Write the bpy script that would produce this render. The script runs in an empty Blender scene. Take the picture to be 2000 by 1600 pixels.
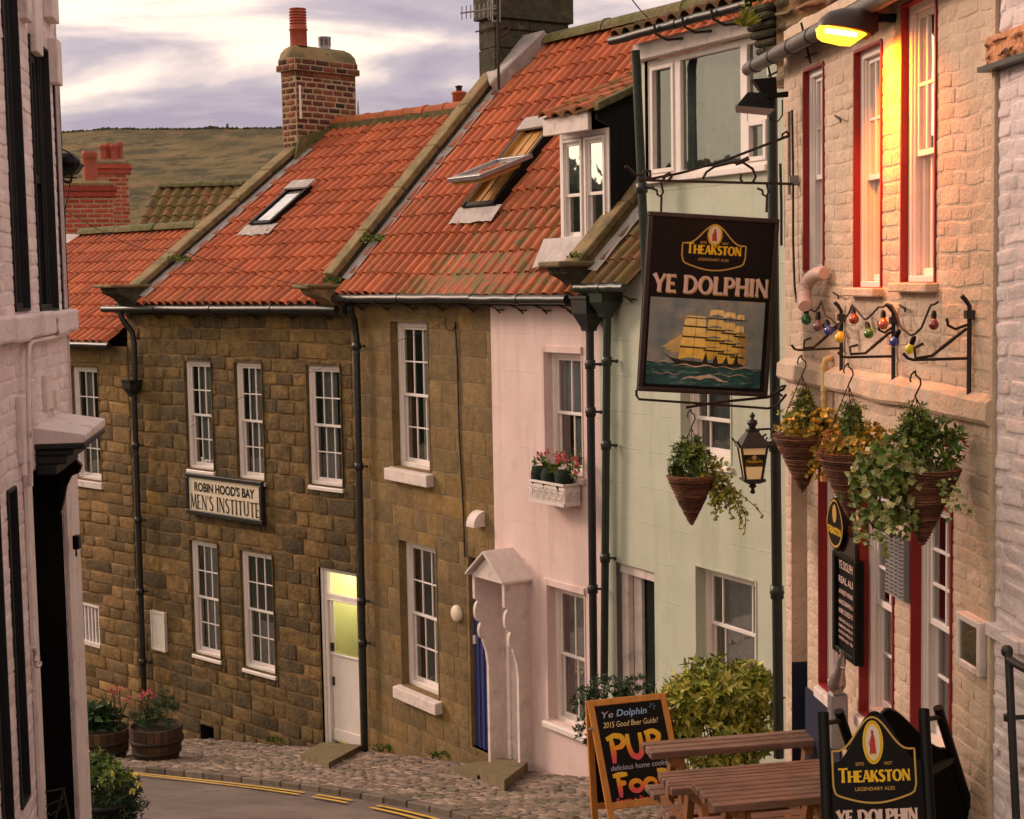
import bpy, math, random
from mathutils import Vector, Matrix, noise
R = math.radians
random.seed(7)
SC = bpy.context.scene
COL = SC.collection

# ------------------------------------------------------------------ camera
FPX, CX, CY = 3000.0, 1000.0, 800.0          # focal length and centre in photo pixels (2000 x 1600)
PITCH, ROLL = math.atan(255 / 3000), 0.018
fw = Vector((0, math.cos(PITCH), -math.sin(PITCH)))
up0 = Vector((0, math.sin(PITCH), math.cos(PITCH)))
rt0 = Vector((1, 0, 0))
cup = up0 * math.cos(ROLL) + rt0 * math.sin(ROLL)
crt = rt0 * math.cos(ROLL) - up0 * math.sin(ROLL)
cam = bpy.data.objects.new('camera', bpy.data.cameras.new('camera'))
COL.objects.link(cam)
cam.matrix_world = Matrix(((crt.x, cup.x, -fw.x, 0), (crt.y, cup.y, -fw.y, 0), (crt.z, cup.z, -fw.z, 0), (0, 0, 0, 1)))
cam.data.lens = 54
cam.data.sensor_width = 36
cam.data.clip_start = 0.1
cam.data.clip_end = 2000
SC.camera = cam

# ------------------------------------------------------------------ sky, sun, exposure
SUN_EL, SUN_AZ = R(24), R(-62)               # azimuth from +Y towards +X
world = bpy.data.worlds.new('World')
SC.world = world
world.use_nodes = True
nt = world.node_tree
nt.nodes.clear()
def N(tree, typ, **kw):
    n = tree.nodes.new(typ)
    for k, v in kw.items():
        if k in n.inputs.keys() if isinstance(k, str) else False:
            n.inputs[k].default_value = v
        else:
            setattr(n, k, v)
    return n
def L(tree, a, b): tree.links.new(a, b)
sky = N(nt, 'ShaderNodeTexSky', sky_type='NISHITA', sun_disc=False)
sky.sun_elevation = SUN_EL
sky.sun_rotation = SUN_AZ
sky.dust_density = 3.0
tc = N(nt, 'ShaderNodeTexCoord')
mp = N(nt, 'ShaderNodeMapping')
mp.inputs['Scale'].default_value = (2.4, 2.4, 11.0)
mp.inputs['Location'].default_value = (0.62, 0.2, 0.25)
L(nt, tc.outputs['Generated'], mp.inputs['Vector'])
cn = N(nt, 'ShaderNodeTexNoise', Scale=1.7, Detail=6.0, Roughness=0.52, Distortion=0.5)
L(nt, mp.outputs['Vector'], cn.inputs['Vector'])
cr = N(nt, 'ShaderNodeValToRGB')
els = cr.color_ramp.elements
els[0].position, els[0].color = 0.42, (1.16, 0.98, 0.70, 1)
els[1].position, els[1].color = 0.70, (0.30, 0.25, 0.32, 1)
e = els.new(0.49); e.color = (1.02, 0.82, 0.62, 1)
e = els.new(0.55); e.color = (0.68, 0.54, 0.50, 1)
e = els.new(0.61); e.color = (0.42, 0.355, 0.385, 1)
sx = N(nt, 'ShaderNodeSeparateXYZ'); L(nt, tc.outputs['Generated'], sx.inputs[0])
bi = N(nt, 'ShaderNodeMath', operation='MULTIPLY_ADD'); L(nt, sx.outputs['X'], bi.inputs[0]); bi.inputs[1].default_value = 0.22; bi.inputs[2].default_value = 0.045
cl_ = N(nt, 'ShaderNodeClamp'); cl_.inputs['Min'].default_value = -0.10; cl_.inputs['Max'].default_value = 0.05; L(nt, bi.outputs[0], cl_.inputs['Value'])
ad_ = N(nt, 'ShaderNodeMath', operation='ADD'); L(nt, cn.outputs['Fac'], ad_.inputs[0]); L(nt, cl_.outputs[0], ad_.inputs[1])
L(nt, ad_.outputs[0], cr.inputs['Fac'])
bgs = N(nt, 'ShaderNodeBackground'); bgs.inputs['Strength'].default_value = 0.09
L(nt, sky.outputs['Color'], bgs.inputs['Color'])
bgc = N(nt, 'ShaderNodeBackground'); bgc.inputs['Strength'].default_value = 0.95
L(nt, cr.outputs['Color'], bgc.inputs['Color'])
mx = N(nt, 'ShaderNodeMixShader'); mx.inputs[0].default_value = 0.92
L(nt, bgs.outputs[0], mx.inputs[1]); L(nt, bgc.outputs[0], mx.inputs[2])
wo = N(nt, 'ShaderNodeOutputWorld')
L(nt, mx.outputs[0], wo.inputs['Surface'])

sun = bpy.data.lights.new('sun', 'SUN')
sun.energy = 1.6
sun.angle = R(14)
sun.color = (1.0, 0.70, 0.56)
so = bpy.data.objects.new('sun', sun)
COL.objects.link(so)
sd = Vector((math.sin(SUN_AZ) * math.cos(SUN_EL), math.cos(SUN_AZ) * math.cos(SUN_EL), math.sin(SUN_EL)))
so.rotation_euler = sd.to_track_quat('Z', 'Y').to_euler()
SC.view_settings.view_transform = 'Standard'
SC.view_settings.look = 'None'
SC.view_settings.exposure = 0.64
SC.view_settings.gamma = 1
SC.cycles.max_bounces = 6
SC.cycles.transparent_max_bounces = 12
try:
    SC.cycles.sample_clamp_indirect = 3.0
except Exception:
    pass

# ------------------------------------------------------------------ pixel rays (photo pixels -> points on real surfaces)
def ray(u, v): return fw * FPX + crt * (u - CX) + cup * (CY - v)
GA, GB = -1.72, -0.228
def zg(y): return GA + GB * y
def ground(u, v, h=0.0):
    d = ray(u, v)
    k = (GA + h) / (d.z - GB * d.y)
    return d * k
def at(u, v, Y):
    d = ray(u, v)
    return d * (Y / d.y)
def hitp(u, v, p, n):
    d = ray(u, v)
    return d * (p.dot(n) / d.dot(n))

class Facade:
    """vertical plane: local x along the wall, local y into the house, z up"""
    def __init__(s, x, y, m, sgn=1):
        t = Vector((-m, -1, 0)).normalized() * sgn
        s.t = t; s.n = Vector((-t.y, t.x, 0)); s.p = Vector((x, y, 0))
        s.M = Matrix(((s.t.x, s.n.x, 0, x), (s.t.y, s.n.y, 0, y), (0, 0, 1, 0), (0, 0, 0, 1)))
        s.ang = math.atan2(t.y, t.x)
    def w(s, a, d, z): return s.M @ Vector((a, d, z))
    def h(s, u, v, d=0.0):
        q = hitp(u, v, s.p + s.n * d, s.n) - s.p
        return q.dot(s.t), q.z
    def rect(s, uL, uR, vT, vB, d=0.0):
        um, vm = (uL + uR) / 2, (vT + vB) / 2
        return s.h(uL, vm, d)[0], s.h(uR, vm, d)[0], s.h(um, vB, d)[1], s.h(um, vT, d)[1]

# ------------------------------------------------------------------ object helpers
ROOTINV = {}
def thing(name, label, cat, loc, rz=0.0, group=None, kind=None):
    o = bpy.data.objects.new(name, None)
    COL.objects.link(o)
    o.empty_display_size = 0.2
    o.location = loc; o.rotation_euler = (0, 0, rz)
    tag(o, label, cat, group, kind)
    M = Matrix.Translation(Vector(loc)) @ Matrix.Rotation(rz, 4, 'Z')
    ROOTINV[o.name] = M.inverted()
    return o
def tag(o, label=None, cat=None, group=None, kind=None):
    if label: o['label'] = label
    if cat: o['category'] = cat
    if group: o['group'] = group
    if kind: o['kind'] = kind
    return o

class MB:
    def __init__(s, M=None):
        s.v = []; s.f = []; s.c = []; s.sm = []; s.mi = []; s.M = M
    def add(s, vs, fs, col=(.5, .5, 0), smooth=False, mi=0):
        b = len(s.v)
        if s.M is not None: vs = [s.M @ Vector(q) for q in vs]
        s.v += [tuple(q) for q in vs]
        for f in fs:
            s.f.append([i + b for i in f]); s.c.append(col); s.sm.append(smooth); s.mi.append(mi)
    def box(s, x0, x1, y0, y1, z0, z1, col=(.5, .5, 0), mi=0):
        s.add([(x0, y0, z0), (x1, y0, z0), (x1, y1, z0), (x0, y1, z0), (x0, y0, z1), (x1, y0, z1), (x1, y1, z1), (x0, y1, z1)],
              [(0, 3, 2, 1), (4, 5, 6, 7), (0, 1, 5, 4), (1, 2, 6, 5), (2, 3, 7, 6), (3, 0, 4, 7)], col, False, mi)
    def hexa(s, q, col=(.5, .5, 0), mi=0):
        """eight corners: bottom four, top four"""
        s.add(q, [(0, 3, 2, 1), (4, 5, 6, 7), (0, 1, 5, 4), (1, 2, 6, 5), (2, 3, 7, 6), (3, 0, 4, 7)], col, False, mi)
    def obox(s, c, X, Y, Z, col=(.5, .5, 0), mi=0):
        """centre and three half-vectors"""
        c, X, Y, Z = Vector(c), Vector(X), Vector(Y), Vector(Z)
        s.hexa([c - X - Y - Z, c + X - Y - Z, c + X + Y - Z, c - X + Y - Z, c - X - Y + Z, c + X - Y + Z, c + X + Y + Z, c - X + Y + Z], col, mi)
    def quad(s, a, b, c, d, col=(.5, .5, 0), mi=0): s.add([a, b, c, d], [(0, 1, 2, 3)], col, False, mi)
    def beam(s, a, b, w, h, upv=(0, 0, 1), col=(.5, .5, 0), mi=0):
        a, b = Vector(a), Vector(b)
        Z = (b - a)
        X = Z.cross(Vector(upv))
        if X.length < 1e-6: X = Z.cross(Vector((1, 0, 0)))
        X.normalize(); Y = X.cross(Z).normalized()
        s.obox((a + b) / 2, Z / 2, X * w / 2, Y * h / 2, col, mi)
    def tube(s, pts, r, n=8, col=(.5, .5, 0), mi=0, closed=False):
        P = [Vector(p) for p in pts]
        rs = r if isinstance(r, (list, tuple)) else [r] * len(P)
        vs = []; fs = []
        prev = None
        for i, p in enumerate(P):
            a = P[max(0, i - 1)]; b = P[min(len(P) - 1, i + 1)]
            if closed: a = P[i - 1]; b = P[(i + 1) % len(P)]
            t = (b - a)
            if t.length < 1e-9: t = Vector((0, 0, 1))
            t.normalize()
            if prev is None:
                x = t.cross(Vector((0, 0, 1)))
                if x.length < 1e-3: x = t.cross(Vector((0, 1, 0)))
            else:
                x = prev - t * prev.dot(t)
                if x.length < 1e-4: x = t.cross(Vector((0, 0, 1)))
            x.normalize(); prev = x
            y = t.cross(x)
            for k in range(n):
                an = 2 * math.pi * k / n
                vs.append(p + (x * math.cos(an) + y * math.sin(an)) * rs[i])
        m = len(P)
        for i in range(m if closed else m - 1):
            for k in range(n):
                a0 = i * n + k; a1 = i * n + (k + 1) % n
                j = (i + 1) % m
                fs.append((a0, a1, j * n + (k + 1) % n, j * n + k))
        s.add(vs, fs, col, True, mi)
        if not closed:
            s.add(vs[:n], [tuple(range(n))[::-1]], col, False, mi)
            s.add(vs[-n:], [tuple(range(n))], col, False, mi)
    def lathe(s, prof, c, n=16, col=(.5, .5, 0), mi=0, axis=None, jit=0, smooth=True, phase=0.0):
        c = Vector(c); Z = Vector(axis or (0, 0, 1)).normalized()
        X = Z.orthogonal().normalized() if axis else Vector((1, 0, 0)); Y = Z.cross(X)
        vs = []; fs = []
        for r, z in prof:
            for k in range(n):
                an = 2 * math.pi * k / n + phase
                rr = r * (1 + (random.uniform(-jit, jit) if jit else 0))
                vs.append(c + X * rr * math.cos(an) + Y * rr * math.sin(an) + Z * z)
        for i in range(len(prof) - 1):
            for k in range(n):
                fs.append((i * n + k, i * n + (k + 1) % n, (i + 1) * n + (k + 1) % n, (i + 1) * n + k))
        s.add(vs, fs, col, smooth, mi)
        if prof[0][0] > 1e-4: s.add(vs[:n], [tuple(range(n))[::-1]], col, False, mi)
        if prof[-1][0] > 1e-4: s.add(vs[-n:], [tuple(range(n))], col, False, mi)
    def ball(s, c, r, n=12, col=(.5, .5, 0), mi=0, sc=(1, 1, 1)):
        prof = [(max(1e-5, math.sin(math.pi * i / 8)) * r, -math.cos(math.pi * i / 8) * r * sc[2]) for i in range(9)]
        s.lathe(prof, c, n, col, mi)
    def prism(s, pts, ext, col=(.5, .5, 0), mi=0, mi_side=None):
        """pts: 3d outline, ext: vector"""
        n = len(pts); e = Vector(ext)
        A = [Vector(p) for p in pts]; B = [p + e for p in A]
        s.add(A, [tuple(range(n))], col, False, mi)
        s.add(B, [tuple(range(n))[::-1]], col, False, mi if mi_side is None else mi_side)
        for i in range(n):
            j = (i + 1) % n
            s.add([A[i], A[j], B[j], B[i]], [(0, 3, 2, 1)], col, False, mi if mi_side is None else mi_side)
    def build(s, name, mat, parent=None, bevel=0.0, label=None, cat=None, group=None, kind=None, seg=1):
        me = bpy.data.meshes.new(name)
        V = s.v
        root = parent
        while root is not None and root.parent is not None: root = root.parent
        if root is not None:
            Mi = ROOTINV[root.name]
            V = [Mi @ Vector(q) for q in V]
            loc = None
        else:
            xs = [q[0] for q in V]; ys = [q[1] for q in V]; zs = [q[2] for q in V]
            loc = Vector(((min(xs) + max(xs)) / 2, (min(ys) + max(ys)) / 2, min(zs)))
            V = [Vector(q) - loc for q in V]
        me.from_pydata([tuple(q) for q in V], [], s.f)
        mats = mat if isinstance(mat, (list, tuple)) else [mat]
        for m in mats: me.materials.append(m)
        me.polygons.foreach_set('use_smooth', s.sm)
        me.polygons.foreach_set('material_index', s.mi)
        at_ = me.color_attributes.new('rnd', 'FLOAT_COLOR', 'CORNER')
        buf = []
        for f, c in zip(s.f, s.c):
            buf += [c[0], c[1], c[2], 1.0] * len(f)
        at_.data.foreach_set('color', buf)
        me.update()
        o = bpy.data.objects.new(name, me)
        COL.objects.link(o)
        if parent is not None: o.parent = parent
        else: o.location = loc
        if bevel:
            b = o.modifiers.new('bevel', 'BEVEL'); b.width = bevel; b.segments = seg; b.limit_method = 'ANGLE'; b.angle_limit = R(50)
            b.harden_normals = False
        tag(o, label, cat, group, kind)
        return o

def rc(a=0.0): return (random.random(), random.random(), a)
def nz(x, y=0.0, z=0.0): return noise.noise(Vector((x, y, z)))

# ------------------------------------------------------------------ materials
def srgb(r, g, b):
    f = lambda c: (c / 255 / 12.92) if c / 255 <= 0.04045 else ((c / 255 + 0.055) / 1.055) ** 2.4
    return (f(r), f(g), f(b))
def mat(name, base=(.5, .5, .5), rough=.75, var=.12, vs=5.0, bump=.25, bs=35.0, metal=0.0, spec=.35, ramp=None, dirt=None, dirt2=None,
        moss=None, streak=None, coat=0.0, rvar=.0, bdist=.01, gvar=.35):
    m = bpy.data.materials.new(name); m.use_nodes = True
    t = m.node_tree; b = t.nodes['Principled BSDF']
    b.inputs['Roughness'].default_value = rough
    b.inputs['Metallic'].default_value = metal
    b.inputs['Specular IOR Level'].default_value = spec
    if coat: b.inputs['Coat Weight'].default_value = coat
    tc = t.nodes.new('ShaderNodeTexCoord')
    ob = tc.outputs['Object']
    if ramp:
        at_ = N(t, 'ShaderNodeAttribute', attribute_name='rnd')
        sp = N(t, 'ShaderNodeSeparateColor'); L(t, at_.outputs['Color'], sp.inputs[0])
        r = N(t, 'ShaderNodeValToRGB'); el = r.color_ramp.elements
        r.color_ramp.interpolation = 'LINEAR'
        for i, c in enumerate(ramp):
            p = i / (len(ramp) - 1)
            if i == 0: e = el[0]
            elif i == len(ramp) - 1: e = el[-1]
            else: e = el.new(p)
            e.position = p; e.color = (*c, 1)
        L(t, sp.outputs[0], r.inputs['Fac'])
        br = N(t, 'ShaderNodeMapRange'); br.inputs['To Min'].default_value = 1 - gvar; br.inputs['To Max'].default_value = 1 + gvar
        L(t, sp.outputs[1], br.inputs['Value'])
        mu = N(t, 'ShaderNodeVectorMath', operation='SCALE'); L(t, r.outputs['Color'], mu.inputs[0]); L(t, br.outputs[0], mu.inputs['Scale'])
        col = mu.outputs[0]
    else:
        rgb = N(t, 'ShaderNodeRGB'); rgb.outputs[0].default_value = (*base, 1); col = rgb.outputs[0]
    n1 = N(t, 'ShaderNodeTexNoise', Scale=vs, Detail=8.0, Roughness=.62); L(t, ob, n1.inputs['Vector'])
    mr = N(t, 'ShaderNodeMapRange'); mr.inputs['From Min'].default_value = .3; mr.inputs['From Max'].default_value = .7
    mr.inputs['To Min'].default_value = 1 - var; mr.inputs['To Max'].default_value = 1 + var
    L(t, n1.outputs['Fac'], mr.inputs['Value'])
    m2 = N(t, 'ShaderNodeVectorMath', operation='SCALE'); L(t, col, m2.inputs[0]); L(t, mr.outputs[0], m2.inputs['Scale'])
    col = m2.outputs[0]
    def overlay(col, cc, scale, lo, hi, amt, vec=None, attr=None):
        n = N(t, 'ShaderNodeTexNoise', Scale=scale, Detail=7.0, Roughness=.65)
        if vec: L(t, vec, n.inputs['Vector'])
        else: L(t, ob, n.inputs['Vector'])
        q = N(t, 'ShaderNodeMapRange'); q.inputs['From Min'].default_value = lo; q.inputs['From Max'].default_value = hi
        q.inputs['To Max'].default_value = amt
        L(t, n.outputs['Fac'], q.inputs['Value'])
        fac = q.outputs[0]
        if attr:
            mm = N(t, 'ShaderNodeMath', operation='MULTIPLY'); L(t, fac, mm.inputs[0]); L(t, attr, mm.inputs[1]); mm.use_clamp = True; fac = mm.outputs[0]
        x = N(t, 'ShaderNodeMix', data_type='RGBA'); L(t, fac, x.inputs[0]); L(t, col, x.inputs[6]); x.inputs[7].default_value = (*cc, 1)
        return x.outputs[2]
    for dd in (dirt, dirt2):
        if dd: col = overlay(col, dd[0], dd[1], dd[2], dd[3], dd[4])
    if streak:
        mpp = N(t, 'ShaderNodeMapping'); mpp.inputs['Scale'].default_value = streak[5] if len(streak) > 5 else (1, 1, .12); L(t, ob, mpp.inputs['Vector'])
        col = overlay(col, streak[0], streak[1], streak[2], streak[3], streak[4], mpp.outputs[0])
    if moss:
        at2 = N(t, 'ShaderNodeAttribute', attribute_name='rnd')
        s2 = N(t, 'ShaderNodeSeparateColor'); L(t, at2.outputs['Color'], s2.inputs[0])
        m4 = N(t, 'ShaderNodeMath', operation='MULTIPLY'); L(t, s2.outputs[2], m4.inputs[0]); m4.inputs[1].default_value = 3.0
        col = overlay(col, moss[0], moss[1], moss[2], moss[3], moss[4], attr=m4.outputs[0])
    L(t, col, b.inputs['Base Color'])
    if bump:
        n3 = N(t, 'ShaderNodeTexNoise', Scale=bs, Detail=8.0, Roughness=.6); L(t, ob, n3.inputs['Vector'])
        bp = N(t, 'ShaderNodeBump'); bp.inputs['Strength'].default_value = bump; bp.inputs['Distance'].default_value = bdist
        L(t, n3.outputs['Fac'], bp.inputs['Height'])
        if bump >= .5:
            n5 = N(t, 'ShaderNodeTexNoise', Scale=bs * .28, Detail=9.0, Roughness=.72); L(t, ob, n5.inputs['Vector'])
            b2 = N(t, 'ShaderNodeBump'); b2.inputs['Strength'].default_value = min(1, bump * .9); b2.inputs['Distance'].default_value = bdist * 2.2
            L(t, n5.outputs['Fac'], b2.inputs['Height']); L(t, b2.outputs[0], bp.inputs['Normal'])
        L(t, bp.outputs[0], b.inputs['Normal'])
    if rvar:
        q = N(t, 'ShaderNodeMapRange'); q.inputs['To Min'].default_value = max(.05, rough - rvar); q.inputs['To Max'].default_value = min(1, rough + rvar)
        L(t, n1.outputs['Fac'], q.inputs['Value']); L(t, q.outputs[0], b.inputs['Roughness'])
    return m
def emis(name, c, s):
    m = bpy.data.materials.new(name); m.use_nodes = True
    b = m.node_tree.nodes['Principled BSDF']
    b.inputs['Base Color'].default_value = (*c, 1); b.inputs['Emission Color'].default_value = (*c, 1); b.inputs['Emission Strength'].default_value = s
    return m
def glassmat(name, tint=(.8, .85, .85), refl=.22, rough=.02, wav=.0):
    m = bpy.data.materials.new(name); m.use_nodes = True
    t = m.node_tree; t.nodes.clear()
    o = t.nodes.new('ShaderNodeOutputMaterial')
    g = N(t, 'ShaderNodeBsdfGlossy'); g.inputs['Roughness'].default_value = rough; g.inputs['Color'].default_value = (1, 1, 1, 1)
    tr = N(t, 'ShaderNodeBsdfTransparent'); tr.inputs['Color'].default_value = (*tint, 1)
    fr = N(t, 'ShaderNodeFresnel'); fr.inputs['IOR'].default_value = 1.5
    ad = N(t, 'ShaderNodeMath', operation='ADD'); ad.use_clamp = True; ad.inputs[1].default_value = refl; L(t, fr.outputs[0], ad.inputs[0])
    mixs = N(t, 'ShaderNodeMixShader'); L(t, ad.outputs[0], mixs.inputs[0]); L(t, tr.outputs[0], mixs.inputs[1]); L(t, g.outputs[0], mixs.inputs[2])
    if wav:
        tc = t.nodes.new('ShaderNodeTexCoord')
        n3 = N(t, 'ShaderNodeTexNoise', Scale=4.0, Detail=2.0); L(t, tc.outputs['Object'], n3.inputs['Vector'])
        bp = N(t, 'ShaderNodeBump'); bp.inputs['Strength'].default_value = wav; bp.inputs['Distance'].default_value = .02
        L(t, n3.outputs['Fac'], bp.inputs['Height']); L(t, bp.outputs[0], g.inputs['Normal'])
    L(t, mixs.outputs[0], o.inputs['Surface'])
    return m

M_ = {}
M_['stone'] = mat('weathered_sandstone', ramp=[(.082, .054, .026), (.125, .080, .032), (.165, .103, .036), (.092, .063, .031), (.22, .130, .040), (.138, .087, .034)],
                  var=.5, vs=6, bump=1.0, bs=22, bdist=.02, rough=.9, dirt=((.034, .027, .020), 1.1, .48, .72, .75), dirt2=((.22, .125, .045), 2.6, .60, .76, .6), gvar=.2)
M_['stone_warm'] = mat('ochre_sandstone', ramp=[(.125, .080, .036), (.18, .108, .044), (.24, .14, .052), (.15, .098, .048), (.28, .16, .056), (.18, .115, .054)],
                       var=.3, vs=7, bump=.8, bs=22, bdist=.02, rough=.9, dirt=((.05, .038, .022), 1.1, .52, .78, .6), gvar=.25)
M_['mortar'] = mat('lime_mortar', (.20, .115, .050), var=.3, vs=9, bump=.6, bs=40, rough=.95, dirt=((.04, .03, .02), 1.5, .5, .75, .7))
M_['ashlar'] = mat('tooled_ashlar', ramp=[(.165, .108, .052), (.20, .132, .060), (.24, .155, .062), (.178, .120, .058), (.25, .150, .048), (.155, .105, .054)],
                   var=.28, vs=9, bump=.9, bs=55, bdist=.012, rough=.92, dirt=((.075, .056, .034), 1.2, .5, .72, .6), dirt2=((.032, .03, .02), .55, .6, .8, .6), gvar=.14)
M_['ashlar_joint'] = mat('ashlar_joint', (.17, .12, .065), var=.2, bump=.3)
M_['pink'] = mat('pink_render', (.70, .53, .525), var=.07, vs=2.2, bump=.25, bs=45, rough=.85, dirt=((.60, .40, .34), .8, .48, .72, .5), dirt2=((.42, .33, .30), 3.5, .58, .76, .4), streak=((.44, .31, .27), 4, .50, .74, .6))
M_['green'] = mat('pale_green_render', (.47, .49, .405), var=.07, vs=2.0, bump=.3, bs=40, rough=.85, dirt=((.38, .39, .28), .9, .48, .72, .5), dirt2=((.55, .47, .40), 3, .56, .75, .35), streak=((.28, .29, .20), 3.5, .50, .74, .6))
M_['cream'] = mat('cream_painted_brick', ramp=[(.55, .40, .30), (.60, .445, .34), (.63, .47, .365)], var=.12, vs=5, bump=.8, bs=26, bdist=.014, rough=.72,
                  dirt=((.50, .39, .26), 2.2, .52, .75, .45), dirt2=((.26, .17, .11), 7, .62, .70, .7), streak=((.46, .34, .24), 3.5, .52, .72, .5), gvar=.06)
M_['whitebrick'] = mat('white_painted_brick', ramp=[(.70, .585, .605), (.76, .64, .655), (.80, .68, .69)], var=.08, vs=4, bump=.6, bs=30, bdist=.015, rough=.75,
                       dirt=((.45, .33, .34), 2.4, .52, .76, .5), dirt2=((.14, .08, .07), 8, .62, .70, .75), streak=((.42, .32, .33), 3.5, .52, .72, .5), gvar=.06)
M_['white'] = mat('white_gloss_paint', (.74, .655, .635), var=.06, vs=6, bump=.08, bs=60, rough=.45, dirt=((.52, .42, .35), 5, .58, .8, .35))
M_['oldwhite'] = mat('worn_white_paint', (.66, .56, .54), var=.12, vs=7, bump=.3, bs=30, rough=.7, dirt=((.30, .22, .18), 6, .56, .72, .6), dirt2=((.12, .1, .08), 18, .62, .72, .5))
M_['black'] = mat('black_painted_iron', (.014, .013, .014), var=.3, vs=8, bump=.2, bs=50, rough=.42, spec=.5, dirt=((.05, .04, .035), 9, .58, .75, .5))
M_['pipe'] = mat('dark_green_black_pipe', (.012, .020, .017), var=.3, vs=8, bump=.12, bs=50, rough=.38, spec=.5, dirt=((.05, .045, .04), 7, .58, .75, .4))
M_['rust'] = mat('rusty_black_iron', (.028, .016, .012), var=.4, vs=30, bump=.5, bs=90, rough=.7, dirt=((.09, .04, .02), 22, .55, .7, .6))
M_['blackwood'] = mat('black_tarred_boards', (.012, .012, .014), var=.3, bump=.3, rough=.6)
M_['red'] = mat('deep_red_paint', (.24, .014, .012), var=.12, vs=9, bump=.12, rough=.5)
M_['blue'] = mat('navy_door_paint', (.035, .045, .16), var=.15, bump=.1, rough=.45)
M_['navy'] = mat('navy_plinth_paint', (.012, .018, .045), var=.2, bump=.3, rough=.55)
M_['tile'] = mat('terracotta_pantile', ramp=[(.30, .066, .028), (.385, .088, .036), (.46, .114, .045), (.34, .076, .032), (.42, .108, .048)], var=.13, vs=14, bump=.3, bs=90, bdist=.004,
                 rough=.8, dirt=((.24, .065, .034), 6, .5, .75, .5), dirt2=((.09, .05, .028), 2.2, .58, .76, .6), moss=((.135, .088, .028), 5.5, .42, .66, .85), gvar=.18)
M_['tile_old'] = mat('dark_mossy_pantile', ramp=[(.17, .065, .035), (.24, .09, .045), (.13, .07, .04), (.30, .10, .045)], var=.3, vs=12, bump=.5, bs=60, rough=.9,
                     dirt=((.07, .06, .028), 3.5, .45, .65, .85), moss=((.12, .085, .025), 5, .42, .66, .85))
M_['ridge'] = mat('mossy_ridge_mortar', (.155, .125, .062), var=.4, vs=9, bump=.9, bs=25, bdist=.02, rough=.95, dirt=((.085, .09, .02), 4, .45, .65, .85), dirt2=((.26, .23, .17), 7, .6, .75, .5))
M_['coping'] = mat('lichened_coping_stone', (.24, .165, .080), var=.3, vs=5, bump=.5, bs=28, rough=.92, dirt=((.105, .092, .04), 2.2, .46, .62, .85), dirt2=((.055, .045, .035), 5, .52, .68, .75))
M_['darkstone'] = mat('sooty_shaded_stone', (.048, .042, .026), var=.45, vs=6, bump=.8, bs=22, bdist=.02, rough=.95, dirt=((.14, .13, .075), 3.5, .58, .72, .7), dirt2=((.04, .055, .015), 2.5, .55, .7, .7))
M_['lead'] = mat('lead_flashing', (.33, .28, .28), var=.2, vs=7, bump=.4, bs=15, bdist=.02, rough=.55, dirt=((.55, .50, .50), 4, .55, .7, .6))
M_['brick_dark'] = mat('sooty_red_brick', ramp=[(.075, .022, .016), (.15, .040, .024), (.21, .066, .03), (.035, .020, .017), (.20, .08, .038)], var=.3, vs=14, bump=.7, bs=50, rough=.9, dirt=((.03, .024, .02), 3, .52, .72, .6), gvar=.3)
M_['brick_mortar'] = mat('pale_brick_mortar', (.36, .25, .16), var=.25, vs=12, bump=.5, rough=.95)
M_['brick_red'] = mat('bright_red_brick', ramp=[(.30, .05, .028), (.38, .07, .04), (.33, .06, .038)], var=.2, vs=10, bump=.5, rough=.88, gvar=.2)
M_['pot'] = mat('terracotta_pot', (.34, .075, .045), var=.18, vs=9, bump=.3, rough=.8, dirt=((.16, .06, .05), 6, .5, .75, .5))
M_['slab'] = mat('mossy_stone_slab', (.165, .125, .068), var=.3, vs=6, bump=.6, bs=30, rough=.9, dirt=((.09, .085, .03), 3, .5, .7, .6), dirt2=((.06, .05, .035), 7, .55, .7, .6))
M_['cobble'] = mat('worn_cobbles', ramp=[(.13, .095, .074), (.19, .138, .107), (.27, .19, .15), (.11, .086, .075), (.32, .22, .17)], var=.3, vs=12, bump=.6, bs=40, rough=.8,
                   dirt=((.055, .06, .02), 1.1, .52, .7, .7), gvar=.25)
M_['earth'] = mat('mossy_joint_earth', (.045, .036, .024), var=.4, vs=8, bump=.6, rough=.95, dirt=((.05, .07, .015), 2, .5, .65, .7))
M_['asphalt'] = mat('worn_asphalt', (.125, .094, .083), var=.2, vs=3, bump=.6, bs=160, bdist=.004, rough=.78, dirt=((.19, .145, .125), .7, .52, .60, .6), dirt2=((.06, .048, .044), 1.3, .60, .66, .7))
M_['yellow_line'] = mat('worn_yellow_line', (.62, .36, .035), var=.15, vs=20, bump=.3, rough=.8, dirt=((.12, .09, .06), 9, .56, .68, .8))
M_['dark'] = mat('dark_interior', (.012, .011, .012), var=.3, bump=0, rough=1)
M_['curtain'] = mat('grey_net_curtain', (.50, .47, .47), var=.2, vs=20, bump=.2, rough=.95)
M_['whitecurtain'] = mat('white_blind', (.72, .70, .70), var=.12, vs=9, bump=.2, rough=.95)
M_['greycurtain'] = mat('grey_green_drape', (.26, .275, .25), var=.35, vs=5, bump=.3, rough=.95, streak=((.30, .33, .28), 6, .42, .72, .55, (1, 1, .05)))
M_['glass'] = glassmat('window_glass', refl=.20, wav=.05)
M_['glass_sky'] = glassmat('old_wavy_glass', refl=.20, wav=.08)
M_['glass_clear'] = glassmat('clear_top_glass', refl=.06, wav=.08)
M_['glass_bright'] = glassmat('bright_reflecting_glass', refl=.62, wav=.10)
M_['pinewood'] = mat('orange_pine', (.55, .22, .045), var=.25, vs=4, bump=.15, rough=.5, streak=((.36, .13, .03), 14, .5, .7, .7, (1, 1, .1)))
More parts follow.
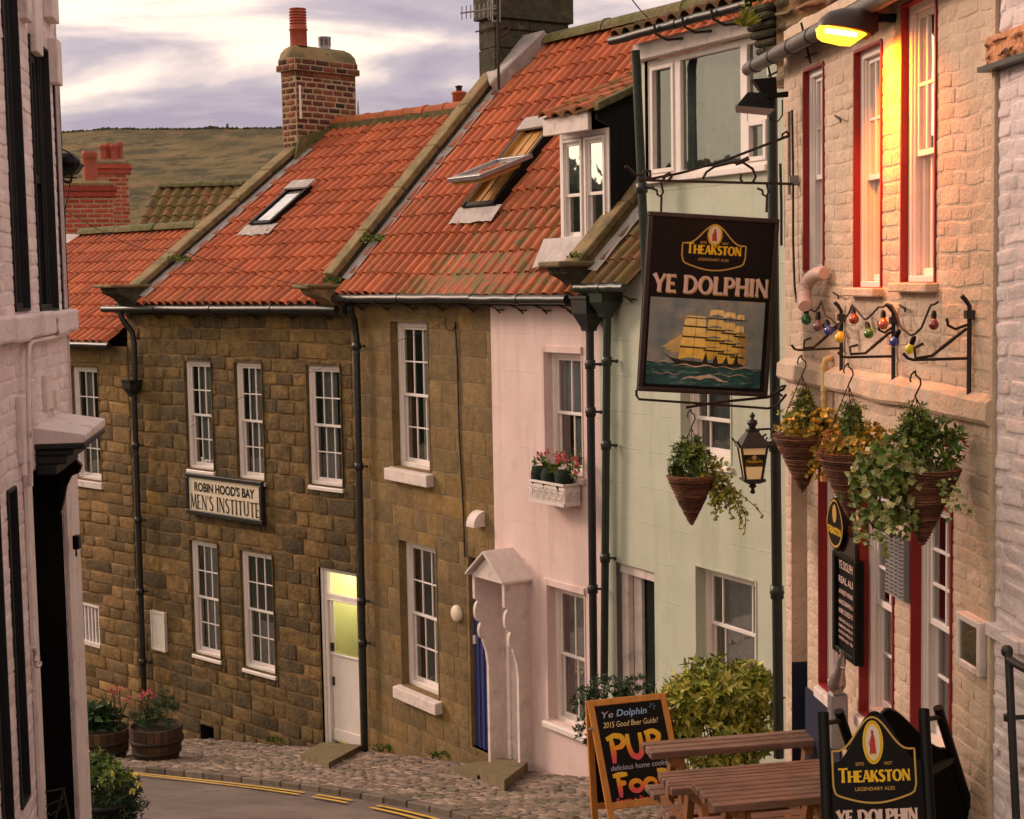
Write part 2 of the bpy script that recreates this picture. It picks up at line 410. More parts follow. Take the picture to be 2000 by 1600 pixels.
M_['tablewood'] = mat('weathered_table_wood', (.165, .085, .058), var=.3, vs=6, bump=.5, bs=40, rough=.62, dirt=((.12, .07, .055), 4, .5, .7, .6), streak=((.29, .165, .13), 10, .5, .66, .9, (.12, 1, 1)))
M_['tablewood_warm'] = mat('brown_stained_wood', (.23, .095, .035), var=.3, vs=6, bump=.4, bs=40, rough=.6, dirt=((.12, .06, .03), 4, .5, .7, .5))
M_['wicker'] = mat('brown_wicker', ramp=[(.085, .032, .018), (.16, .062, .034), (.22, .10, .06)], var=.35, vs=30, bump=.8, bs=80, rough=.85)
M_['leaf_green'] = mat('mid_green_leaf', ramp=[(.03, .075, .013), (.07, .13, .018), (.125, .18, .026), (.20, .24, .04)], var=.2, bump=0, rough=.5, gvar=.25)
M_['leaf_dark'] = mat('dark_green_leaf', ramp=[(.008, .028, .010), (.018, .052, .016), (.036, .080, .024), (.06, .11, .04)], var=.2, bump=0, rough=.42, gvar=.25)
M_['leaf_yellow'] = mat('yellow_green_leaf', ramp=[(.10, .14, .02), (.28, .30, .035), (.52, .46, .08), (.15, .19, .025), (.62, .55, .16)], var=.25, bump=0, rough=.45, gvar=.25)
M_['leaf_gold'] = mat('golden_leaf', ramp=[(.10, .11, .018), (.36, .27, .03), (.58, .42, .09), (.17, .17, .028), (.48, .28, .03)], var=.2, bump=0, rough=.5, gvar=.25)  # golden ivy, with the street lamp's glow put into its colours
M_['leaf_var'] = mat('variegated_ivy_leaf', ramp=[(.05, .10, .018), (.12, .18, .03), (.28, .30, .09), (.58, .54, .28), (.08, .14, .025)], var=.2, bump=0, rough=.5, gvar=.2)  # variegated leaves, lamp light added to the ramp as brighter colour
M_['leaf_red'] = mat('russet_heather', ramp=[(.16, .05, .03), (.30, .10, .06), (.24, .13, .04)], var=.2, bump=0, rough=.7)
M_['petal_pink'] = mat('pink_petal', ramp=[(.55, .09, .13), (.70, .22, .25), (.62, .06, .08)], var=.15, bump=0, rough=.6)
M_['petal_yellow'] = mat('yellow_petal', ramp=[(.62, .50, .06), (.7, .62, .2)], var=.15, bump=0, rough=.6)
M_['stem'] = mat('brown_stem', (.06, .045, .02), var=.2, bump=.2, rough=.8)
M_['soil'] = mat('dark_soil', (.02, .014, .009), var=.3, bump=.6, rough=1)
M_['signblack'] = mat('black_sign_paint', (.006, .005, .005), var=.25, vs=4, bump=.05, rough=.42, spec=.15, dirt=((.02, .016, .015), 3, .6, .8, .3))
M_['signframe'] = mat('dark_brown_sign_frame', (.030, .017, .015), var=.3, vs=10, bump=.3, rough=.5)
M_['gold'] = mat('ochre_gold_paint', (.50, .30, .07), var=.1, bump=0, rough=.5)
M_['signyellow'] = mat('bright_yellow_paint', (.75, .45, .012), var=.06, bump=0, rough=.5)
M_['signpink'] = mat('pale_pink_lettering', (.66, .46, .40), var=.06, bump=0, rough=.5)
M_['signred'] = mat('crest_red_paint', (.42, .03, .02), var=.1, bump=0, rough=.5)
M_['creampanel'] = mat('cream_sign_panel', (.68, .57, .45), var=.05, vs=3, bump=.03, rough=.5)
M_['ink'] = mat('black_lettering', (.012, .011, .011), var=.1, bump=0, rough=.5)
M_['silver'] = mat('hammered_silver_metal', (.42, .38, .37), var=.15, vs=5, bump=.2, bs=12, rough=.3, metal=.85)
M_['guttergrey'] = mat('dull_brown_grey_gutter', (.085, .07, .068), var=.2, bump=.1, rough=.45, dirt=((.2, .15, .13), 6, .55, .75, .5))
M_['grey'] = mat('grey_painted_metal', (.22, .20, .20), var=.15, bump=.1, rough=.5)
M_['ochrepipe'] = mat('cream_ochre_pipe', (.66, .47, .22), var=.1, bump=.08, rough=.5)
M_['pinkhose'] = mat('pinkish_ribbed_hose', (.62, .43, .39), var=.08, bump=.05, rough=.5)
M_['aluminium'] = mat('dull_aluminium', (.30, .28, .29), var=.15, bump=.1, rough=.42, metal=.6)
M_['oak'] = mat('pine_lining', (.42, .21, .055), var=.2, vs=5, bump=.1, rough=.55)
M_['paper'] = mat('notice_paper', (.62, .56, .52), var=.1, vs=12, bump=0, rough=.9, dirt=((.12, .18, .35), 14, .6, .66, .6))
M_['hill'] = mat('moorland_grass', (.155, .112, .048), var=.4, vs=.06, bump=.9, bs=.35, bdist=1.2, rough=1, dirt=((.055, .048, .022), .22, .47, .57, .9), dirt2=((.24, .13, .07), .2, .56, .66, .8))
# ------------------------------------------------------------------ builders
def pillow(mb, fn, a0, a1, b0, b1, rel, bev, jit, col, fl=0.0):
    """one stone: an irregular outline on the plane and a raised, rounded face. fn(a, b, height) -> point"""
    j = lambda k=1.0: random.uniform(-jit, jit) * k
    bev = min(bev, (a1 - a0) * .3, (b1 - b0) * .3)
    cc = min((a1 - a0), (b1 - b0)) * .05
    am, bm = (a0 + a1) / 2 + j(), (b0 + b1) / 2 + j()
    o = [(a0 + cc * random.random(), b0 + cc * random.random()), (am, b0 + j()), (a1 - cc * random.random(), b0 + cc * random.random()), (a1 + j(), bm),
         (a1 - cc * random.random(), b1 - cc * random.random()), (am, b1 + j()), (a0 + cc * random.random(), b1 - cc * random.random()), (a0 + j(), bm)]
    ca, cb = (a0 + a1) / 2, (b0 + b1) / 2
    h0 = rel * random.uniform(.55, 1.15)
    ta, tb = random.uniform(-fl, fl), random.uniform(-fl, fl)
    vs = [fn(x, y, -.004) for x, y in o]
    ha, hb = (a1 - a0) / 2, (b1 - b0) / 2
    for x, y in o:
        sx = x + (bev if x < ca - ha * .3 else (-bev if x > ca + ha * .3 else 0)); sy = y + (bev if y < cb - hb * .3 else (-bev if y > cb + hb * .3 else 0))
        vs.append(fn(sx, sy, h0 * .82 + ta * (x - ca) / ha * rel + tb * (y - cb) / hb * rel + random.uniform(-.08, .08) * rel))
    ring1 = list(vs[8:])
    hs_ = []
    for i_, (x, y) in enumerate(o):
        k2_ = 1.9
        sx = x + (bev * k2_ if x < ca - ha * .3 else (-bev * k2_ if x > ca + ha * .3 else 0)); sy = y + (bev * k2_ if y < cb - hb * .3 else (-bev * k2_ if y > cb + hb * .3 else 0))
        vs.append(fn(sx, sy, h0 + ta * (x - ca) / ha * rel + tb * (y - cb) / hb * rel))
    vs.append(fn(ca, cb, h0 * random.uniform(.95, 1.10)))
    fs = []
    for k in range(8):
        k2 = (k + 1) % 8
        fs.append((k, k2, 8 + k2, 8 + k)); fs.append((8 + k, 8 + k2, 16 + k2, 16 + k)); fs.append((16 + k, 16 + k2, 24))
    mb.add(vs, fs, col, True)

def subtract(cell, holes):
    out = [cell]
    for h in holes:
        nx = []
        for (a0, a1, b0, b1) in out:
            x0, x1, y0, y1 = max(a0, h[0]), min(a1, h[1]), max(b0, h[2]), min(b1, h[3])
            if x0 >= x1 or y0 >= y1: nx.append((a0, a1, b0, b1)); continue
            if a0 < x0: nx.append((a0, x0, b0, b1))
            if x1 < a1: nx.append((x1, a1, b0, b1))
            if b0 < y0: nx.append((x0, x1, b0, y0))
            if y1 < b1: nx.append((x0, x1, y1, b1))
        out = nx
    return out

def masonry(mb, F, a0, a1, b0, b1, holes, ch, bl, gap, rel, bev, jit, warp=.0, fl=.1, colf=None, zmin=None, bond=False, out=0.0):
    """courses of separate stones or bricks on a facade plane"""
    def fn(a, b, h):
        if warp and not any(h[0] - .02 < a < h[1] + .02 and h[2] - .12 < b < h[3] + .12 for h in holes): b = b + warp * nz(a * .9, b * .5, 3.1) + warp * .4 * nz(a * 4, b * 2, 7.7)
        return F.w(a, -(h + out), b)
    z = b0; row = 0
    while z < b1 - .02:
        hgt = random.uniform(*ch)
        if z + hgt > b1 - ch[0] * .5: hgt = b1 - z
        x = a0 - random.uniform(0, bl[0]) if not bond else a0 - (bl[0] * .5 if row % 2 else 0)
        while x < a1:
            ln = random.uniform(*bl)
            c = (max(x, a0), min(x + ln, a1), z, z + hgt)
            x += ln
            if c[1] - c[0] < .02: continue
            if zmin and c[3] < zmin((c[0] + c[1]) / 2): continue
            for q in subtract(c, holes):
                if q[1] - q[0] < gap * 2 + .025 or q[3] - q[2] < gap * 2 + .02: continue
                col = colf((q[0] + q[1]) / 2, (q[2] + q[3]) / 2) if colf else rc()
                cut = q != c
                pillow(mb, fn, q[0] + gap / 2, q[1] - gap / 2, q[2] + gap / 2, q[3] - gap / 2, rel, bev, jit * (.15 if cut else 1), col, fl * (.3 if cut else 1))
        z += hgt; row += 1

def sheet_holes(mb, F, a0, a1, b0, b1, holes, d=0.0, topf=None):
    A = sorted({a0, a1, *[h[0] for h in holes], *[h[1] for h in holes]}); B = sorted({b0, b1, *[h[2] for h in holes], *[h[3] for h in holes]})
    A = [a for a in A if a0 <= a <= a1]; B = [b for b in B if b0 <= b <= b1]
    for i in range(len(A) - 1):
        for k in range(len(B) - 1):
            ca, cb = (A[i] + A[i + 1]) / 2, (B[k] + B[k + 1]) / 2
            if any(h[0] < ca < h[1] and h[2] < cb < h[3] for h in holes): continue
            mb.quad(F.w(A[i], d, B[k]), F.w(A[i + 1], d, B[k]), F.w(A[i + 1], d, B[k + 1]), F.w(A[i], d, B[k + 1]))

def fbox(mb, F, a0, a1, d0, d1, z0, z1, col=(.5, .5, 0), mi=0):
    """box in facade space; d measured into the house"""
    mb.hexa([F.w(a0, d0, z0), F.w(a1, d0, z0), F.w(a1, d1, z0), F.w(a0, d1, z0), F.w(a0, d0, z1), F.w(a1, d0, z1), F.w(a1, d1, z1), F.w(a0, d1, z1)], col, mi)

def wavy(mb, F, a0, a1, z0, z1, d, amp=.012, wl=.07, n=None):
    n = n or max(6, int((a1 - a0) / wl * 4)); ph = random.random() * 6
    vs = []
    for i in range(n + 1):
        a = a0 + (a1 - a0) * i / n
        dd = d + amp * math.sin(2 * math.pi * (a - a0) / wl + ph + .7 * math.sin(a * 23))
        vs += [F.w(a, dd, z0), F.w(a, dd, z1)]
    mb.add(vs, [(2 * i, 2 * i + 2, 2 * i + 3, 2 * i + 1) for i in range(n)], (.5, .5, 0), True)

def window(F, root, r, depth=.06, rev=None, rel=.02, fwid=.05, cols=3, rows=(2, 2), sill=None, curtain=None, glass='glass', frame='white',
           widths=None, sash=True, stile=.035, bar=.018, meet=.5, cdepth=.10, curtain_mat='curtain', head=0.0, name='window', bottom=.0, room=.35):
    """sash window in an opening r = (a0, a1, z0, z1) of facade F"""
    a0, a1, z0, z1 = r
    mb = MB()
    if rev: 
        rv = MB()
        for (x0, x1, y0, y1, zA, zB) in ((a0 - .012, a0 + .004, -rel, depth, z0, z1), (a1 - .004, a1 + .012, -rel, depth, z0, z1), (a0, a1, -rel, depth, z1 - .004, z1 + .012), (a0, a1, -rel, depth, z0 - .012, z0 + .004)):
            fbox(rv, F, x0, x1, y0, y1, zA, zB)
        rvo = rv.build('reveal', M_[rev], root)
    d = depth
    f = fwid
    fbox(mb, F, a0, a0 + f, d, d + .09, z0, z1); fbox(mb, F, a1 - f, a1, d, d + .09, z0, z1)
    fbox(mb, F, a0 + f, a1 - f, d, d + .09, z1 - f - head, z1); fbox(mb, F, a0 + f, a1 - f, d - .012, d + .09, z0, z0 + f * .8)
    b0, b1, y0, y1 = a0 + f, a1 - f, z0 + f * .8, z1 - f - head
    # bead inside the frame
    for x in (b0, b1 - .012): fbox(mb, F, x, x + .012, d + .012, d + .03, y0, y1)
    win = mb.build(name, M_[frame], root, bevel=.004)
    zm = y0 + (y1 - y0) * meet
    sets = [(zm - .018, y1, d + .028, rows[0]), (y0, zm + .018, d + .055, rows[1])] if sash else [(y0, y1, d + .03, rows[0])]
    for (q0, q1, dd, nr) in sets:
        s = MB()
        fbox(s, F, b0, b0 + stile, dd, dd + .028, q0, q1); fbox(s, F, b1 - stile, b1, dd, dd + .028, q0, q1)
        fbox(s, F, b0 + stile, b1 - stile, dd, dd + .028, q1 - stile, q1)
        lo = stile * (1.3 if q0 == y0 else 1)
        fbox(s, F, b0 + stile, b1 - stile, dd, dd + .028, q0, q0 + lo)
        g0, g1, h0, h1 = b0 + stile, b1 - stile, q0 + lo, q1 - stile
        if widths: cuts = [g0 + (g1 - g0) * w for w in widths]
        else: cuts = [g0 + (g1 - g0) * i / cols for i in range(1, cols)]
        for c in cuts: fbox(s, F, c - bar / 2, c + bar / 2, dd + .002, dd + .024, h0, h1)
        for i in range(1, nr):
            c = h0 + (h1 - h0) * i / nr
            fbox(s, F, g0, g1, dd + .004, dd + .022, c - bar / 2, c + bar / 2)
        s.build('sash', M_[frame], win, bevel=.003)
        g = MB(); 
        g.quad(F.w(g0 - .005, dd + .014, h0 - .005), F.w(g1 + .005, dd + .014, h0 - .005), F.w(g1 + .005, dd + .014, h1 + .005), F.w(g0 - .005, dd + .014, h1 + .005))
        g.build('pane', M_[glass], win)
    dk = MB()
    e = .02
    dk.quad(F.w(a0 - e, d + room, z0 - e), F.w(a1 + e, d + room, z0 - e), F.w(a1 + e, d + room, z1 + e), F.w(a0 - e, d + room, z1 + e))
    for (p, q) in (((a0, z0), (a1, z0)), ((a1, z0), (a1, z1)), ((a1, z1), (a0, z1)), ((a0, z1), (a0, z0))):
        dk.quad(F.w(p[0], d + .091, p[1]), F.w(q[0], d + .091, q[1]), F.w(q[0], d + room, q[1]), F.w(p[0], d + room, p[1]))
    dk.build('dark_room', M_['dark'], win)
    if curtain:
        c = MB()
        for (x0, x1, t0, t1) in curtain:      # fractions
            wavy(c, F, a0 + (a1 - a0) * x0, a0 + (a1 - a0) * x1, z0 + (z1 - z0) * t0, z0 + (z1 - z0) * t1, d + cdepth)
        c.build('curtain', M_[curtain_mat], win)
    if sill:
        proj, th, ov, m = sill
        s = MB()
        s.hexa([F.w(a0 - ov, -proj, z0 - th), F.w(a1 + ov, -proj, z0 - th), F.w(a1 + ov, d, z0 - th), F.w(a0 - ov, d, z0 - th),
                F.w(a0 - ov, -proj, z0 - .025), F.w(a1 + ov, -proj, z0 - .025), F.w(a1 + ov, d, z0 - .002), F.w(a0 - ov, d, z0 - .002)])
        s.build('sill', M_[m], win, bevel=.006)
    return win

def roofplane(F, dA, zA, dB, zB):
    """sloped plane through eave (dA,zA) and ridge (dB,zB): returns dict of mapping functions"""
    Lh = math.hypot(dB - dA, zB - zA); cu, su = (dB - dA) / Lh, (zB - zA) / Lh
    nrm = (F.n * -su + Vector((0, 0, 1)) * cu).normalized()
    def P(a, w, h=0.0): return F.w(a, dA + cu * w, zA + su * w) + nrm * h
    def H(u, v, h=0.0):
        p0 = F.w(0, dA, zA) + nrm * h
        q = hitp(u, v, p0, nrm)
        a = (q - F.p).dot(F.t); w = (q - F.w(0, dA, zA)).dot(F.n * cu + Vector((0, 0, 1)) * su)
        return a, w
    return dict(P=P, H=H, L=Lh, n=nrm, up=(F.n * cu + Vector((0, 0, 1)) * su), F=F, dA=dA, zA=zA, dB=dB, zB=zB)

def pantiles(rp, a0, a1, tw, course, mossf=None, A=.040, step=.026, sag=None, mat_=None, root=None, skip=None, w1=None, wstart=0.0, name='roof'):
    mb = MB(); P = rp['P']; Lr = w1 or rp['L']
    nt_ = max(1, round((a1 - a0) / tw)); tw = (a1 - a0) / nt_
    nc = max(1, round((Lr - wstart) / course)); course = (Lr - wstart) / nc
    prof = [(0, -.55), (.07, .05), (.17, .68), (.31, 1.0), (.46, 1.0), (.60, .66), (.70, .05), (.78, -.5), (.89, -.72), (1.0, -.55)]
    sg = sag or (lambda a, w: 0)
    for j in range(nc):
        for i in range(nt_):
            w0 = wstart + j * course; x0 = a0 + i * tw
            if skip and skip(x0 + tw / 2, w0 + course / 2): continue
            dh, dw, sk = random.uniform(-.003, .004), random.uniform(-.006, .006), random.uniform(-.004, .004)
            vs = []
            for (q, hh) in prof: vs.append(P(x0 + q * tw * 1.02 + sk, w0 - .03 + dw, hh * A + step + dh + sg(x0, w0)))
            for (q, hh) in prof: vs.append(P(x0 + q * tw * 1.02 - sk, w0 + course + .01, hh * A + dh + sg(x0, w0 + course)))
            for (q, hh) in prof: vs.append(P(x0 + q * tw * 1.02 + sk, w0 - .028 + dw, hh * A * .9 + step + dh - .016 + sg(x0, w0)))
            n = len(prof)
            fs = [(k, k + 1, n + k + 1, n + k) for k in range(n - 1)]
            col = rc(mossf(x0, w0) if mossf else 0)
            mb.add(vs, fs, col, True)
            mb.add([vs[k] for k in range(n)] + [vs[2 * n + k] for k in range(n)], [(k, n + k, n + k + 1, k + 1) for k in range(n - 1)], col, False)
    # boarding beneath and back slope
    mb.quad(P(a0, 0, -.02), P(a1, 0, -.02), P(a1, rp['L'], -.02), P(a0, rp['L'], -.02), (.1, .1, 1))
    F = rp['F']; z0 = rp['zB'] - (rp['zB'] - rp['zA']) * 1.0; db = rp['dB'] + (rp['dB'] - rp['dA'])
    mb.quad(F.w(a0, rp['dB'], rp['zB'] - .02), F.w(a1, rp['dB'], rp['zB'] - .02), F.w(a1, db, z0), F.w(a0, db, z0), (.4, .4, .2))
    return mb.build(name, mat_ or M_['tile'], root)

def ridge_tiles(F, root, a0, a1, d, z, r, ln, m, lap=.012, name='ridge'):
    mb = MB(); n = max(1, round((a1 - a0) / ln)); ln = (a1 - a0) / n
    for i in range(n):
        x0 = a0 + i * ln; rr = r * random.uniform(.97, 1.04); col = rc(.2)
        for (xa, xb, rad) in ((x0, x0 + ln, rr), (x0 + ln - .05, x0 + ln + .012, rr + lap)):
            vs = []; K = 9
            for x in (xa, xb):
                for k in range(K):
                    an = math.pi * (k / (K - 1)) * 1.0
                    vs.append(F.w(x, d - math.cos(an) * rad, z + math.sin(an) * rad * .95 + .01 * nz(x * 2, i)))
            mb.add(vs, [(k, k + 1, K + k + 1, K + k) for k in range(K - 1)], col, True)
            mb.add(vs[:K], [tuple(range(K))], col); mb.add(vs[K:], [tuple(range(K))[::-1]], col)
    return mb.build(name, m, root)

def shell(F, a0, a1, zb, ze, depth, dr, zr, m, root, left=True, right=True, name='side_wall'):
    """gable side walls and back wall"""
    mb = MB()
    for a, on in ((a0, left), (a1, right)):
        if on: mb.prism([F.w(a, 0, zb), F.w(a, depth, zb), F.w(a, depth, ze), F.w(a, dr, zr), F.w(a, 0, ze)], F.t * (.02 if a == a0 else -.02))
    fbox(mb, F, a0 + .03, a1 - .03, depth - .05, depth, zb, ze)
    return mb.build(name, m, root)

def gutter(F, root, a0, a1, d, z, r=.055, m='black', tilt=0.0, brackets=0, name='gutter', droplen=.11):
    mb = MB(); n = 24
    mb.tube([F.w(a0 + (a1 - a0) * i / n, d, z + tilt * i / n + .008 * nz(a0 + i * .3, 4)) for i in range(n + 1)], r, 8)
    k = max(1, int((a1 - a0) / 1.7))
    for i in range(1, k + 1):
        x = a0 + (a1 - a0) * i / (k + 1)
        mb.tube([F.w(x - .035, d, z + tilt * .5), F.w(x + .035, d, z + tilt * .5)], r * 1.16, 8)
    g = mb.build(name, M_[m], root)
    for i in range(brackets):
        x = a0 + (a1 - a0) * (i + .5) / brackets; q = MB(); zz = z + tilt * (i + .5) / brackets
        q.tube([F.w(x, d, zz - r * .9), F.w(x, d * .3 - .02, zz - r - .05), F.w(x, -.03, zz - r - droplen)], .009, 5)
        q.tube([F.w(x - .075, -.035, zz - r - droplen + .035), F.w(x + .075, -.035, zz - r - droplen + .035)], .008, 5)
        q.build('gutter_bracket', M_['rust'], root)
    return g

def downpipe(root, pts, r, m='black', collars=(), name='downpipe', hopper=None, F=None):
    mb = MB(); P = [Vector(p) for p in pts]
    mb.tube(P, r, 10)
    for c in collars:          # fraction along last straight run
        a, b = P[-2], P[-1]; q = a + (b - a) * c; t = (b - a).normalized()
        mb.tube([q - t * .05, q - t * .045, q + t * .045, q + t * .05], [r, r * 1.28, r * 1.28, r], 10)
        mb.tube([q - t * .008, q + t * .008], r * 1.42, 10)
        if F is not None:
            mb.tube([q, q + F.n * .1 + F.t * .06], .014, 5); mb.ball(q + F.n * .06 + F.t * .09, .02, 6)
    o = mb.build(name, M_[m], root)
    if hopper:
        (c, w, h, ang) = hopper; hb = MB(); c = Vector(c); X = Vector((math.cos(ang), math.sin(ang), 0)); Y = Vector((-X.y, X.x, 0))
        def ring(k, z): return [c + X * a * w * k / 2 + Y * b * w * k / 2 + Vector((0, 0, z)) for a, b in ((-1, -1), (1, -1), (1, 1), (-1, 1))]
        lv = [(1.12, h * .5), (1.12, h * .42), (1, h * .40), (.95, h * .0), (.5, -h * .36), (.42, -h * .5)]
        vs = []; fs = []
        for k, z in lv: vs += ring(k, z)
        for i in range(len(lv) - 1):
            for q in range(4): fs.append((i * 4 + q, (i + 1) * 4 + q, (i + 1) * 4 + (q + 1) % 4, i * 4 + (q + 1) % 4))
        fs.append((0, 1, 2, 3)); fs.append(tuple(range(len(vs) - 4, len(vs)))[::-1])
        hb.add(vs, fs); hb.build('hopper', M_[m], root)
    return o

def coping(root, rp, a0, a1, w0, w1, h0, th, m, name='coping', side_m=None):
    """parapet stones climbing a roof plane between a0..a1, standing h0 above the tiles"""
    P = rp['P']; mb = MB(); n = max(2, round((w1 - w0) / .85)); s = MB()
    for i in range(n):
        x0, x1 = w0 + (w1 - w0) * i / n, w0 + (w1 - w0) * (i + 1) / n
        j = random.uniform(-.008, .008); col = rc()
        mb.hexa([P(a0, x0 + .006, h0 - th + j), P(a1, x0 + .006, h0 - th + j), P(a1, x1 - .004, h0 - th + j), P(a0, x1 - .004, h0 - th + j),
                 P(a0, x0 + .006, h0 + j), P(a1, x0 + .006, h0 + j), P(a1, x1 - .004, h0 + j * .6), P(a0, x1 - .004, h0 + j * .6)], col)
    o = mb.build(name, M_[m], root, bevel=.018, seg=2)
    s.hexa([P(a0 + .04, w0, -.3), P(a1 - .03, w0, -.3), P(a1 - .03, w1, -.3), P(a0 + .04, w1, -.3), P(a0 + .04, w0, h0 - th), P(a1 - .03, w0, h0 - th), P(a1 - .03, w1, h0 - th), P(a0 + .04, w1, h0 - th)])
    s.build('parapet', M_[side_m or 'darkstone'], root)  # dark material paints the coping's shadow band onto its side
    l = MB()     # lead flashing lying on the tiles beside the parapet
    K = 26
    vs = []
    for i in range(K + 1):
        x = w0 + .05 + (w1 - w0 - .05) * i / K; wv = .012 * nz(i * .7, 9)
        vs += [P(a1 - .028, x, h0 - th - .06 + wv), P(a1 + .01, x, .075 + wv), P(a1 + .17 + .02 * nz(i * .9, 2), x, .045 + wv)]
    l.add(vs, [f for i in range(K) for f in ((3 * i, 3 * i + 1, 3 * i + 4, 3 * i + 3), (3 * i + 1, 3 * i + 2, 3 * i + 5, 3 * i + 4))], (.5, .5, 0), True)
    l.build('flashing', M_['lead'], root)
    return o

def kneeler(root, F, a0, a1, z, proj, m='coping', cap_m=None, h=.32, capth=.07):
    """corbelled stone block at the foot of a coping"""
    prof = [(0.0, z - h), (-proj * .25, z - h * .92), (-proj * .42, z - h * .6), (-proj * .62, z - h * .38), (-proj * .92, z - h * .2), (-proj * 1.0, z), (.25, z), (.25, z - h)]
    mb = MB(); mb.prism([F.w(a0, d, q) for d, q in prof], F.t * (a1 - a0))
    mb.build('kneeler', M_[m], root, bevel=.012)
    c = MB(); fbox(c, F, a0 - .05, a1 + .03, -proj * 1.18, .3, z, z + capth)
    c.build('kneeler_cap', M_[cap_m or m], root, bevel=.015)

# ------------------------------------------------------------------ lettering
def frame2d(o, X, Y):
    o, X, Y = Vector(o), Vector(X), Vector(Y); n = X.cross(Y).normalized()
    return lambda x, y, h=0.0: o + X * x + Y * y + n * h
def arc(cx, cy, rx, ry, d0, d1, n=14): return [(cx + rx * math.cos(R(d0 + (d1 - d0) * i / n)), cy + ry * math.sin(R(d0 + (d1 - d0) * i / n))) for i in range(n + 1)]
# each glyph: width, strokes (points, weight class T thick / t thin)
GL = {
 'T': (.74, [([(.37, 0), (.37, .95)], 'T'), ([(0, .93), (.74, .93)], 't')]),
 'H': (.78, [([(.1, 0), (.1, 1)], 'T'), ([(.68, 0), (.68, 1)], 'T'), ([(.1, .5), (.68, .5)], 't')]),
 'E': (.58, [([(.1, 0), (.1, 1)], 'T'), ([(.1, .94), (.56, .94)], 't'), ([(.1, .5), (.48, .5)], 't'), ([(.1, .06), (.58, .06)], 't')]),
 'A': (.80, [([(.06, 0), (.38, 1)], 't'), ([(.38, 1), (.73, 0)], 'T'), ([(.2, .33), (.6, .33)], 't')]),
 'K': (.76, [([(.1, 0), (.1, 1)], 'T'), ([(.14, .42), (.64, 1)], 't'), ([(.28, .58), (.7, 0)], 'T')]),
 'S': (.58, [([(.52, .86)] + arc(.3, .75, .2, .2, 40, 200, 12) + arc(.28, .26, .24, .22, 60, -150, 16) + [(.04, .14)], 'm')]),
 'O': (.88, [(arc(.44, .5, .36, .45, 0, 360, 30), 'o')]),
 'N': (.84, [([(.12, 0), (.12, 1)], 't'), ([(.1, .98), (.72, .03)], 'T'), ([(.72, 0), (.72, 1)], 't')]),
 'Y': (.74, [([(.37, 0), (.37, .48)], 'T'), ([(.37, .45), (.04, 1)], 'T'), ([(.37, .45), (.7, 1)], 't')]),
 'D': (.82, [([(.1, 0), (.1, 1)], 'T'), ([(.1, .95)] + arc(.28, .5, .46, .45, 88, -88, 20) + [(.1, .05)], 'd')]),
 'L': (.56, [([(.1, 0), (.1, 1)], 'T'), ([(.1, .06), (.55, .06)], 't')]),
 'P': (.66, [([(.1, 0), (.1, 1)], 'T'), ([(.1, .95)] + arc(.3, .71, .28, .24, 88, -88, 16) + [(.1, .47)], 'd')]),
 'I': (.26, [([(.13, 0), (.13, 1)], 'T')]),
 'M': (.94, [([(.08, 0), (.16, 1)], 't'), ([(.16, 1), (.47, .1)], 'T'), ([(.47, .1), (.78, 1)], 't'), ([(.78, 1), (.87, 0)], 'T')]),
 'U': (.80, [([(.12, 1), (.12, .34)] + arc(.4, .3, .28, .25, 180, 360, 16) + [(.68, 1)], 'u')]),
 "'": (.16, [([(.08, .98), (.06, .78)], 't')]),
 ' ': (.34, []),
}
def flared(mb, fr, text, x0, x1, y0, h, wt=.17, wn=.085, flare=1.45, lift=.001, sp=.09, mi=0, first_big=1.0, col=(.5, .5, 0)):
    """text fitted between x0 and x1, every stroke a flared ribbon"""
    tot = sum(GL[c][0] * (first_big if i == 0 else 1) + sp for i, c in enumerate(text)) - sp
    kx = (x1 - x0) / tot; x = x0; z = lift
    for ci, c in enumerate(text):
        big = first_big if ci == 0 else 1.0
        w, st = GL[c]
        for pts, k in st:
            z += .00012
            n = len(pts)
            P = []
            if n == 2:
                P = [(pts[0][0] + (pts[1][0] - pts[0][0]) * q / 8, pts[0][1] + (pts[1][1] - pts[0][1]) * q / 8) for q in range(9)]
            else: P = pts
            n = len(P); vs = []
            for i, (px, py) in enumerate(P):
                a = P[max(0, i - 1)]; b = P[min(n - 1, i + 1)]
                if k == 'o':
                    a = P[i - 1] if i else P[-2]; b = P[i + 1] if i < n - 1 else P[1]
                tx, ty = (b[0] - a[0]) * kx, (b[1] - a[1]) * h; l = math.hypot(tx, ty) or 1; nx_, ny_ = -ty / l, tx / l
                q = abs(i / (n - 1) * 2 - 1) ** 3
                if k == 'T': hw = wt * (1 + (flare - 1) * q)
                elif k == 't': hw = wn * (1 + (flare - .7) * q)
                elif k == 'm': hw = wn * 1.05 + (wt - wn) * math.sin(math.pi * i / (n - 1)) ** 1.2
                else:
                    hw = wn + (wt - wn) * abs(nx_) ** 1.5
                hw *= h / 2
                X, Y = x + px * kx * big, y0 + py * h * big
                vs.append(fr(X + nx_ * hw, Y + ny_ * hw, z)); vs.append(fr(X - nx_ * hw, Y - ny_ * hw, z))
            mb.add(vs, [(2 * i, 2 * i + 1, 2 * i + 3, 2 * i + 2) for i in range(n - 1)], col, False, mi)
        x += (w * big + sp) * kx
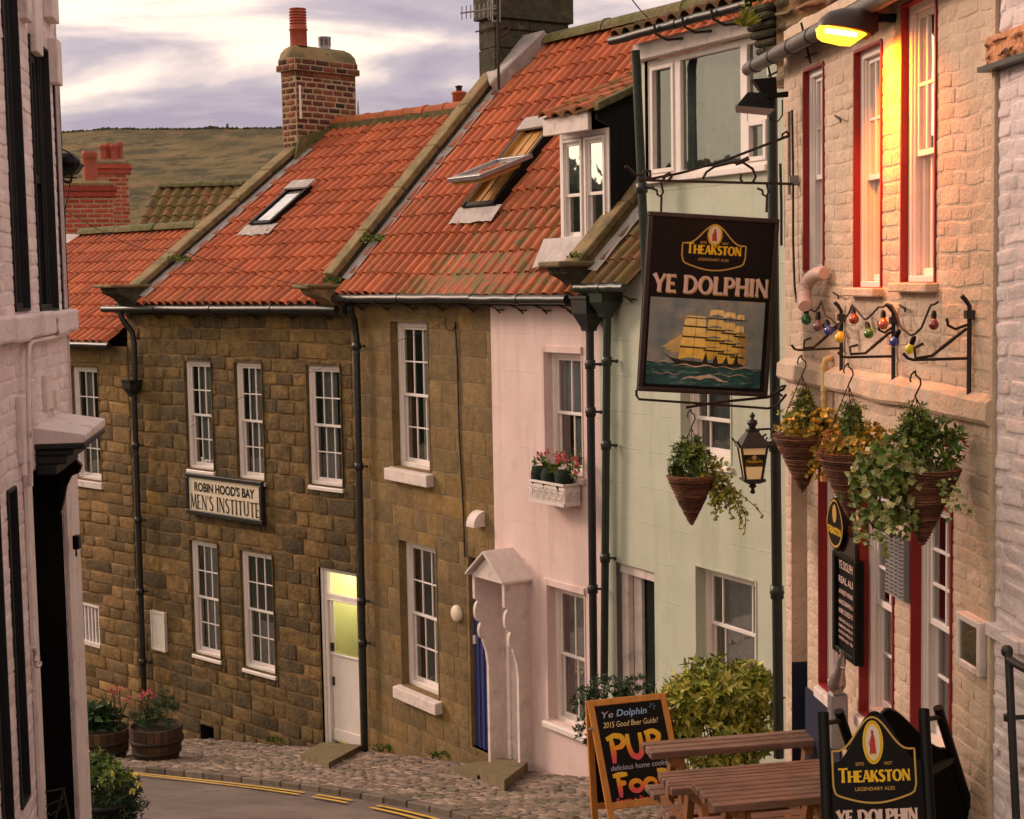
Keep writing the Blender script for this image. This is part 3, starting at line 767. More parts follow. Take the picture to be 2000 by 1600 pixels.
def plain(mb, fr, text, x0, x1, y0, h, lift=.001, bold=0.0, shear=0.0, mi=0, col=(.5, .5, 0), rot=0.0, colf=None):
    """built-in face fitted to a width and cap height"""
    cu = bpy.data.curves.new('lettering', 'FONT'); cu.body = text; cu.offset = bold; cu.shear = shear; cu.resolution_u = 3
    ob = bpy.data.objects.new('lettering', cu); COL.objects.link(ob)
    dg = bpy.context.evaluated_depsgraph_get(); me = bpy.data.meshes.new_from_object(ob.evaluated_get(dg))
    xs = [v.co.x for v in me.vertices]; mn, mxx = min(xs), max(xs); k = (x1 - x0) / (mxx - mn); ky = h / .73
    cr_, sr_ = math.cos(rot), math.sin(rot)
    def f2(v):
        a, b = (v.co.x - mn) * k, v.co.y * ky
        return fr(x0 + a * cr_ - b * sr_, y0 + a * sr_ + b * cr_, lift)
    vs = [f2(v) for v in me.vertices]
    if colf:
        ys = [v.co.y for v in me.vertices]
        for p in me.polygons:
            cy = sum(me.vertices[i].co.y for i in p.vertices) / len(p.vertices)
            mb.add([vs[i] for i in p.vertices], [tuple(range(len(p.vertices)))], colf(cy / .73), False, mi)
    else: mb.add(vs, [tuple(p.vertices) for p in me.polygons], col, False, mi)
    bpy.data.objects.remove(ob); bpy.data.meshes.remove(me); bpy.data.curves.remove(cu)
def ribbon(mb, fr, pts, w, lift=.001, mi=0, closed=False, col=(.5, .5, 0)):
    n = len(pts); vs = []
    for i, (px, py) in enumerate(pts):
        a = pts[i - 1] if (i or closed) else pts[0]; b = pts[(i + 1) % n] if (closed or i < n - 1) else pts[-1]
        tx, ty = b[0] - a[0], b[1] - a[1]; l = math.hypot(tx, ty) or 1; q = w[i] if isinstance(w, list) else w
        vs += [fr(px - ty / l * q / 2, py + tx / l * q / 2, lift), fr(px + ty / l * q / 2, py - tx / l * q / 2, lift)]
    m = n if closed else n - 1
    mb.add(vs, [(2 * i, 2 * i + 1, (2 * i + 3) % (2 * n), (2 * i + 2) % (2 * n)) for i in range(m)], col, False, mi)
def flat(mb, fr, pts, lift=.001, mi=0, col=(.5, .5, 0)): mb.add([fr(x, y, lift) for x, y in pts], [tuple(range(len(pts)))], col, False, mi)

def crest(fr, cx, cy, W, root, peak=.78, sh=.18, oc=.47, ory=.34, ey=.19):
    """black ale badge: gold outline, oval crest with a red robed figure, gold name"""
    g = MB()
    k = W / 2
    pts = []
    half = []
    for i in range(17):
        q = i / 16; x = q
        y = (peak - sh) * (0.5 + 0.5 * math.cos(math.pi * min(1, q * 1.12))) ** 1.15
        half.append((x, y))
    top = [(-x, y) for x, y in half[::-1]][:-1] + half
    top = [(x, y + sh) for x, y in top]
    right = [(1.0, sh - .08), (1.0, -.2), (.95, -.38), (.86, -.44)]
    bot = [(.86 - 1.72 * i / 14, -.44 - .18 * math.sin(math.pi * i / 14)) for i in range(15)]
    left = [(-.95, -.38), (-1.0, -.2), (-1.0, sh - .08)]
    out = [(cx + x * k, cy + y * k) for x, y in top + right + bot[1:] + left]
    ribbon(g, fr, out, W * .022, .0012, closed=True)
    g.build('badge_outline', M_['gold'], root)
    def ell(rx, ry, dy, n=28): return [(cx + rx * k * math.cos(2 * math.pi * i / n), cy + dy * k + ry * k * math.sin(2 * math.pi * i / n)) for i in range(n)]
    o = MB()
    flat(o, fr, ell(.25 if ory > .4 else .235, ory, oc), .0015, 0); flat(o, fr, ell(.175, ory * .8, oc), .0022, 1); fs_ = ory / .34
    for i in range(40):
        an = 2 * math.pi * i / 40; x, y = cx + .205 * k * math.cos(an), cy + oc * k + .905 * ory * k * math.sin(an)
        flat(o, fr, [(x - .006 * k, y - .012 * k), (x + .006 * k, y - .012 * k), (x + .006 * k, y + .012 * k), (x - .006 * k, y + .012 * k)], .0026, 2)
    fig = [(-.09, -.18), (-.075, -.02), (-.06, .06), (-.03, .12), (.02, .12), (.05, .05), (.055, -.06), (.075, -.18)]
    flat(o, fr, [(cx + x * k, cy + (oc + y * fs_) * k) for x, y in fig], .0028, 3)
    flat(o, fr, [(cx + (.035 * math.cos(a * .7) - .01) * k, cy + (oc + (.15 + .042 * math.sin(a * .7)) * fs_) * k) for a in range(9)], .003, 3)
    ribbon(o, fr, [(cx + x * k, cy + (oc + y * fs_) * k) for x, y in ((.05, .03), (.09, .0), (.1, -.1))], .015 * k, .003, 0)
    ribbon(o, fr, [(cx + x * k, cy + (oc + y * fs_) * k) for x, y in ((-.05, .04), (-.1, .0), (-.08, -.06))], .018 * k, .003, 3)
    ribbon(o, fr, [(cx + x * k, cy + (oc + y * fs_) * k) for x, y in ((-.1, -.19), (0, -.205), (.09, -.19))], .02 * k, .003, 0)
    o.build('oval_crest', [M_['signyellow'], M_['creampanel'], M_['ink'], M_['signred']], root)
    t = MB()
    flared(t, fr, 'THEAKSTON', cx - .87 * k, cx + .86 * k, cy - .13 * k, .27 * k, .25, .13, 1.25, .0016, sp=.05, first_big=1.28)
    t.build('name_lettering', M_['signyellow'], root)
    s = MB()
    plain(s, fr, 'LEGENDARY ALES', cx - .48 * k, cx + .48 * k, cy - .33 * k, .085 * k, .0016, bold=.01)
    plain(s, fr, 'ESTD', cx - .44 * k, cx - .24 * k, cy + ey * k, .075 * k, .0016, bold=.01)
    plain(s, fr, '1827', cx + .25 * k, cx + .44 * k, cy + ey * k, .075 * k, .0016, bold=.01)
    s.build('small_lettering', M_['gold'], root)

# ------------------------------------------------------------------ foliage
def leaf(mb, p, d, up, ln, wd, col):
    d = d.normalized(); s = d.cross(up)
    if s.length < 1e-4: s = d.orthogonal()
    s.normalize(); n = s.cross(d)
    mb.add([p, p + d * ln * .45 + s * wd / 2 + n * ln * .06, p + d * ln, p + d * ln * .45 - s * wd / 2 + n * ln * .06, p + d * ln * .5 - n * ln * .03],
           [(0, 1, 4), (1, 2, 4), (2, 3, 4), (3, 0, 4)], col)
def rdir(): 
    while True:
        v = Vector((random.uniform(-1, 1), random.uniform(-1, 1), random.uniform(-1, 1)))
        if .05 < v.length < 1: return v.normalized()
def bush(mb, c, rad, n, ln, wd, shell_=.55, lumps=5, stems=None, top=.0):
    """leaves on sprays scattered through an uneven crown"""
    c = Vector(c); rad = Vector(rad); ph = random.random() * 50
    k = 0
    while k < n:
        q = rdir(); rr = random.uniform(shell_, 1.0) * (1 + .22 * nz(q.x * 2.2 + ph, q.y * 2.2, q.z * 2.2))
        if nz(q.x * 3 + ph, q.y * 3 + 5, q.z * 3) < -.28 and random.random() < .8: k += .25; continue
        p = c + Vector((q.x * rad.x, q.y * rad.y, q.z * rad.z)) * rr
        ax = (q + rdir() * .5 + Vector((0, 0, top))).normalized(); cv = random.random()
        m = random.randint(4, 7)
        if stems is not None and random.random() < .5: stems.tube([c + (p - c) * .3 - Vector((0, 0, rad.z * .4)), c + (p - c) * .7, p], [.006, .004, .003], 4)
        for i in range(m):
            an = 2.4 * i; s1 = ax.orthogonal().normalized(); s2 = ax.cross(s1)
            d = (ax * random.uniform(.2, .9) + (s1 * math.cos(an) + s2 * math.sin(an)) * .8).normalized()
            leaf(mb, p + ax * ln * .15 * i * .5, d, ax, ln * random.uniform(.7, 1.2), wd * random.uniform(.8, 1.2), (min(1, max(0, cv + random.uniform(-.2, .2))), random.random(), 0))
            k += 1
def trail(mb, p, steps, drift, ln, wd, stem=None, curl=.25, dens=2):
    p = Vector(p); d = Vector(drift).normalized(); pts = [p.copy()]
    for i in range(steps):
        d = (d + Vector((0, 0, -.16)) + rdir() * curl).normalized(); p = p + d * ln * .8; pts.append(p.copy())
        for k in range(dens):
            q = rdir(); q.z = q.z * .6 - .2
            leaf(mb, p, q, Vector((0, -1, .5)), ln * random.uniform(.6, 1.15), wd * random.uniform(.7, 1.2), rc())
    if stem is not None: stem.tube(pts, .003, 4)
# ------------------------------------------------------------------ planes of the street
FI = Facade(-2.1, 20.3, -1.05)
FB = Facade(-2.1, 20.3, -0.67)
FG = Facade(0.92, 15.79, -0.537)
FW = Facade(1.88, 10.36, -0.106)
FL = Facade(-3.0, 10.5, -0.133, -1)

# ------------------------------------------------------------------ ground, road, pavement, hill, sea of far land
def terrain_z(x, y):
    if y < 33: return zg(y) - .12
    z0 = zg(33) - .12
    if y < 75: return z0
    t = min(1, (y - 75) / 125)
    top = 19.6 + .012 * (x + 60) * 1.0
    return z0 + (top - z0) * (t ** 1.15) + 1.4 * nz(x * .03, y * .03) * min(1, t * 3) * (1 - t * .5) + (1.6 * nz(x * .09, y * .05, 3) + .9 * nz(x * .25, y * .14, 6) + .4 * nz(x * .6, y * .4, 9)) * (1 - t * .85) * min(1, t * 4)
def tgrid(name, xs, ys, m, f, kind='structure'):
    mb = MB(); vs = [(x, y, f(x, y)) for y in ys for x in xs]; nx_ = len(xs)
    mb.add(vs, [(j * nx_ + i, j * nx_ + i + 1, (j + 1) * nx_ + i + 1, (j + 1) * nx_ + i) for j in range(len(ys) - 1) for i in range(nx_ - 1)], (.5, .5, 0), True)
    return mb.build(name, m, kind=kind)
tgrid('ground', [-60, -20, -8, 0, 8, 20, 60], [-40, -20, 0, 10, 20, 33], M_['earth'], terrain_z)
tgrid('hill', [-110 + 1.1 * i for i in range(201)], [33, 50, 75] + [75 + 1.25 * i for i in range(1, 101)] + [202, 206, 300], M_['hill'], terrain_z)

mb = MB()
random.seed(5)
for i in range(900):
    x = -62 + i * .14; y = 200 + random.uniform(-.6, .6); z = terrain_z(x, 200) - .1; h = .15 + .3 * max(0, nz(x * .3)) + random.uniform(0, .15) + (.5 if random.random() < .01 else 0)
    mb.add([(x - .25, y, z), (x + .25, y, z), (x + .12, y, z + h), (x - .1, y + .1, z + h * .9), (x, y + .5, z)], [(0, 1, 2, 3), (1, 4, 2), (4, 0, 3), (2, 4, 3)], rc())
mb.build('far_hedge', mat('dark_far_hedge', (.03, .035, .015), bump=0), kind='stuff', label='dark hedge line along the top of the moor', cat='hedge')
# trees across the way on the left: outside the frame, seen mirrored in the dormer and top floor panes
random.seed(8)
def wood_z(x, y):
    t = min(1, (-x - 31) / 9)
    return zg(30) + 3 + t * (9.2 + 2.2 * nz(y * .13, 2) + 1.1 * nz(y * .5, x * .3)) + (.5 * nz(x * 1.1, y * 1.3, 4) if t > .05 else 0)
tgrid('wooded_slope', [-31 - .8 * i for i in range(26)], [-20 + .8 * i for i in range(130)], mat('dark_tree_mass', (.022, .032, .014), var=.5, vs=1.5, bump=.8, bs=4, bdist=.3, rough=1), wood_z, kind='structure')
KERB = [(-60, 1478), (150, 1496), (250, 1506), (400, 1521), (590, 1543), (700, 1560), (800, 1578), (900, 1600), (1010, 1640), (1120, 1700), (1250, 1800)]
kp = [ground(u, v) for u, v in KERB]
def kerb_x(y):     # x of the kerb line at a given y
    for a, b in zip(kp, kp[1:]):
        if b.y <= y <= a.y: return a.x + (b.x - a.x) * (a.y - y) / (a.y - b.y)
    return kp[-1].x if y < kp[-1].y else kp[0].x
def resample(P, step):
    out = [P[0]]; 
    for a, b in zip(P, P[1:]):
        n = max(1, int((b - a).length / step)); out += [a + (b - a) * (i / n) for i in range(1, n + 1)]
    return out
# smooth the kerb line
kl = resample(kp, .35)
for _ in range(6): kl = [kl[0]] + [(kl[i - 1] + kl[i] * 2 + kl[i + 1]) / 4 for i in range(1, len(kl) - 1)] + [kl[-1]]
for k in kl: k.z = zg(k.y)
kl.append(Vector((kl[-1].x, -3, zg(-3))))
# road: everything on the camera side of the kerb
mb = MB(); far = [Vector((-14, k.y - 3, zg(k.y - 3))) for k in kl]
for i, k in enumerate(kl): far[i] = Vector((min(-14, k.x - 3), k.y - (2.5 if i < 8 else 0), 0)); far[i].z = zg(far[i].y)
row = []
NN = 12
for k, f in zip(kl, far): row.append([k + (f - k) * (q / NN) for q in range(NN + 1)])
vs = [p for r_ in row for p in r_]
for p in vs: p.z = zg(p.y) + .015 * nz(p.x * .4, p.y * .4)
mb.add(vs, [(i * (NN + 1) + q, i * (NN + 1) + q + 1, (i + 1) * (NN + 1) + q + 1, (i + 1) * (NN + 1) + q) for i in range(len(kl) - 1) for q in range(NN)], (.5, .5, 0), True)
mb.build('road', M_['asphalt'], kind='structure')
# kerb stones
def offs(P, w):
    out = []
    for i, p in enumerate(P):
        a, b = P[max(0, i - 1)], P[min(len(P) - 1, i + 1)]; t = (b - a); t.z = 0; t.normalize(); n = Vector((t.y, -t.x, 0)) * -1
        q = p + n * w; q.z = zg(q.y); out.append(q)
    return out
KH = .07
mb = MB(); o1 = offs(kl, .13)
for i in range(len(kl) - 1):
    a, b, c, d = kl[i], kl[i + 1], o1[i + 1], o1[i]
    g = (b - a) * .02
    U = Vector((0, 0, 1)); h = KH + random.uniform(-.006, .006)
    mb.hexa([a + g - U * .1, b - g - U * .1, c - g - U * .1, d + g - U * .1, a + g + U * h, b - g + U * h, c - g + U * h, d + g + U * h], rc())
mb.build('kerb', mat('worn_kerb_stone', ramp=[(.10, .075, .058), (.15, .115, .09), (.12, .09, .07)], var=.3, vs=8, bump=.6, rough=.9), bevel=.012, kind='structure')
# double yellow lines with worn gaps
mb = MB()
def uof(p):
    d = Vector(p); k = d.dot(fw); return CX + FPX * d.dot(crt) / k
lines = [(.16, .21), (.29, .34)]
fine = resample(kl, .12)
for li, (w0, w1) in enumerate(lines):
    A, B = offs(fine, -w0), offs(fine, -w1)
    for i in range(len(fine) - 1):
        u = uof(A[i]) if A[i].y > 1 else 2000
        if (592 + li * -14) < u < (612) or (682 - li * 10) < u < (735 - li * 8): continue
        e = .006 * nz(i * .8, li)
        q = [A[i], A[i + 1], B[i + 1], B[i]]
        mb.add([p + Vector((0, 0, .022 + .002 * li)) for p in q], [(0, 1, 2, 3)])
mb.build('yellow_lines', M_['yellow_line'], kind='structure')
# pavement sheet behind the kerb and its setts
mb = MB(); hs = MB()
o2 = offs(kl, .13)
vs = []
for i, p in enumerate(o2):
    q = Vector((p.x + 9, p.y + 6.5, 0)); q.z = zg(q.y) + KH - .03
    for s in range(9):
        r_ = p + (q - p) * (s / 8); r_.z = zg(r_.y) + KH - .035; vs.append(r_)
mb.add(vs, [(i * 9 + s, i * 9 + s + 1, (i + 1) * 9 + s + 1, (i + 1) * 9 + s) for i in range(len(o2) - 1) for s in range(8)], (.5, .5, 0), True)
mb.build('pavement', M_['earth'], kind='structure')
def inside_house(p):
    for F, lo, hi in ((FI, -12, 0), (FB, 0, 5.6), (FG, 0, 4.0)):
        q = p - F.p
        if lo <= q.dot(F.t) <= hi and q.dot(F.n) > -.02: return True
    return False
mb = MB()
base = [p for p in resample(o2, .26) if p.y > 9]
for r_ in range(50):
    d0, d1 = .0 + r_ * .078, .0 + (r_ + 1) * .078
    A, B = offs(base, d0 + random.uniform(-.01, .01)), offs(base, d1)
    i = 0; sh = random.random()
    for i in range(len(base) - 1):
        for part in range(2):
            f0 = (part * .5 + sh * .3) ; f1 = f0 + .5
            a, b = A[i].lerp(A[i + 1], f0), A[i].lerp(A[i + 1], f1); c, d = B[i].lerp(B[i + 1], f1), B[i].lerp(B[i + 1], f0)
            ctr = (a + b + c + d) / 4
            if inside_house(ctr): continue
            if not (-8 < ctr.x < 2.4): continue
            def fn(x, y, h, a=a, b=b, c=c, d=d):
                p = a.lerp(b, x).lerp(d.lerp(c, x), y); return Vector((p.x, p.y, zg(p.y) + KH - .03 + h + .012 * nz(p.x, p.y)))
            g = random.uniform(.02, .07)
            pillow(mb, fn, g, 1 - g, g * 1.6, 1 - g * 1.6, random.uniform(.006, .016), .09, .06, rc(), .5)
mb.build('cobbled_pavement', M_['cobble'], kind='structure')

# ------------------------------------------------------------------ stone cottage at the far left
def hz(F, u, v, d=0): return F.h(u, v, d)[1]
def ha(F, u, v, d=0): return F.h(u, v, d)[0]
aI0 = ha(FI, 262, 1000)                       # left corner of the institute
aC0 = ha(FI, 156, 455, 2.45)
zC = hz(FI, 200, 682, .0)
rootC = thing('stone_cottage', 'ochre stone cottage with low orange roof, half hidden by the whitewashed corner house', 'cottage', FI.w(aC0, 0, zg(25) - .6), FI.ang)
winC = [FI.rect(143, 196, 716, 936), FI.rect(148, 194, 1178, 1252)]
zb = zg(26) - .8
holes = winC
mb = MB(); sheet_holes(mb, FI, aC0, aI0 - .02, zb, zC + .05, holes)
mb.build('wall', M_['mortar'], rootC)
mb = MB()
masonry(mb, FI, aC0, aI0 - .02, zb + .2, zC, holes, (.15, .25), (.3, .75), .009, .018, .012, .010, warp=.03, fl=.45)
mb.build('stonework', M_['stone_warm'], rootC)
shell(FI, aC0, aI0 - .05, zb, zC, 5.0, 2.5, zC + 1.85, M_['stone_warm'], rootC, True, False)
window(FI, rootC, winC[0], .05, 'stone_warm', cols=3, rows=(2, 2), fwid=.06, sill=(.05, .13, .03, 'oldwhite'), curtain=[(0, .35, 0, 1)], cdepth=.2)
# barred basement window
a0, a1, z0, z1 = winC[1]
mb = MB(); 
for i in range(7): x = a0 + (a1 - a0) * (i + .5) / 7; fbox(mb, FI, x - .02, x + .02, .02, .05, z0, z1)
fbox(mb, FI, a0 - .03, a1 + .03, -.03, .06, z0 - .06, z0); fbox(mb, FI, a0, a1, 0, .06, z1 - .05, z1 + .01)
w = mb.build('barred_window', M_['white'], rootC)
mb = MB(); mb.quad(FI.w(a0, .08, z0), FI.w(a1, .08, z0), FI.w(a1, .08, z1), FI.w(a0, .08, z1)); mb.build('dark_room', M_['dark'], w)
dC = 2.45
zRC = hz(FI, 300, 452, dC)
rpC = roofplane(FI, -.2, hz(FI, 200, 668, -.2), dC, zRC)
pantiles(rpC, aC0, aI0 - .28, .205, .335, mossf=lambda a, w: .05, root=rootC)
a_rid = ha(FI, 160, 450, dC)
ridge_tiles(FI, rootC, a_rid, aI0 - .2, dC, zRC + .02, .13, 1.35, M_['ridge'])
gutter(FI, rootC, aC0, aI0 - .1, -.27, hz(FI, 200, 675, -.27), .05)
mb = MB(); mb.prism([FI.w(a_rid - .5, dC - .9, zRC - .75), FI.w(a_rid, dC, zRC - .05), FI.w(a_rid - .7, dC, zRC - .0)], FI.n * .1 + Vector((0, 0, .06)))
mb.build('flashing', M_['lead'], rootC)

# ------------------------------------------------------------------ the institute
zE = hz(FI, 450, 592, -.2)
zgI = zg(22)
rootI = thing('stone_institute_house', 'dark sandstone house with a lit white door under a bright orange roof', 'house', FI.w(aI0, 0, zg(24.2)), FI.ang)
W1 = FI.rect(365, 417, 705, 916); W2 = FI.rect(463, 516, 708, 936); W3 = FI.rect(603, 669, 714, 948)
W4 = FI.rect(376, 430, 1058, 1280); W5 = FI.rect(474, 537, 1079, 1309)
DR = (ha(FI, 626, 1250), ha(FI, 703, 1300), hz(FI, 665, 1462), hz(FI, 665, 1115))
VENT = (ha(FI, 392, 1440), ha(FI, 418, 1440), hz(FI, 405, 1466), hz(FI, 405, 1418))
holesI = [W1, W2, W3, W4, W5, DR, VENT]
zb = zg(24.2) - .5; zt = hz(FI, 450, 606) + .12
mb = MB(); sheet_holes(mb, FI, aI0, 0, zb, zt, holesI); mb.build('wall', M_['mortar'], rootI)
mb = MB()
masonry(mb, FI, aI0, 0, zb, zt, holesI, (.165, .255), (.24, .62), .009, .017, .011, .009, warp=.03, fl=.45, zmin=lambda a: zg(FI.w(a, 0, 0).y) - .25)
mb.build('stonework', M_['stone'], rootI)
dR = 3.85; zRI = hz(FI, 700, 243, dR)
shell(FI, aI0, -.02, zb, zE, 2 * dR, dR, zRI, M_['stone'], rootI)
for r_, cur in ((W1, [(0, 1, 0, 1)]), (W2, [(0, 1, 0, 1)]), (W3, [(0, .45, 0, 1)]), (W4, [(0, .5, 0, 1)]), (W5, [(.1, .9, 0, .38), (.55, 1, .4, 1)])):
    window(FI, rootI, r_, .025, 'stone', fwid=.055, cols=3, rows=(2, 2), sill=(.045, .075, .012, 'white'), curtain=cur, cdepth=.22, rel=.03, glass='glass')
# vent hole
mb = MB(); fbox(mb, FI, VENT[0] - .02, VENT[1] + .02, .25, .28, VENT[2] - .02, VENT[3] + .02); 
for q in ((VENT[0] - .02, VENT[0]), (VENT[1], VENT[1] + .02)): fbox(mb, FI, q[0], q[1], 0, .25, VENT[2], VENT[3])
mb.build('vent_hole', M_['dark'], rootI)
# doorway
a0, a1, z0, z1 = DR
fb = MB(); dd = .05
fbox(fb, FI, a0, a0 + .11, dd, dd + .12, z0, z1); fbox(fb, FI, a1 - .05, a1, dd, dd + .12, z0, z1); fbox(fb, FI, a0 + .11, a1 - .05, dd, dd + .12, z1 - .06, z1)
ztr = hz(FI, 668, 1172)
fbox(fb, FI, a0 + .11, a1 - .05, dd + .0, dd + .12, ztr - .035, ztr + .035); fbox(fb, FI, a0 + .11, a1 - .05, dd - .02, dd, ztr - .05, ztr - .03)
fbox(fb, FI, a0 - .0, a0 + .05, dd - .02, dd, z0, z1)
dro = fb.build('door_frame', M_['white'], rootI, bevel=.005)
def room(F, root, a0, a1, z0, z1, d0, d1, m, name):
    mb = MB()
    mb.quad(F.w(a0, d1, z0), F.w(a1, d1, z0), F.w(a1, d1, z1), F.w(a0, d1, z1))
    for (p, q) in (((a0, z0), (a1, z0)), ((a1, z0), (a1, z1)), ((a1, z1), (a0, z1)), ((a0, z1), (a0, z0))):
        mb.quad(F.w(p[0], d0, p[1]), F.w(q[0], d0, q[1]), F.w(q[0], d1, q[1]), F.w(p[0], d1, p[1]))
    return mb.build(name, m, root)
litroom = bpy.data.materials.new('lit_yellow_hall'); litroom.use_nodes = True
b_ = litroom.node_tree.nodes['Principled BSDF']; b_.inputs['Base Color'].default_value = (.72, .68, .36, 1)
room(FI, rootI, a0, a1, z0, z1, dd + .13, 1.5, litroom, 'lit_hall')
hall = bpy.data.lights.new('hall_lamp', 'POINT'); hall.energy = 19; hall.color = (1, .93, .55); hall.shadow_soft_size = .12
ho = bpy.data.objects.new('hall_lamp', hall); COL.objects.link(ho); ho.location = Matrix.Translation(Vector((0, 0, 0))) @ FI.w((a0 + a1) / 2, .75, z1 - .25)
g = MB(); g.quad(FI.w(a0 + .1, dd + .06, ztr), FI.w(a1 - .04, dd + .06, ztr), FI.w(a1 - .04, dd + .06, z1 - .05), FI.w(a0 + .1, dd + .06, z1 - .05)); g.build('fanlight_pane', M_['glass'], dro)
zmid = hz(FI, 675, 1288)
zlow = hz(FI, 680, 1436)
p_ = MB(); x0, x1 = a0 + .125, a1 - .05
fbox(p_, FI, x0, x1, dd + .05, dd + .09, z0 + .05, zmid); fbox(p_, FI, x0, x1, dd + .035, dd + .05, z0 + .06, zlow); fbox(p_, FI, x0, x1, dd + .03, dd + .05, zmid - .01, zmid + .015)
fbox(p_, FI, x0, x0 + .03, dd + .05, dd + .09, zmid, ztr - .035)
door = p_.build('door', M_['white'], rootI, bevel=.004)
g = MB(); g.quad(FI.w(x0 + .02, dd + .07, zmid), FI.w(x1, dd + .07, zmid), FI.w(x1, dd + .07, ztr - .03), FI.w(x0 + .02, dd + .07, ztr - .03)); g.build('door_pane', M_['glass'], door)
k = MB(); zz = hz(FI, 653, 1268); fbox(k, FI, x0 + .0, x0 + .05, dd + .02, dd + .05, zz - .06, zz + .05); zz = hz(FI, 656, 1336); fbox(k, FI, x0 + .02, x0 + .04, dd + .02, dd + .05, zz - .06, zz + .06); k.build('door_handle', M_['black'], door)
# doorstep slab
P0 = [ground(587, 1473, .12), ground(642, 1489, .12), FI.w(a1 + .02, -.02, 0), FI.w(a0 - .03, -.02, 0)]
mb = MB(); mb.prism([Vector((p.x, p.y, zg(p.y) + KH + .045)) for p in P0], (0, 0, -.4)); mb.build('doorstep', M_['slab'], rootI, bevel=.025, seg=2)
# roof
rpI = roofplane(FI, -.2, zE, dR, zRI)
aL = ha(FI, 268, 592, -.2)
vx = rpI['H'](540, 402)
pantiles(rpI, aL, .12, .198, .345, mossf=lambda a, w: .02 + (.12 if w < .5 else 0), root=rootI)
ridge_tiles(FI, rootI, aL - .12, .3, dR, zRI + .03, .135, .46, M_['tile'])
mb = MB(); fbox(mb, FI, aL - .1, .1, dR - .14, dR + .14, zRI - .08, zRI + .045); mb.build('ridge_bedding', M_['ridge'], rootI)
coping(rootI, rpI, aL - .34, aL - .04, .05, rpI['L'] - .75, .20, .09, 'coping')
kneeler(rootI, FI, aL - .46, aL - .02, hz(FI, 245, 562, -.2), .55, 'darkstone', 'coping', h=.42, capth=.05)
fas = MB(); fbox(fas, FI, aI0 - .1, .05, -.14, -.02, zE - .16, zE + .0); fas.build('fascia', M_['black'], rootI)
gutter(FI, rootI, aI0 - .25, .02, -.26, hz(FI, 450, 604, -.26), .052, brackets=7)
# chimney stack of sooty brick
c0, c1, cd0, cd1 = aL - .40, aL - .02, 3.0, 4.3
zt_ = hz(FI, 600, 130, 3.6); zb_ = hz(FI, 555, 290, 3.0)
Fc = Facade(0, 0, -1); Fc.p = FI.w(c1, cd0, 0); Fc.t = FI.n; Fc.n = -FI.t
Fc.M = Matrix(((Fc.t.x, Fc.n.x, 0, Fc.p.x), (Fc.t.y, Fc.n.y, 0, Fc.p.y), (0, 0, 1, 0), (0, 0, 0, 1)))
core = MB(); core.hexa([FI.w(a, d, z) for z in (zb_ - .8, zt_) for a, d in ((c0, cd0), (c1, cd0), (c1, cd1), (c0, cd1))])
chim = core.build('chimney', M_['brick_mortar'], rootI)
bk = MB(); hb = .098
masonry(bk, FI_ := type('T', (), {'w': lambda s, a, d, z: FI.w(a, cd0 + d, z)})(), c0, c1, zb_ - .8, zt_ - .25, [], (hb, hb + .002), (.2, .24), .02, .012, .012, .005, warp=.012, fl=.15, bond=True)
masonry(bk, Fc, 0, cd1 - cd0, zb_ - .8, zt_ - .25, [], (hb, hb + .002), (.2, .26), .02, .012, .012, .005, warp=.012, fl=.15, bond=True)
for k_ in range(3):                      # corbelled head
    o_ = (.0, .055, .03)[k_]; z_ = zt_ - .25 + k_ * .1
    F1 = type('T', (), {'w': lambda s, a, d, z, o_=o_: FI.w(a, cd0 - o_ + d, z)})(); F2 = type('T', (), {'w': lambda s, a, d, z, o_=o_: Fc.w(a, d - o_, z)})()
    masonry(bk, F1, c0 - o_, c1 + o_, z_, z_ + .1, [], (.1, .1), (.2, .24), .014, .014, .012, .004)
    masonry(bk, F2, -o_, cd1 - cd0 + o_, z_, z_ + .1, [], (.1, .1), (.24, .3), .014, .014, .012, .004)
    cc_ = MB(); cc_.hexa([FI.w(a, d, z) for z in (z_, z_ + .1) for a, d in ((c0 - o_, cd0 - o_), (c1 + o_, cd0 - o_), (c1 + o_, cd1 + o_), (c0 - o_, cd1 + o_))]); cc_.build('corbel_course', M_['brick_mortar'], chim)
bk.build('brickwork', M_['brick_dark'], chim)
fl_ = MB(); zz0 = zt_ + .05; vs = []
for k_, (ins, hh) in enumerate(((-.02, 0), (0, .10), (.05, .18), (.13, .235), (.16, .24))):
    vs += [FI.w(a, d, zz0 + hh) for a, d in ((c0 + ins, cd0 + ins), (c1 - ins, cd0 + ins), (c1 - ins, cd1 - ins), (c0 + ins, cd1 - ins))]
fl_.add(vs, [(4 * k_ + q, 4 * k_ + (q + 1) % 4, 4 * k_ + 4 + (q + 1) % 4, 4 * k_ + 4 + q) for k_ in range(4) for q in range(4)] + [(16, 17, 18, 19)], (.5, .5, 0), True)
fl_.build('flaunching', M_['coping'], chim)
pc = at(567, 92, FI.w(0, 3.3, 0).y + .9)
def potm(c, r, h, louvre, m, root, name='chimney_pot'):
    mb = MB(); c = Vector(c)
    pr = [(r, 0), (r * .98, h * .42), (r * 1.08, h * .43), (r * 1.08, h * .46), (r * .98, h * .48)]
    if louvre:
        for i in range(6): z = h * (.52 + .075 * i); pr += [(r, z), (r, z + h * .035), (r * .86, z + h * .04), (r * .86, z + h * .07)]
        pr += [(r, h * .98), (r * .97, h), (.001, h)]
    else: pr += [(r * .9, h * .9), (r * 1.1, h * .92), (r * 1.1, h), (r * .8, h), (r * .78, h * .9), (.001, h * .88)]
    mb.lathe(pr, c, 16); return mb.build(name, M_[m], root)
am = (c0 + c1) / 2; ztop = zz0 + .22
potm(FI.w(am, ha(Fc, 567, 120), ztop) if False else FI.w(am, 3.24, ztop), .145, .62, True, 'pot', chim)
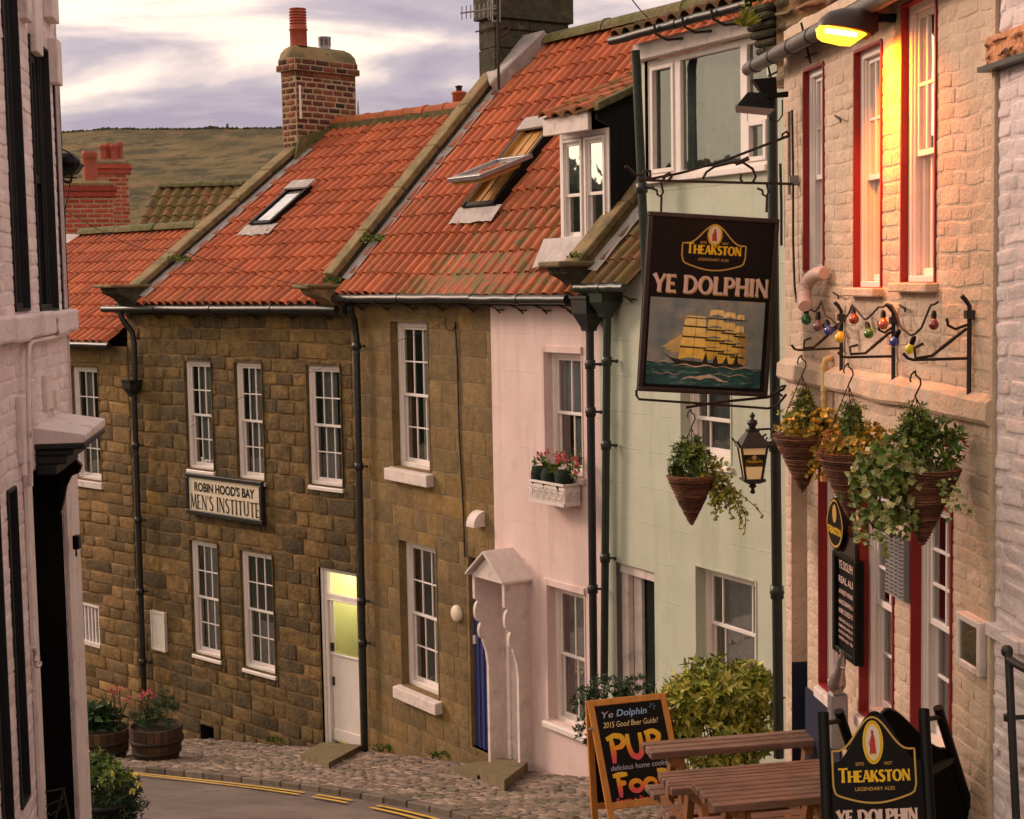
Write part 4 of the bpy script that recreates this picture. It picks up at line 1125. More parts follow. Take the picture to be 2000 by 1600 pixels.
mb = MB(); q_ = FI.w(am, 3.80, ztop)
mb.lathe([(.10, 0), (.10, .06)], q_, 12); mb.lathe([(.11, .17), (.115, .21)], q_, 12)
for i in range(8): an = math.pi * i / 4; mb.tube([q_ + Vector((.095 * math.cos(an), .095 * math.sin(an), .05)), q_ + Vector((.095 * math.cos(an), .095 * math.sin(an), .18))], .012, 4)
for i in range(4): mb.lathe([(.10, .07 + i * .028), (.10, .078 + i * .028)], q_, 12)
mb.build('chimney_cowl', M_['aluminium'], chim)
for v_ in (c0 + .0, ): 
    mb = MB(); mb.tube([FI.w(c1 + .03, cd0 + .06, zt_ - .4), FI.w(c1 + .03, cd0 + .06, zt_ - .95)], .02, 5); mb.build('cable_trunking', M_['white'], chim)
fm = MB(); fm.prism([FI.w(c1 + .01, cd0 - .1, zb_ - .2), FI.w(c1 + .01, cd1 + .1, zRI - .02), FI.w(c1 + .01, cd1, zRI + .15), FI.w(c1 + .01, cd0, zb_ + .15)], FI.t * .05); fm.build('flashing', M_['ridge'], chim)
# skylight
def skylight(root, rp, aL_, aR_, w0, w1, open_ang=None, name='skylight', h=.13, fr=.07):
    P = rp['P']; mb = MB()
    def bx(x0, x1, y0, y1, h0, h1, M=mb): M.hexa([P(x0, y0, h0), P(x1, y0, h0), P(x1, y1, h0), P(x0, y1, h0), P(x0, y0, h1), P(x1, y0, h1), P(x1, y1, h1), P(x0, y1, h1)])
    bx(aL_, aL_ + fr, w0, w1, -.02, h); bx(aR_ - fr, aR_, w0, w1, -.02, h); bx(aL_ + fr, aR_ - fr, w0, w0 + fr, -.02, h * .9); bx(aL_ + fr, aR_ - fr, w1 - fr, w1, -.02, h)
    o = mb.build(name, M_['signblack'], root, bevel=.006)
    m2 = MB(); bx(aL_ - .01, aR_ + .01, w1 - .10, w1 + .12, h + .001, h + .03, m2); m2.build('top_cover', M_['lead'], o)
    m2 = MB(); vs = []
    for i in range(11):
        x = aL_ - .12 + (aR_ - aL_ + .24) * i / 10
        vs += [P(x, w0 - .22 - .03 * random.random(), .055 + .012 * math.sin(i * 2.2)), P(x, w0 + .02, .075)]
    m2.add(vs, [(2 * i, 2 * i + 2, 2 * i + 3, 2 * i + 1) for i in range(10)], (.5, .5, 0), True); m2.build('lead_apron', M_['lead'], o)
    if open_ang is None:
        g = MB(); g.quad(P(aL_ + fr, w0 + fr, h * .8), P(aR_ - fr, w0 + fr, h * .8), P(aR_ - fr, w1 - fr, h * .8), P(aL_ + fr, w1 - fr, h * .8)); g.build('pane', M_['glass_bright'], o)
        g = MB(); g.quad(P(aL_ + fr, w0 + fr, .07), P(aR_ - fr, w0 + fr, .07), P(aR_ - fr, w1 - fr, .07), P(aL_ + fr, w1 - fr, .07)); g.build('blind', M_['whitecurtain'], o)
    else:
        ins = MB(); e = fr * .95
        ins.quad(P(aL_ + e, w0 + e, .062), P(aR_ - e, w0 + e, .062), P(aR_ - e, w1 - e, .062), P(aL_ + e, w1 - e, .062))
        for (x0, x1) in ((aL_ + fr, aL_ + fr + .012), (aR_ - fr - .012, aR_ - fr)): bx(x0, x1, w0 + fr, w1 - fr, .06, h * .95, ins)
        for t_ in (.35, .62): x = aL_ + (aR_ - aL_) * t_; bx(x, x + .014, w0 + fr, w1 - fr, .063, .075, ins)
        ins.build('pine_lining', M_['oak'], o)
        wm = (w0 + w1) / 2 + .04; ca, sa = math.cos(open_ang), math.sin(open_ang); Ls = (w1 - w0) / 2 - .02
        def S(x, y, k): # pivoting sash, y measured along the sash from the pivot
            return P(x, wm + y * ca + k * sa, h + .0 - y * sa + k * ca)
        sm = MB()
        def sb(x0, x1, y0, y1, k0, k1, M=sm): M.hexa([S(x0, y0, k0), S(x1, y0, k0), S(x1, y1, k0), S(x0, y1, k0), S(x0, y0, k1), S(x1, y0, k1), S(x1, y1, k1), S(x0, y1, k1)])
        x0, x1 = aL_ - .01, aR_ + .01
        sb(x0, x0 + .075, -Ls - .04, .10, -.02, .035); sb(x1 - .075, x1, -Ls - .04, .10, -.02, .035); sb(x0 + .075, x1 - .075, -Ls - .04, -Ls + .05, -.02, .035); sb(x0 + .075, x1 - .075, .03, .10, -.02, .035)
        so_ = sm.build('open_sash', M_['aluminium'], o, bevel=.004)
        wd = MB(); sb(x0 + .03, x0 + .075, -Ls, .08, -.07, -.021, wd); sb(x1 - .075, x1 - .03, -Ls, .08, -.07, -.021, wd); sb(x0 + .075, x1 - .075, -Ls, -Ls + .05, -.07, -.021, wd); wd.build('sash_lining', M_['oak'], so_)
        g = MB(); g.quad(S(x0 + .07, -Ls + .04, .01), S(x1 - .07, -Ls + .04, .01), S(x1 - .07, .04, .01), S(x0 + .07, .04, .01)); g.build('pane', M_['glass_bright'], so_)
    return o
bL, wL = rpI['H'](487, 440, .08); bR, wR = rpI['H'](590, 378, .08)
skylight(rootI, rpI, rpI['H'](487, 441, .08)[0], rpI['H'](524, 440, .08)[0] + .06, wL, rpI['H'](560, 370, .08)[1])

# downpipes on the institute
d1 = -.12
def pI(u, v, d=d1, F=FI): a, z = F.h(u, v, d); return F.w(a, d, z)
downpipe(rootI, [pI(236, 606, -.24), pI(236, 618, -.24), pI(246, 634, -.2), pI(258, 648), pI(262, 670), pI(264, 760)], .044, hopper=(pI(258, 758, -.13), .22, .26, FI.ang))
downpipe(rootI, [pI(262, 770), pI(281, 1350)], .044, collars=(.17, .42, .66, .9), F=FI)
# institute name board
a0, z1 = FI.h(365, 922, -.06); a1, _ = FI.h(515, 985, -.06); z0 = hz(FI, 440, 1014, -.06); z1 = hz(FI, 440, 932, -.06)
rs = thing('institute_name_sign', 'cream institute name board in a black frame on the dark stone wall', 'sign', FI.w((a0 + a1) / 2, -.06, z0), FI.ang)
mb = MB()
for q in ((a0, a1, z0, z0 + .07), (a0, a1, z1 - .06, z1), (a0, a0 + .06, z0 + .07, z1 - .06), (a1 - .06, a1, z0 + .07, z1 - .06)): fbox(mb, FI, q[0], q[1], -.10, -.03, q[2], q[3])
mb.build('frame', M_['black'], rs, bevel=.01, seg=2)
mb = MB(); fbox(mb, FI, a0 + .055, a1 - .055, -.072, -.04, z0 + .06, z1 - .05); mb.build('panel', M_['creampanel'], rs)
fr_ = frame2d(FI.w(a0, -.073, z0), FI.t, (0, 0, 1)); wd_ = a1 - a0; hh = z1 - z0
mb = MB(); plain(mb, fr_, "ROBIN HOOD'S BAY", .20, wd_ - .19, hh * .585, hh * .215, .002, bold=.035); 
flared(mb, fr_, "MEN'S INSTITUTE", .095, wd_ - .085, hh * .145, hh * .36, .12, .055, 1.3, .002, sp=.12)
mb.build('lettering', M_['ink'], rs)
# notice case on the stone wall
r_ = FI.rect(298, 322, 1197, 1268, -.05)
rn = thing('wall_notice', 'narrow white notice frame fixed low on the dark stone wall beside the black downpipe', 'notice', FI.w(r_[0], -.03, r_[2]), FI.ang)
mb = MB()
for q in ((r_[0] - .02, r_[1] + .02, r_[2] - .02, r_[2] + .01), (r_[0] - .02, r_[1] + .02, r_[3] - .01, r_[3] + .02), (r_[0] - .02, r_[0] + .01, r_[2] + .01, r_[3] - .01), (r_[1] - .01, r_[1] + .02, r_[2] + .01, r_[3] - .01)): fbox(mb, FI, q[0], q[1], -.07, -.02, q[2], q[3])
mb.build('frame', M_['oldwhite'], rn)
mb = MB(); fbox(mb, FI, r_[0] + .005, r_[1] - .005, -.055, -.03, r_[2], r_[3]); mb.build('paper', M_['paper'], rn)

# ------------------------------------------------------------------ brown ashlar house and pink house under one long roof
aP = ha(FB, 963, 800); aPE = ha(FB, 1176, 900)
zEB = hz(FB, 800, 572, -.2); dRB = 2.98; zRB = hz(FB, 1100, 78, dRB)
rpB = roofplane(FB, -.2, zEB, dRB, zRB)
zb = zg(20) - .5; ztB = hz(FB, 800, 590) + .1
rootB = thing('brown_ashlar_house', 'brown ashlar house with two tall sash windows, left of the pink house', 'house', FB.w(0, 0, zg(20.3)), FB.ang)
BU = FB.rect(766, 838, 628, 916); BL_ = FB.rect(783, 855, 1063, 1350)
BD = (ha(FB, 912, 1300), aP + ha(FB, 948, 1300) - ha(FB, 948, 1300) + .16, zg(17.6) + .1, hz(FB, 930, 1088))
BD = (ha(FB, 914, 1300), ha(FB, 985, 1300), zg(17.4) + .12, hz(FB, 935, 1092))
BDb = (BD[0], aP, BD[2], BD[3])
hB = [BU, BL_, BDb]
mb = MB(); sheet_holes(mb, FB, 0, aP, zb, ztB, hB); mb.build('wall', M_['ashlar_joint'], rootB)
mb = MB(); masonry(mb, FB, 0, aP, zb, ztB, hB, (.26, .31), (.30, .70), .004, .005, .004, .002, warp=.004, fl=.15, zmin=lambda a: zg(FB.w(a, 0, 0).y) - .25)
mb.build('stonework', M_['ashlar'], rootB)
shell(FB, 0, aP, zb, zEB, 2 * dRB, dRB, zRB, M_['ashlar'], rootB, True, False)
for r_, c in ((BU, [(.42, 1, 0, 1)]), (BL_, [(.5, 1, 0, 1)])):
    window(FB, rootB, r_, .10, 'ashlar', fwid=.075, cols=3, rows=(2, 2), curtain=c, cdepth=.14, curtain_mat='whitecurtain', sill=(.11, .17, .07, 'oldwhite'), rel=.012, glass='glass')
mb = MB(); fbox(mb, FB, BD[0], BD[0] + .05, -.0, .3, BD[2], BD[3]); mb.build('door_jamb', M_['ashlar'], rootB)
mb = MB(); x0, x1 = BD[0] + .05, BD[0] + .42; fbox(mb, FB, x0, x1, .06, .10, BD[2], BD[3] - .05)
for q in (.10, .2, .3): fbox(mb, FB, x0 + q, x0 + q + .025, .045, .062, BD[2], BD[3] - .05)
bd = mb.build('door', M_['blue'], rootB)
mb = MB(); fbox(mb, FB, x0 + .02, x0 + .06, .03, .062, BD[2] + 1.25, BD[2] + 1.35); mb.build('letter_plate', M_['oldwhite'], bd)
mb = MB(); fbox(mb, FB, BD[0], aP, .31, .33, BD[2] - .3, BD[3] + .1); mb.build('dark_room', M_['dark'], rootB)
def mossB(a, w):
    m = max(0, min(1, (a - 1.2) / 2.5)) * (.25 + .75 * max(0, 1 - w / 2.6))
    return max(0, min(1, m * .75 + (.15 if w < .6 else 0) + .35 * nz(a * .9, w * .9, 4)) * random.uniform(.25, 1.3))
sagB = lambda a, w: -.06 * math.exp(-((w) / 1.0) ** 2) * (.3 + .7 * math.sin(a * .9) ** 2) + .045 * math.sin(a * 1.3 + .5) * math.exp(-w / 2.5)
pantiles(rpB, .0, aP, .205, .335, mossf=mossB, sag=sagB, root=rootB)
coping(rootB, rpB, -.31, -.02, .15, rpB['L'] - .55, .22, .09, 'coping')
kneeler(rootB, FB, -.38, .02, hz(FB, 655, 563, -.3), .55, 'coping', 'slab', h=.38, capth=.055)
gutter(FB, rootB, .03, aP, -.26, hz(FB, 820, 583, -.26), .052, brackets=5)
fas = MB(); fbox(fas, FB, 0, aP, -.14, -.02, zEB - .15, zEB + .0); fas.build('fascia', M_['black'], rootB)
gutn = ha(FB, 1055, 85, dRB)
ridge_tiles(FB, rootB, gutn, aP + .0, dRB, zRB - .03, .17, 1.3, M_['ridge'])
pB = lambda u, v, d=-.12: pI(u, v, d, FB)
downpipe(rootB, [pB(684, 598, -.24), pB(686, 612, -.22), pB(692, 628), pB(696, 660), pB(713, 1482)], .046, collars=(.02, .30, .62, .72), F=FB)
# big sooty stone chimney on the left gable
s0, s1, q0, q1 = -.40, .0, 2.35, 3.62
mb = MB(); zc0, zc1 = 2.0, 5.2
for k_ in range(8):
    z_ = zc0 + (zc1 - zc0) * k_ / 8; z2 = zc0 + (zc1 - zc0) * (k_ + 1) / 8; e_ = .012 * random.random() + (.05 if k_ == 4 else 0)
    mb.hexa([FB.w(a, d, z) for z in (z_ + .008, z2 - .008) for a, d in ((s0 - e_, q0 - e_), (s1 + e_, q0 - e_), (s1 + e_, q1 + e_), (s0 - e_, q1 + e_))], rc())
for z_, z2 in ((zc0, zc1),): mb.hexa([FB.w(a, d, z) for z in (z_, z2 - .01) for a, d in ((s0 + .01, q0 + .01), (s1 - .01, q0 + .01), (s1 - .01, q1 - .01), (s0 + .01, q1 - .01))], rc())
for k_ in range(8):
    z_ = zc0 + (zc1 - zc0) * k_ / 8
    x_ = q0 + (q1 - q0) * random.uniform(.3, .7); mb.hexa([FB.w(a, d, z) for z in (z_ + .01, z_ + .38) for a, d in ((s1 - .0, q0 + .01), (s1 + .016, q0 + .01), (s1 + .016, x_), (s1 - .0, x_))], rc())
    mb.hexa([FB.w(a, d, z) for z in (z_ + .01, z_ + .38) for a, d in ((s1 - .0, x_ + .012), (s1 + .014, x_ + .012), (s1 + .014, q1 - .01), (s1 - .0, q1 - .01))], rc())
chB = mb.build('chimney', M_['darkstone'], rootB, bevel=.015)
mb = MB(); zz = hz(FB, 1000, 45, q0); mb.tube([FB.w(s0 - .03, q0 - .03, zz), FB.w(s1 + .03, q0 - .03, zz), FB.w(s1 + .03, q1, zz)], .012, 5); mb.build('strap', M_['rust'], chB)
mb = MB(); mb.hexa([rpB['P'](a, w, h) for h in (0, .22) for a, w in ((-.34, rpB['L'] - .62), (.16, rpB['L'] - 1.0), (.5, rpB['L'] + .02), (-.34, rpB['L'] + .02))]); mb.build('flashing', M_['lead'], rootB, bevel=.02)
# skylights
PX = rpB['H']
aa0 = PX(905, 398, .1)[0]; ww0 = PX(935, 402, .1)[1]; aa1 = PX(962, 400, .1)[0] + .03; ww1 = PX(1045, 246, .1)[1]
skylight(rootB, rpB, aa0 + .03, aa1, ww0, ww1, R(27))
# wall lamp cowl, disc, cable
mb = MB(); a_, z_ = FB.h(940, 1012, 0)
for i in range(7):
    an0 = R(i * 13); 
vs = []
for i in range(8):
    an = R(90 * i / 7); vs += [FB.w(a_ - .085, -.16 * math.cos(an) , z_ - .09 + .18 * math.sin(an)), FB.w(a_ + .085, -.16 * math.cos(an), z_ - .09 + .18 * math.sin(an))]
mb.add(vs, [(2 * i, 2 * i + 1, 2 * i + 3, 2 * i + 2) for i in range(7)], smooth=True)
for sgn in (0, 1): mb.add([vs[2 * i + sgn] for i in range(8)] + [FB.w(a_ + (-.085, .085)[sgn], 0, z_ - .09)], [tuple(range(9))])
mb.build('vent_cowl', M_['oldwhite'], rootB)
mb = MB(); a_, z_ = FB.h(893, 1198, -.02); mb.lathe([(.001, 0), (.085, .0), (.10, .02), (.10, .05)], FB.w(a_, -.06, z_), 20, axis=FB.n); mb.build('meter_cover', M_['creampanel'], rootB)

# pink house
rootP = thing('pink_rendered_house', 'pale pink rendered house with a dormer and a white gabled porch', 'house', FB.w(aP, 0, zg(17.5)), FB.ang)
PU = FB.rect(1070, 1139, 690, 925); PL = FB.rect(1076, 1145, 1153, 1418)
PDo = (aP, ha(FB, 1012, 1300), zg(17.4) + .1, hz(FB, 985, 1120))
hP = [PU, PL, PDo]
mb = MB(); sheet_holes(mb, FB, aP, aPE, zb, ztB, hP, d=-.012)
for r_ in (PU, PL):
    a0, a1, z0, z1 = r_
for k_ in range(16):
    z_ = zb + .3 + k_ * .42
    if z_ > ztB - .1: break
    pts = [(aP + (aPE - aP) * i / 16, z_ + .006 * nz(i, k_)) for i in range(17)]
    for (x0, y0), (x1, y1) in zip(pts, pts[1:]):
        if any(h[0] - .1 < x1 and x0 < h[1] + .1 and h[2] - .12 < y0 < h[3] + .12 for h in hP) or random.random() < .35: continue
        mb.tube([FB.w(x0, -.012, y0), FB.w(x1, -.012, y1)], .0035, 4)
mb.build('wall', M_['pink'], rootP)
shell(FB, aP, aPE, zb, zEB, 2 * dRB, dRB, zRB, M_['pink'], rootP, False, True)
for a0, a1, z0, z1 in (PU, PL):      # raised surrounds
    mb = MB()
    fbox(mb, FB, a0 - .075, a0, -.035, .0, z0 - .0, z1 + .075); fbox(mb, FB, a0, a1 + .02, -.035, .0, z1, z1 + .075)
    fbox(mb, FB, a0 - .02, a0, -.045, -.034, z0, z1 + .02)
    mb.build('window_surround', M_['pink'], rootP, bevel=.006)
window(FB, rootP, PU, .06, 'pink', fwid=.05, cols=2, rows=(1, 1), curtain=[(0, 1, .47, 1), (.45, .75, 0, .45)], cdepth=.13, curtain_mat='whitecurtain', sill=(.06, .08, .05, 'pink'), glass='glass_sky', widths=(.5,))
window(FB, rootP, PL, .07, 'pink', fwid=.05, cols=2, rows=(1, 1), curtain=[(0, .5, 0, 1), (.6, 1, 0, 1)], cdepth=.2, sill=(.07, .09, .1, 'white'), glass='glass', widths=(.5,))
pantiles(rpB, aP, aPE - .12, .205, .335, mossf=mossB, sag=sagB, root=rootP)
ridge_tiles(FB, rootP, aP, aPE + .6, dRB, zRB - .03, .17, 1.3, M_['ridge'])
gutter(FB, rootP, aP, aPE - .22, -.26, hz(FB, 1060, 585, -.26), .05, brackets=4)
fas = MB(); fbox(fas, FB, aP, aPE - .1, -.14, -.02, zEB - .15, zEB + .0); fas.build('fascia', M_['black'], rootP)
downpipe(rootP, [pB(1152, 640, -.16), pB(1160, 1345, -.16)], .042, collars=(.10, .23, .72), F=FB, hopper=(pB(1150, 612, -.16), .26, .36, FB.ang))
# porch
po = MB()
yA, yR = .0, .0
ridge0 = pI(1003, 1074, 0, FB); 
pd = .42
aR_, zR_ = FB.h(1003, 1074, 0); aRr, zRr = FB.h(1046, 1132, -.02)
hw_ = .385; aRr = aR_ + hw_; hgt_ = .30; aLl = aR_ - hw_
for (x0, x1) in ((aLl, aR_), (aRr, aR_)):
    A, B = FB.w(x0, .0, zR_ - hgt_), FB.w(x1, .0, zR_); A2, B2 = FB.w(x0, -pd, zR_ - hgt_), FB.w(x1, -pd, zR_)
    up_ = Vector((0, 0, .035)); po.hexa([A, B, B2, A2, A + up_, B + up_, B2 + up_, A2 + up_])
porch = po.build('porch', M_['oldwhite'], rootP, bevel=.006)
mb = MB(); mb.prism([FB.w(aLl + .05, -pd + .06, zR_ - hgt_ + .0), FB.w(aRr - .05, -pd + .06, zR_ - hgt_ + .0), FB.w(aR_, -pd + .06, zR_ - .05)], FB.n * .03); mb.build('porch_gable', M_['oldwhite'], porch)
def scallop(a, m):
    z0, z1 = zg(FB.w(a, 0, 0).y) + .02, zR_ - hgt_
    prof = [(0.0, z0), (-.19, z0), (-.19, z1 - 1.05), (-.21, z1 - .90), (-.255, z1 - .76), (-.25, z1 - .74)]
    for i in range(9): an = R(-80 + 160 * i / 8); prof.append((-.265 - .045 * math.cos(an), z1 - .64 + .095 * math.sin(an)))
    for i in range(9): an = R(-80 + 160 * i / 8); prof.append((-.30 - .06 * math.cos(an), z1 - .41 + .12 * math.sin(an)))
    prof += [(-.36, z1 - .26), (-.36, z1), (0, z1)]
    mb = MB(); mb.prism([FB.w(a, d, z) for d, z in prof], FB.t * .045); mb.build('scalloped_side', M_[m], porch, bevel=.004)
scallop(aRr - .09, 'oldwhite'); scallop(aLl + .07, 'oldwhite')
d_ = MB(); fbox(d_, FB, aP + .0, aRr - .04, .05, .09, PDo[2], PDo[3]); fbox(d_, FB, BD[0] + .42, aP + .02, .0, .05, PDo[2], PDo[3])
for i in range(5): x = aLl + .2 + i * .12; fbox(d_, FB, x, x + .01, .04, .05, PDo[2], PDo[3])
dr_ = d_.build('door', M_['oldwhite'], rootP)
mb = MB(); 
for zz in (PDo[2] + .55, PDo[2] + 1.05): fbox(mb, FB, aLl + .30, aLl + .36, .06, .10, zz, zz + .05)
mb.build('door_latch', M_['grey'], dr_)
stp = [ground(932, 1503, .14), ground(985, 1527, .14), FB.w(aRr - .12, -.02, 0), FB.w(aLl + .03, -.02, 0)]
mb = MB(); mb.prism([Vector((p.x, p.y, zg(p.y) + KH + .085)) for p in stp], (0, 0, -.45)); mb.build('doorstep', M_['slab'], rootP, bevel=.025, seg=2)
stp = [ground(876, 1504, .06), ground(932, 1520, .06), FB.w(aLl + .02, -.02, 0), FB.w(aLl - .36, -.02, 0)]
mb = MB(); mb.prism([Vector((p.x, p.y, zg(p.y) + KH + .02)) for p in stp], (0, 0, -.45)); mb.build('doorstep', M_['slab'], rootB, bevel=.02, seg=2)
# dormer
aD, wD = rpB['H'](1145, 478); dF = -.2 + (dRB + .2) * wD / rpB['L']
DRc = FB.rect(1094, 1190, 250, 475, dF)
a0, a1, z0, z1 = DRc
zf = hz(FB, 1140, 256, dF)
back = dRB * .97
zcat = lambda d: z1 + .215 + (d - dF) * .42
mb = MB()
for x0, x1 in ((a0 - .012, a0 + .02), (a1 - .02, a1 + .012)):
    dz = lambda d: -.2 * 0 + zEB + (d + .2) * (zRB - zEB) / (dRB + .2)
    dint = dF
    while dz(dint) < zcat(dint) and dint < back: dint += .05
    mb.prism([FB.w(x0, dF + .012, z0 - .1), FB.w(x0, dint, dz(dint) - .1), FB.w(x0, dint, zcat(dint)), FB.w(x0, dF - .16, zcat(dF - .16)), FB.w(x0, dF - .16, zcat(dF - .16) - .10), FB.w(x0, dF + .012, z1 - .02)], FB.t * (x1 - x0))
dor = mb.build('dormer', M_['blackwood'], rootP)
window(FB, rootP, (a0, a1, z0, z1 - .03), dF + .0 - .0, None, fwid=.06, cols=1, rows=(1, 1), sash=False, name='dormer_frame', curtain=None, glass='glass_sky', room=.14)
mid = (a0 + a1) / 2
window(FB, rootP, (a0 + .055, mid - .02, z0 + .05, z1 - .1), dF - .022, None, fwid=.035, cols=1, rows=(1, 1), name='dormer_casement', glass='glass_bright', meet=.44, room=.1, cdepth=.09, curtain=[(0, 1, 0, 1)])
window(FB, rootP, (mid + .02, a1 - .055, z0 + .05, z1 - .1), dF - .022, None, fwid=.035, cols=1, rows=(1, 1), name='dormer_casement', glass='glass_bright', meet=.44, room=.1, cdepth=.09, curtain=[(0, 1, 0, 1)])
mb = MB(); fbox(mb, FB, a0 - .03, a1 + .03, dF - .07, dF, z0 - .06, z0 - .01); mb.build('dormer_sill', M_['white'], rootP, bevel=.005)
mb = MB(); fa = FB.rect(1063, 1163, 248, 262, dF - .2)
mb.hexa([FB.w(fa[0], dF - .22, z1 - .06), FB.w(a1 - .06, dF - .22, z1 - .06), FB.w(a1 - .06, dF - .17, z1 - .06), FB.w(fa[0], dF - .17, z1 - .06), FB.w(fa[0], dF - .22, z1 + .13), FB.w(a1 - .06, dF - .22, z1 + .13), FB.w(a1 - .06, dF - .17, z1 + .13), FB.w(fa[0], dF - .17, z1 + .13)])
mb.build('dormer_fascia', M_['oldwhite'], rootP, bevel=.006)
vb = MB(); vb.hexa([FB.w(a, d, zcat(d) + h) for h in (-.01, .075) for a, d in ((a1 + .005, dF - .2), (a1 + .10, dF - .2), (a1 + .10, dint), (a1 + .005, dint))]); vb.build('mossy_verge', M_['ridge'], dor, bevel=.01)
rpD = roofplane(FB, dF - .25, z1 + .14, dint + .15, z1 + .14 + (dint + .4 - dF) * .42)
pantiles(rpD, fa[0] + .01, a1 + .02, .2, .33, mossf=lambda a, w: .45, root=rootP, mat_=M_['tile'], name='dormer_roof', sag=lambda a, w: .02 * math.sin(a * 5))
mb = MB(); vs = []
for i in range(13):
    x = a0 - .12 + (a1 - a0 + .2) * i / 12; aa, ww = x, wD
    vs += [rpB['P'](x, wD - .04 - .0, .16), rpB['P'](x, wD - .34 - .05 * random.random(), .06 + .012 * math.sin(i * 2.4))]
mb.add(vs, [(2 * i, 2 * i + 2, 2 * i + 3, 2 * i + 1) for i in range(12)], (.5, .5, 0), True); mb.build('lead_apron', M_['lead'], rootP)

# ------------------------------------------------------------------ pale green house
aGE = 3.35
rootG = thing('pale_green_house', 'pale green rendered house with a big top floor window, behind the hanging pub sign', 'house', FG.w(0, 0, zg(15.8)), FG.ang)
aBW0 = ha(FG, 1257, 300)
zGe = hz(FG, 1215, 556, -.2); zGt = hz(FG, 1260, 112)
GT = (ha(FG, 1262, 240), ha(FG, 1502, 220), hz(FG, 1380, 337), hz(FG, 1380, 92))
GU = FG.rect(1332, 1430, 740, 900); GLo = FG.rect(1362, 1479, 1120, 1345); GD = (ha(FG, 1207, 1250), ha(FG, 1281, 1250), zg(15) + .1, hz(FG, 1243, 1108))
hG = [GT, GU, GLo, GD]; zbG = zg(16) - .5
mb = MB(); sheet_holes(mb, FG, 0, aBW0, zbG, zGe + .1, hG, -.012); sheet_holes(mb, FG, aBW0, aGE, zbG, zGt, hG, -.012);
for k_ in range(22):
    z_ = zbG + .2 + k_ * .36
    if z_ > GT[2] - .1: break
    pts = [(aGE * i / 18, z_ + .006 * nz(i, k_ + 30)) for i in range(19)]
    for (x0, y0), (x1, y1) in zip(pts, pts[1:]):
        if any(h[0] - .02 < x1 and x0 < h[1] + .02 and h[2] - .05 < y0 < h[3] + .05 for h in hG) or random.random() < .22 or (x0 < aBW0 and z_ > zGe - .1): continue
        mb.tube([FG.w(x0, -.012, y0), FG.w(x1, -.012, y1)], .0042, 4)
    x_ = random.uniform(0, .6)
    while x_ < aGE:
        if not any(h[0] - .05 < x_ < h[1] + .05 and h[2] - .4 < z_ < h[3] + .05 for h in hG) and random.random() < .35 and not (x_ < aBW0 and z_ > zGe - .4): mb.tube([FG.w(x_, -.011, z_), FG.w(x_, -.011, z_ + .36)], .003, 4)
        x_ += random.uniform(.5, .9)
mb.build('wall', M_['green'], rootG)
shell(FG, 0, aGE, zbG, zGe, 6.0, 3.0, 3.3, M_['green'], rootG, False, True)
window(FG, rootG, GLo, .09, 'green', fwid=.06, cols=3, rows=(1, 1), widths=(.2, .82), curtain=[(.02, .98, 0, 1)], cdepth=.2, curtain_mat='curtain', glass='glass_sky', sill=(.05, .07, .03, 'white'))
window(FG, rootG, GU, .09, 'green', fwid=.07, cols=2, rows=(1, 1), widths=(.25,), curtain=[(.02, .98, 0, 1)], cdepth=.2, glass='glass_sky', sill=(.05, .07, .03, 'white'))
# door
a0, a1, z0, z1 = GD
mb = MB(); fbox(mb, FG, a0, a0 + .12, .05, .12, z0, z1 - .10); fbox(mb, FG, a0, a1, .03, .12, z1 - .11, z1); fbox(mb, FG, a1 - .05, a1, .05, .12, z0, z1 - .11); fbox(mb, FG, a0 + .12, a0 + .27, .12, .16, z0, z1 - .11)
df = mb.build('door_frame', M_['oldwhite'], rootG, bevel=.005)
mb = MB(); fbox(mb, FG, a0 + .27, a1 - .05, .17, .21, z0, z1 - .11); mb.build('door', M_['pipe'], rootG)
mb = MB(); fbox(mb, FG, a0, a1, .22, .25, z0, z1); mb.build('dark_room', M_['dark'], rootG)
# top floor window: three lights
a0, a1, z0, z1 = GT
mb = MB(); f = .06
m1, m2 = ha(FG, 1322, 230), ha(FG, 1449, 230)
for x0, x1 in ((a0, a0 + f), (m1 - .07, m1 + .03), (m2 - .05, m2 + .05), (a1 - f, a1)): fbox(mb, FG, x0, x1, .02, .10, z0, z1)
for x0, x1 in ((a0 + f, m1 - .07), (m1 + .03, m2 - .05), (m2 + .05, a1 - f)): fbox(mb, FG, x0, x1, .02, .10, z1 - .06, z1); fbox(mb, FG, x0, x1, .02, .10, z0, z0 + .05)
zt2 = hz(FG, 1470, 225); fbox(mb, FG, m2 + .05, a1 - f, .025, .095, zt2 - .05, zt2 + .05)
fbox(mb, FG, a0 - .03, a1 + .03, -.07, .05, z0 - .05, z0 + .005)
tw = mb.build('big_window', M_['white'], rootG, bevel=.005)
sa = MB()
for x0, x1, y0, y1 in ((a0 + f, m1 - .07, z0 + .05, z1 - .06), (m2 + .05, a1 - f, z0 + .05, zt2 - .05)):
    for q in ((x0, x0 + .04, y0, y1), (x1 - .04, x1, y0, y1), (x0 + .04, x1 - .04, y0, y0 + .04), (x0 + .04, x1 - .04, y1 - .04, y1)): fbox(sa, FG, q[0], q[1], .005, .06, q[2], q[3])
sa.build('casement', M_['white'], tw, bevel=.004)
g = MB()
for x0, x1, y0, y1 in ((a0 + f, m1 - .07, z0 + .05, z1 - .06), (m1 + .03, m2 - .05, z0 + .05, z1 - .06), (m2 + .05, a1 - f, z0 + .05, zt2 - .05), (m2 + .05, a1 - f, zt2 + .05, z1 - .06)):
    g = MB(); g.quad(FG.w(x0, .055, y0), FG.w(x1, .055, y0), FG.w(x1, .055, y1), FG.w(x0, .055, y1)); g.build('pane', M_['glass_clear'], tw)
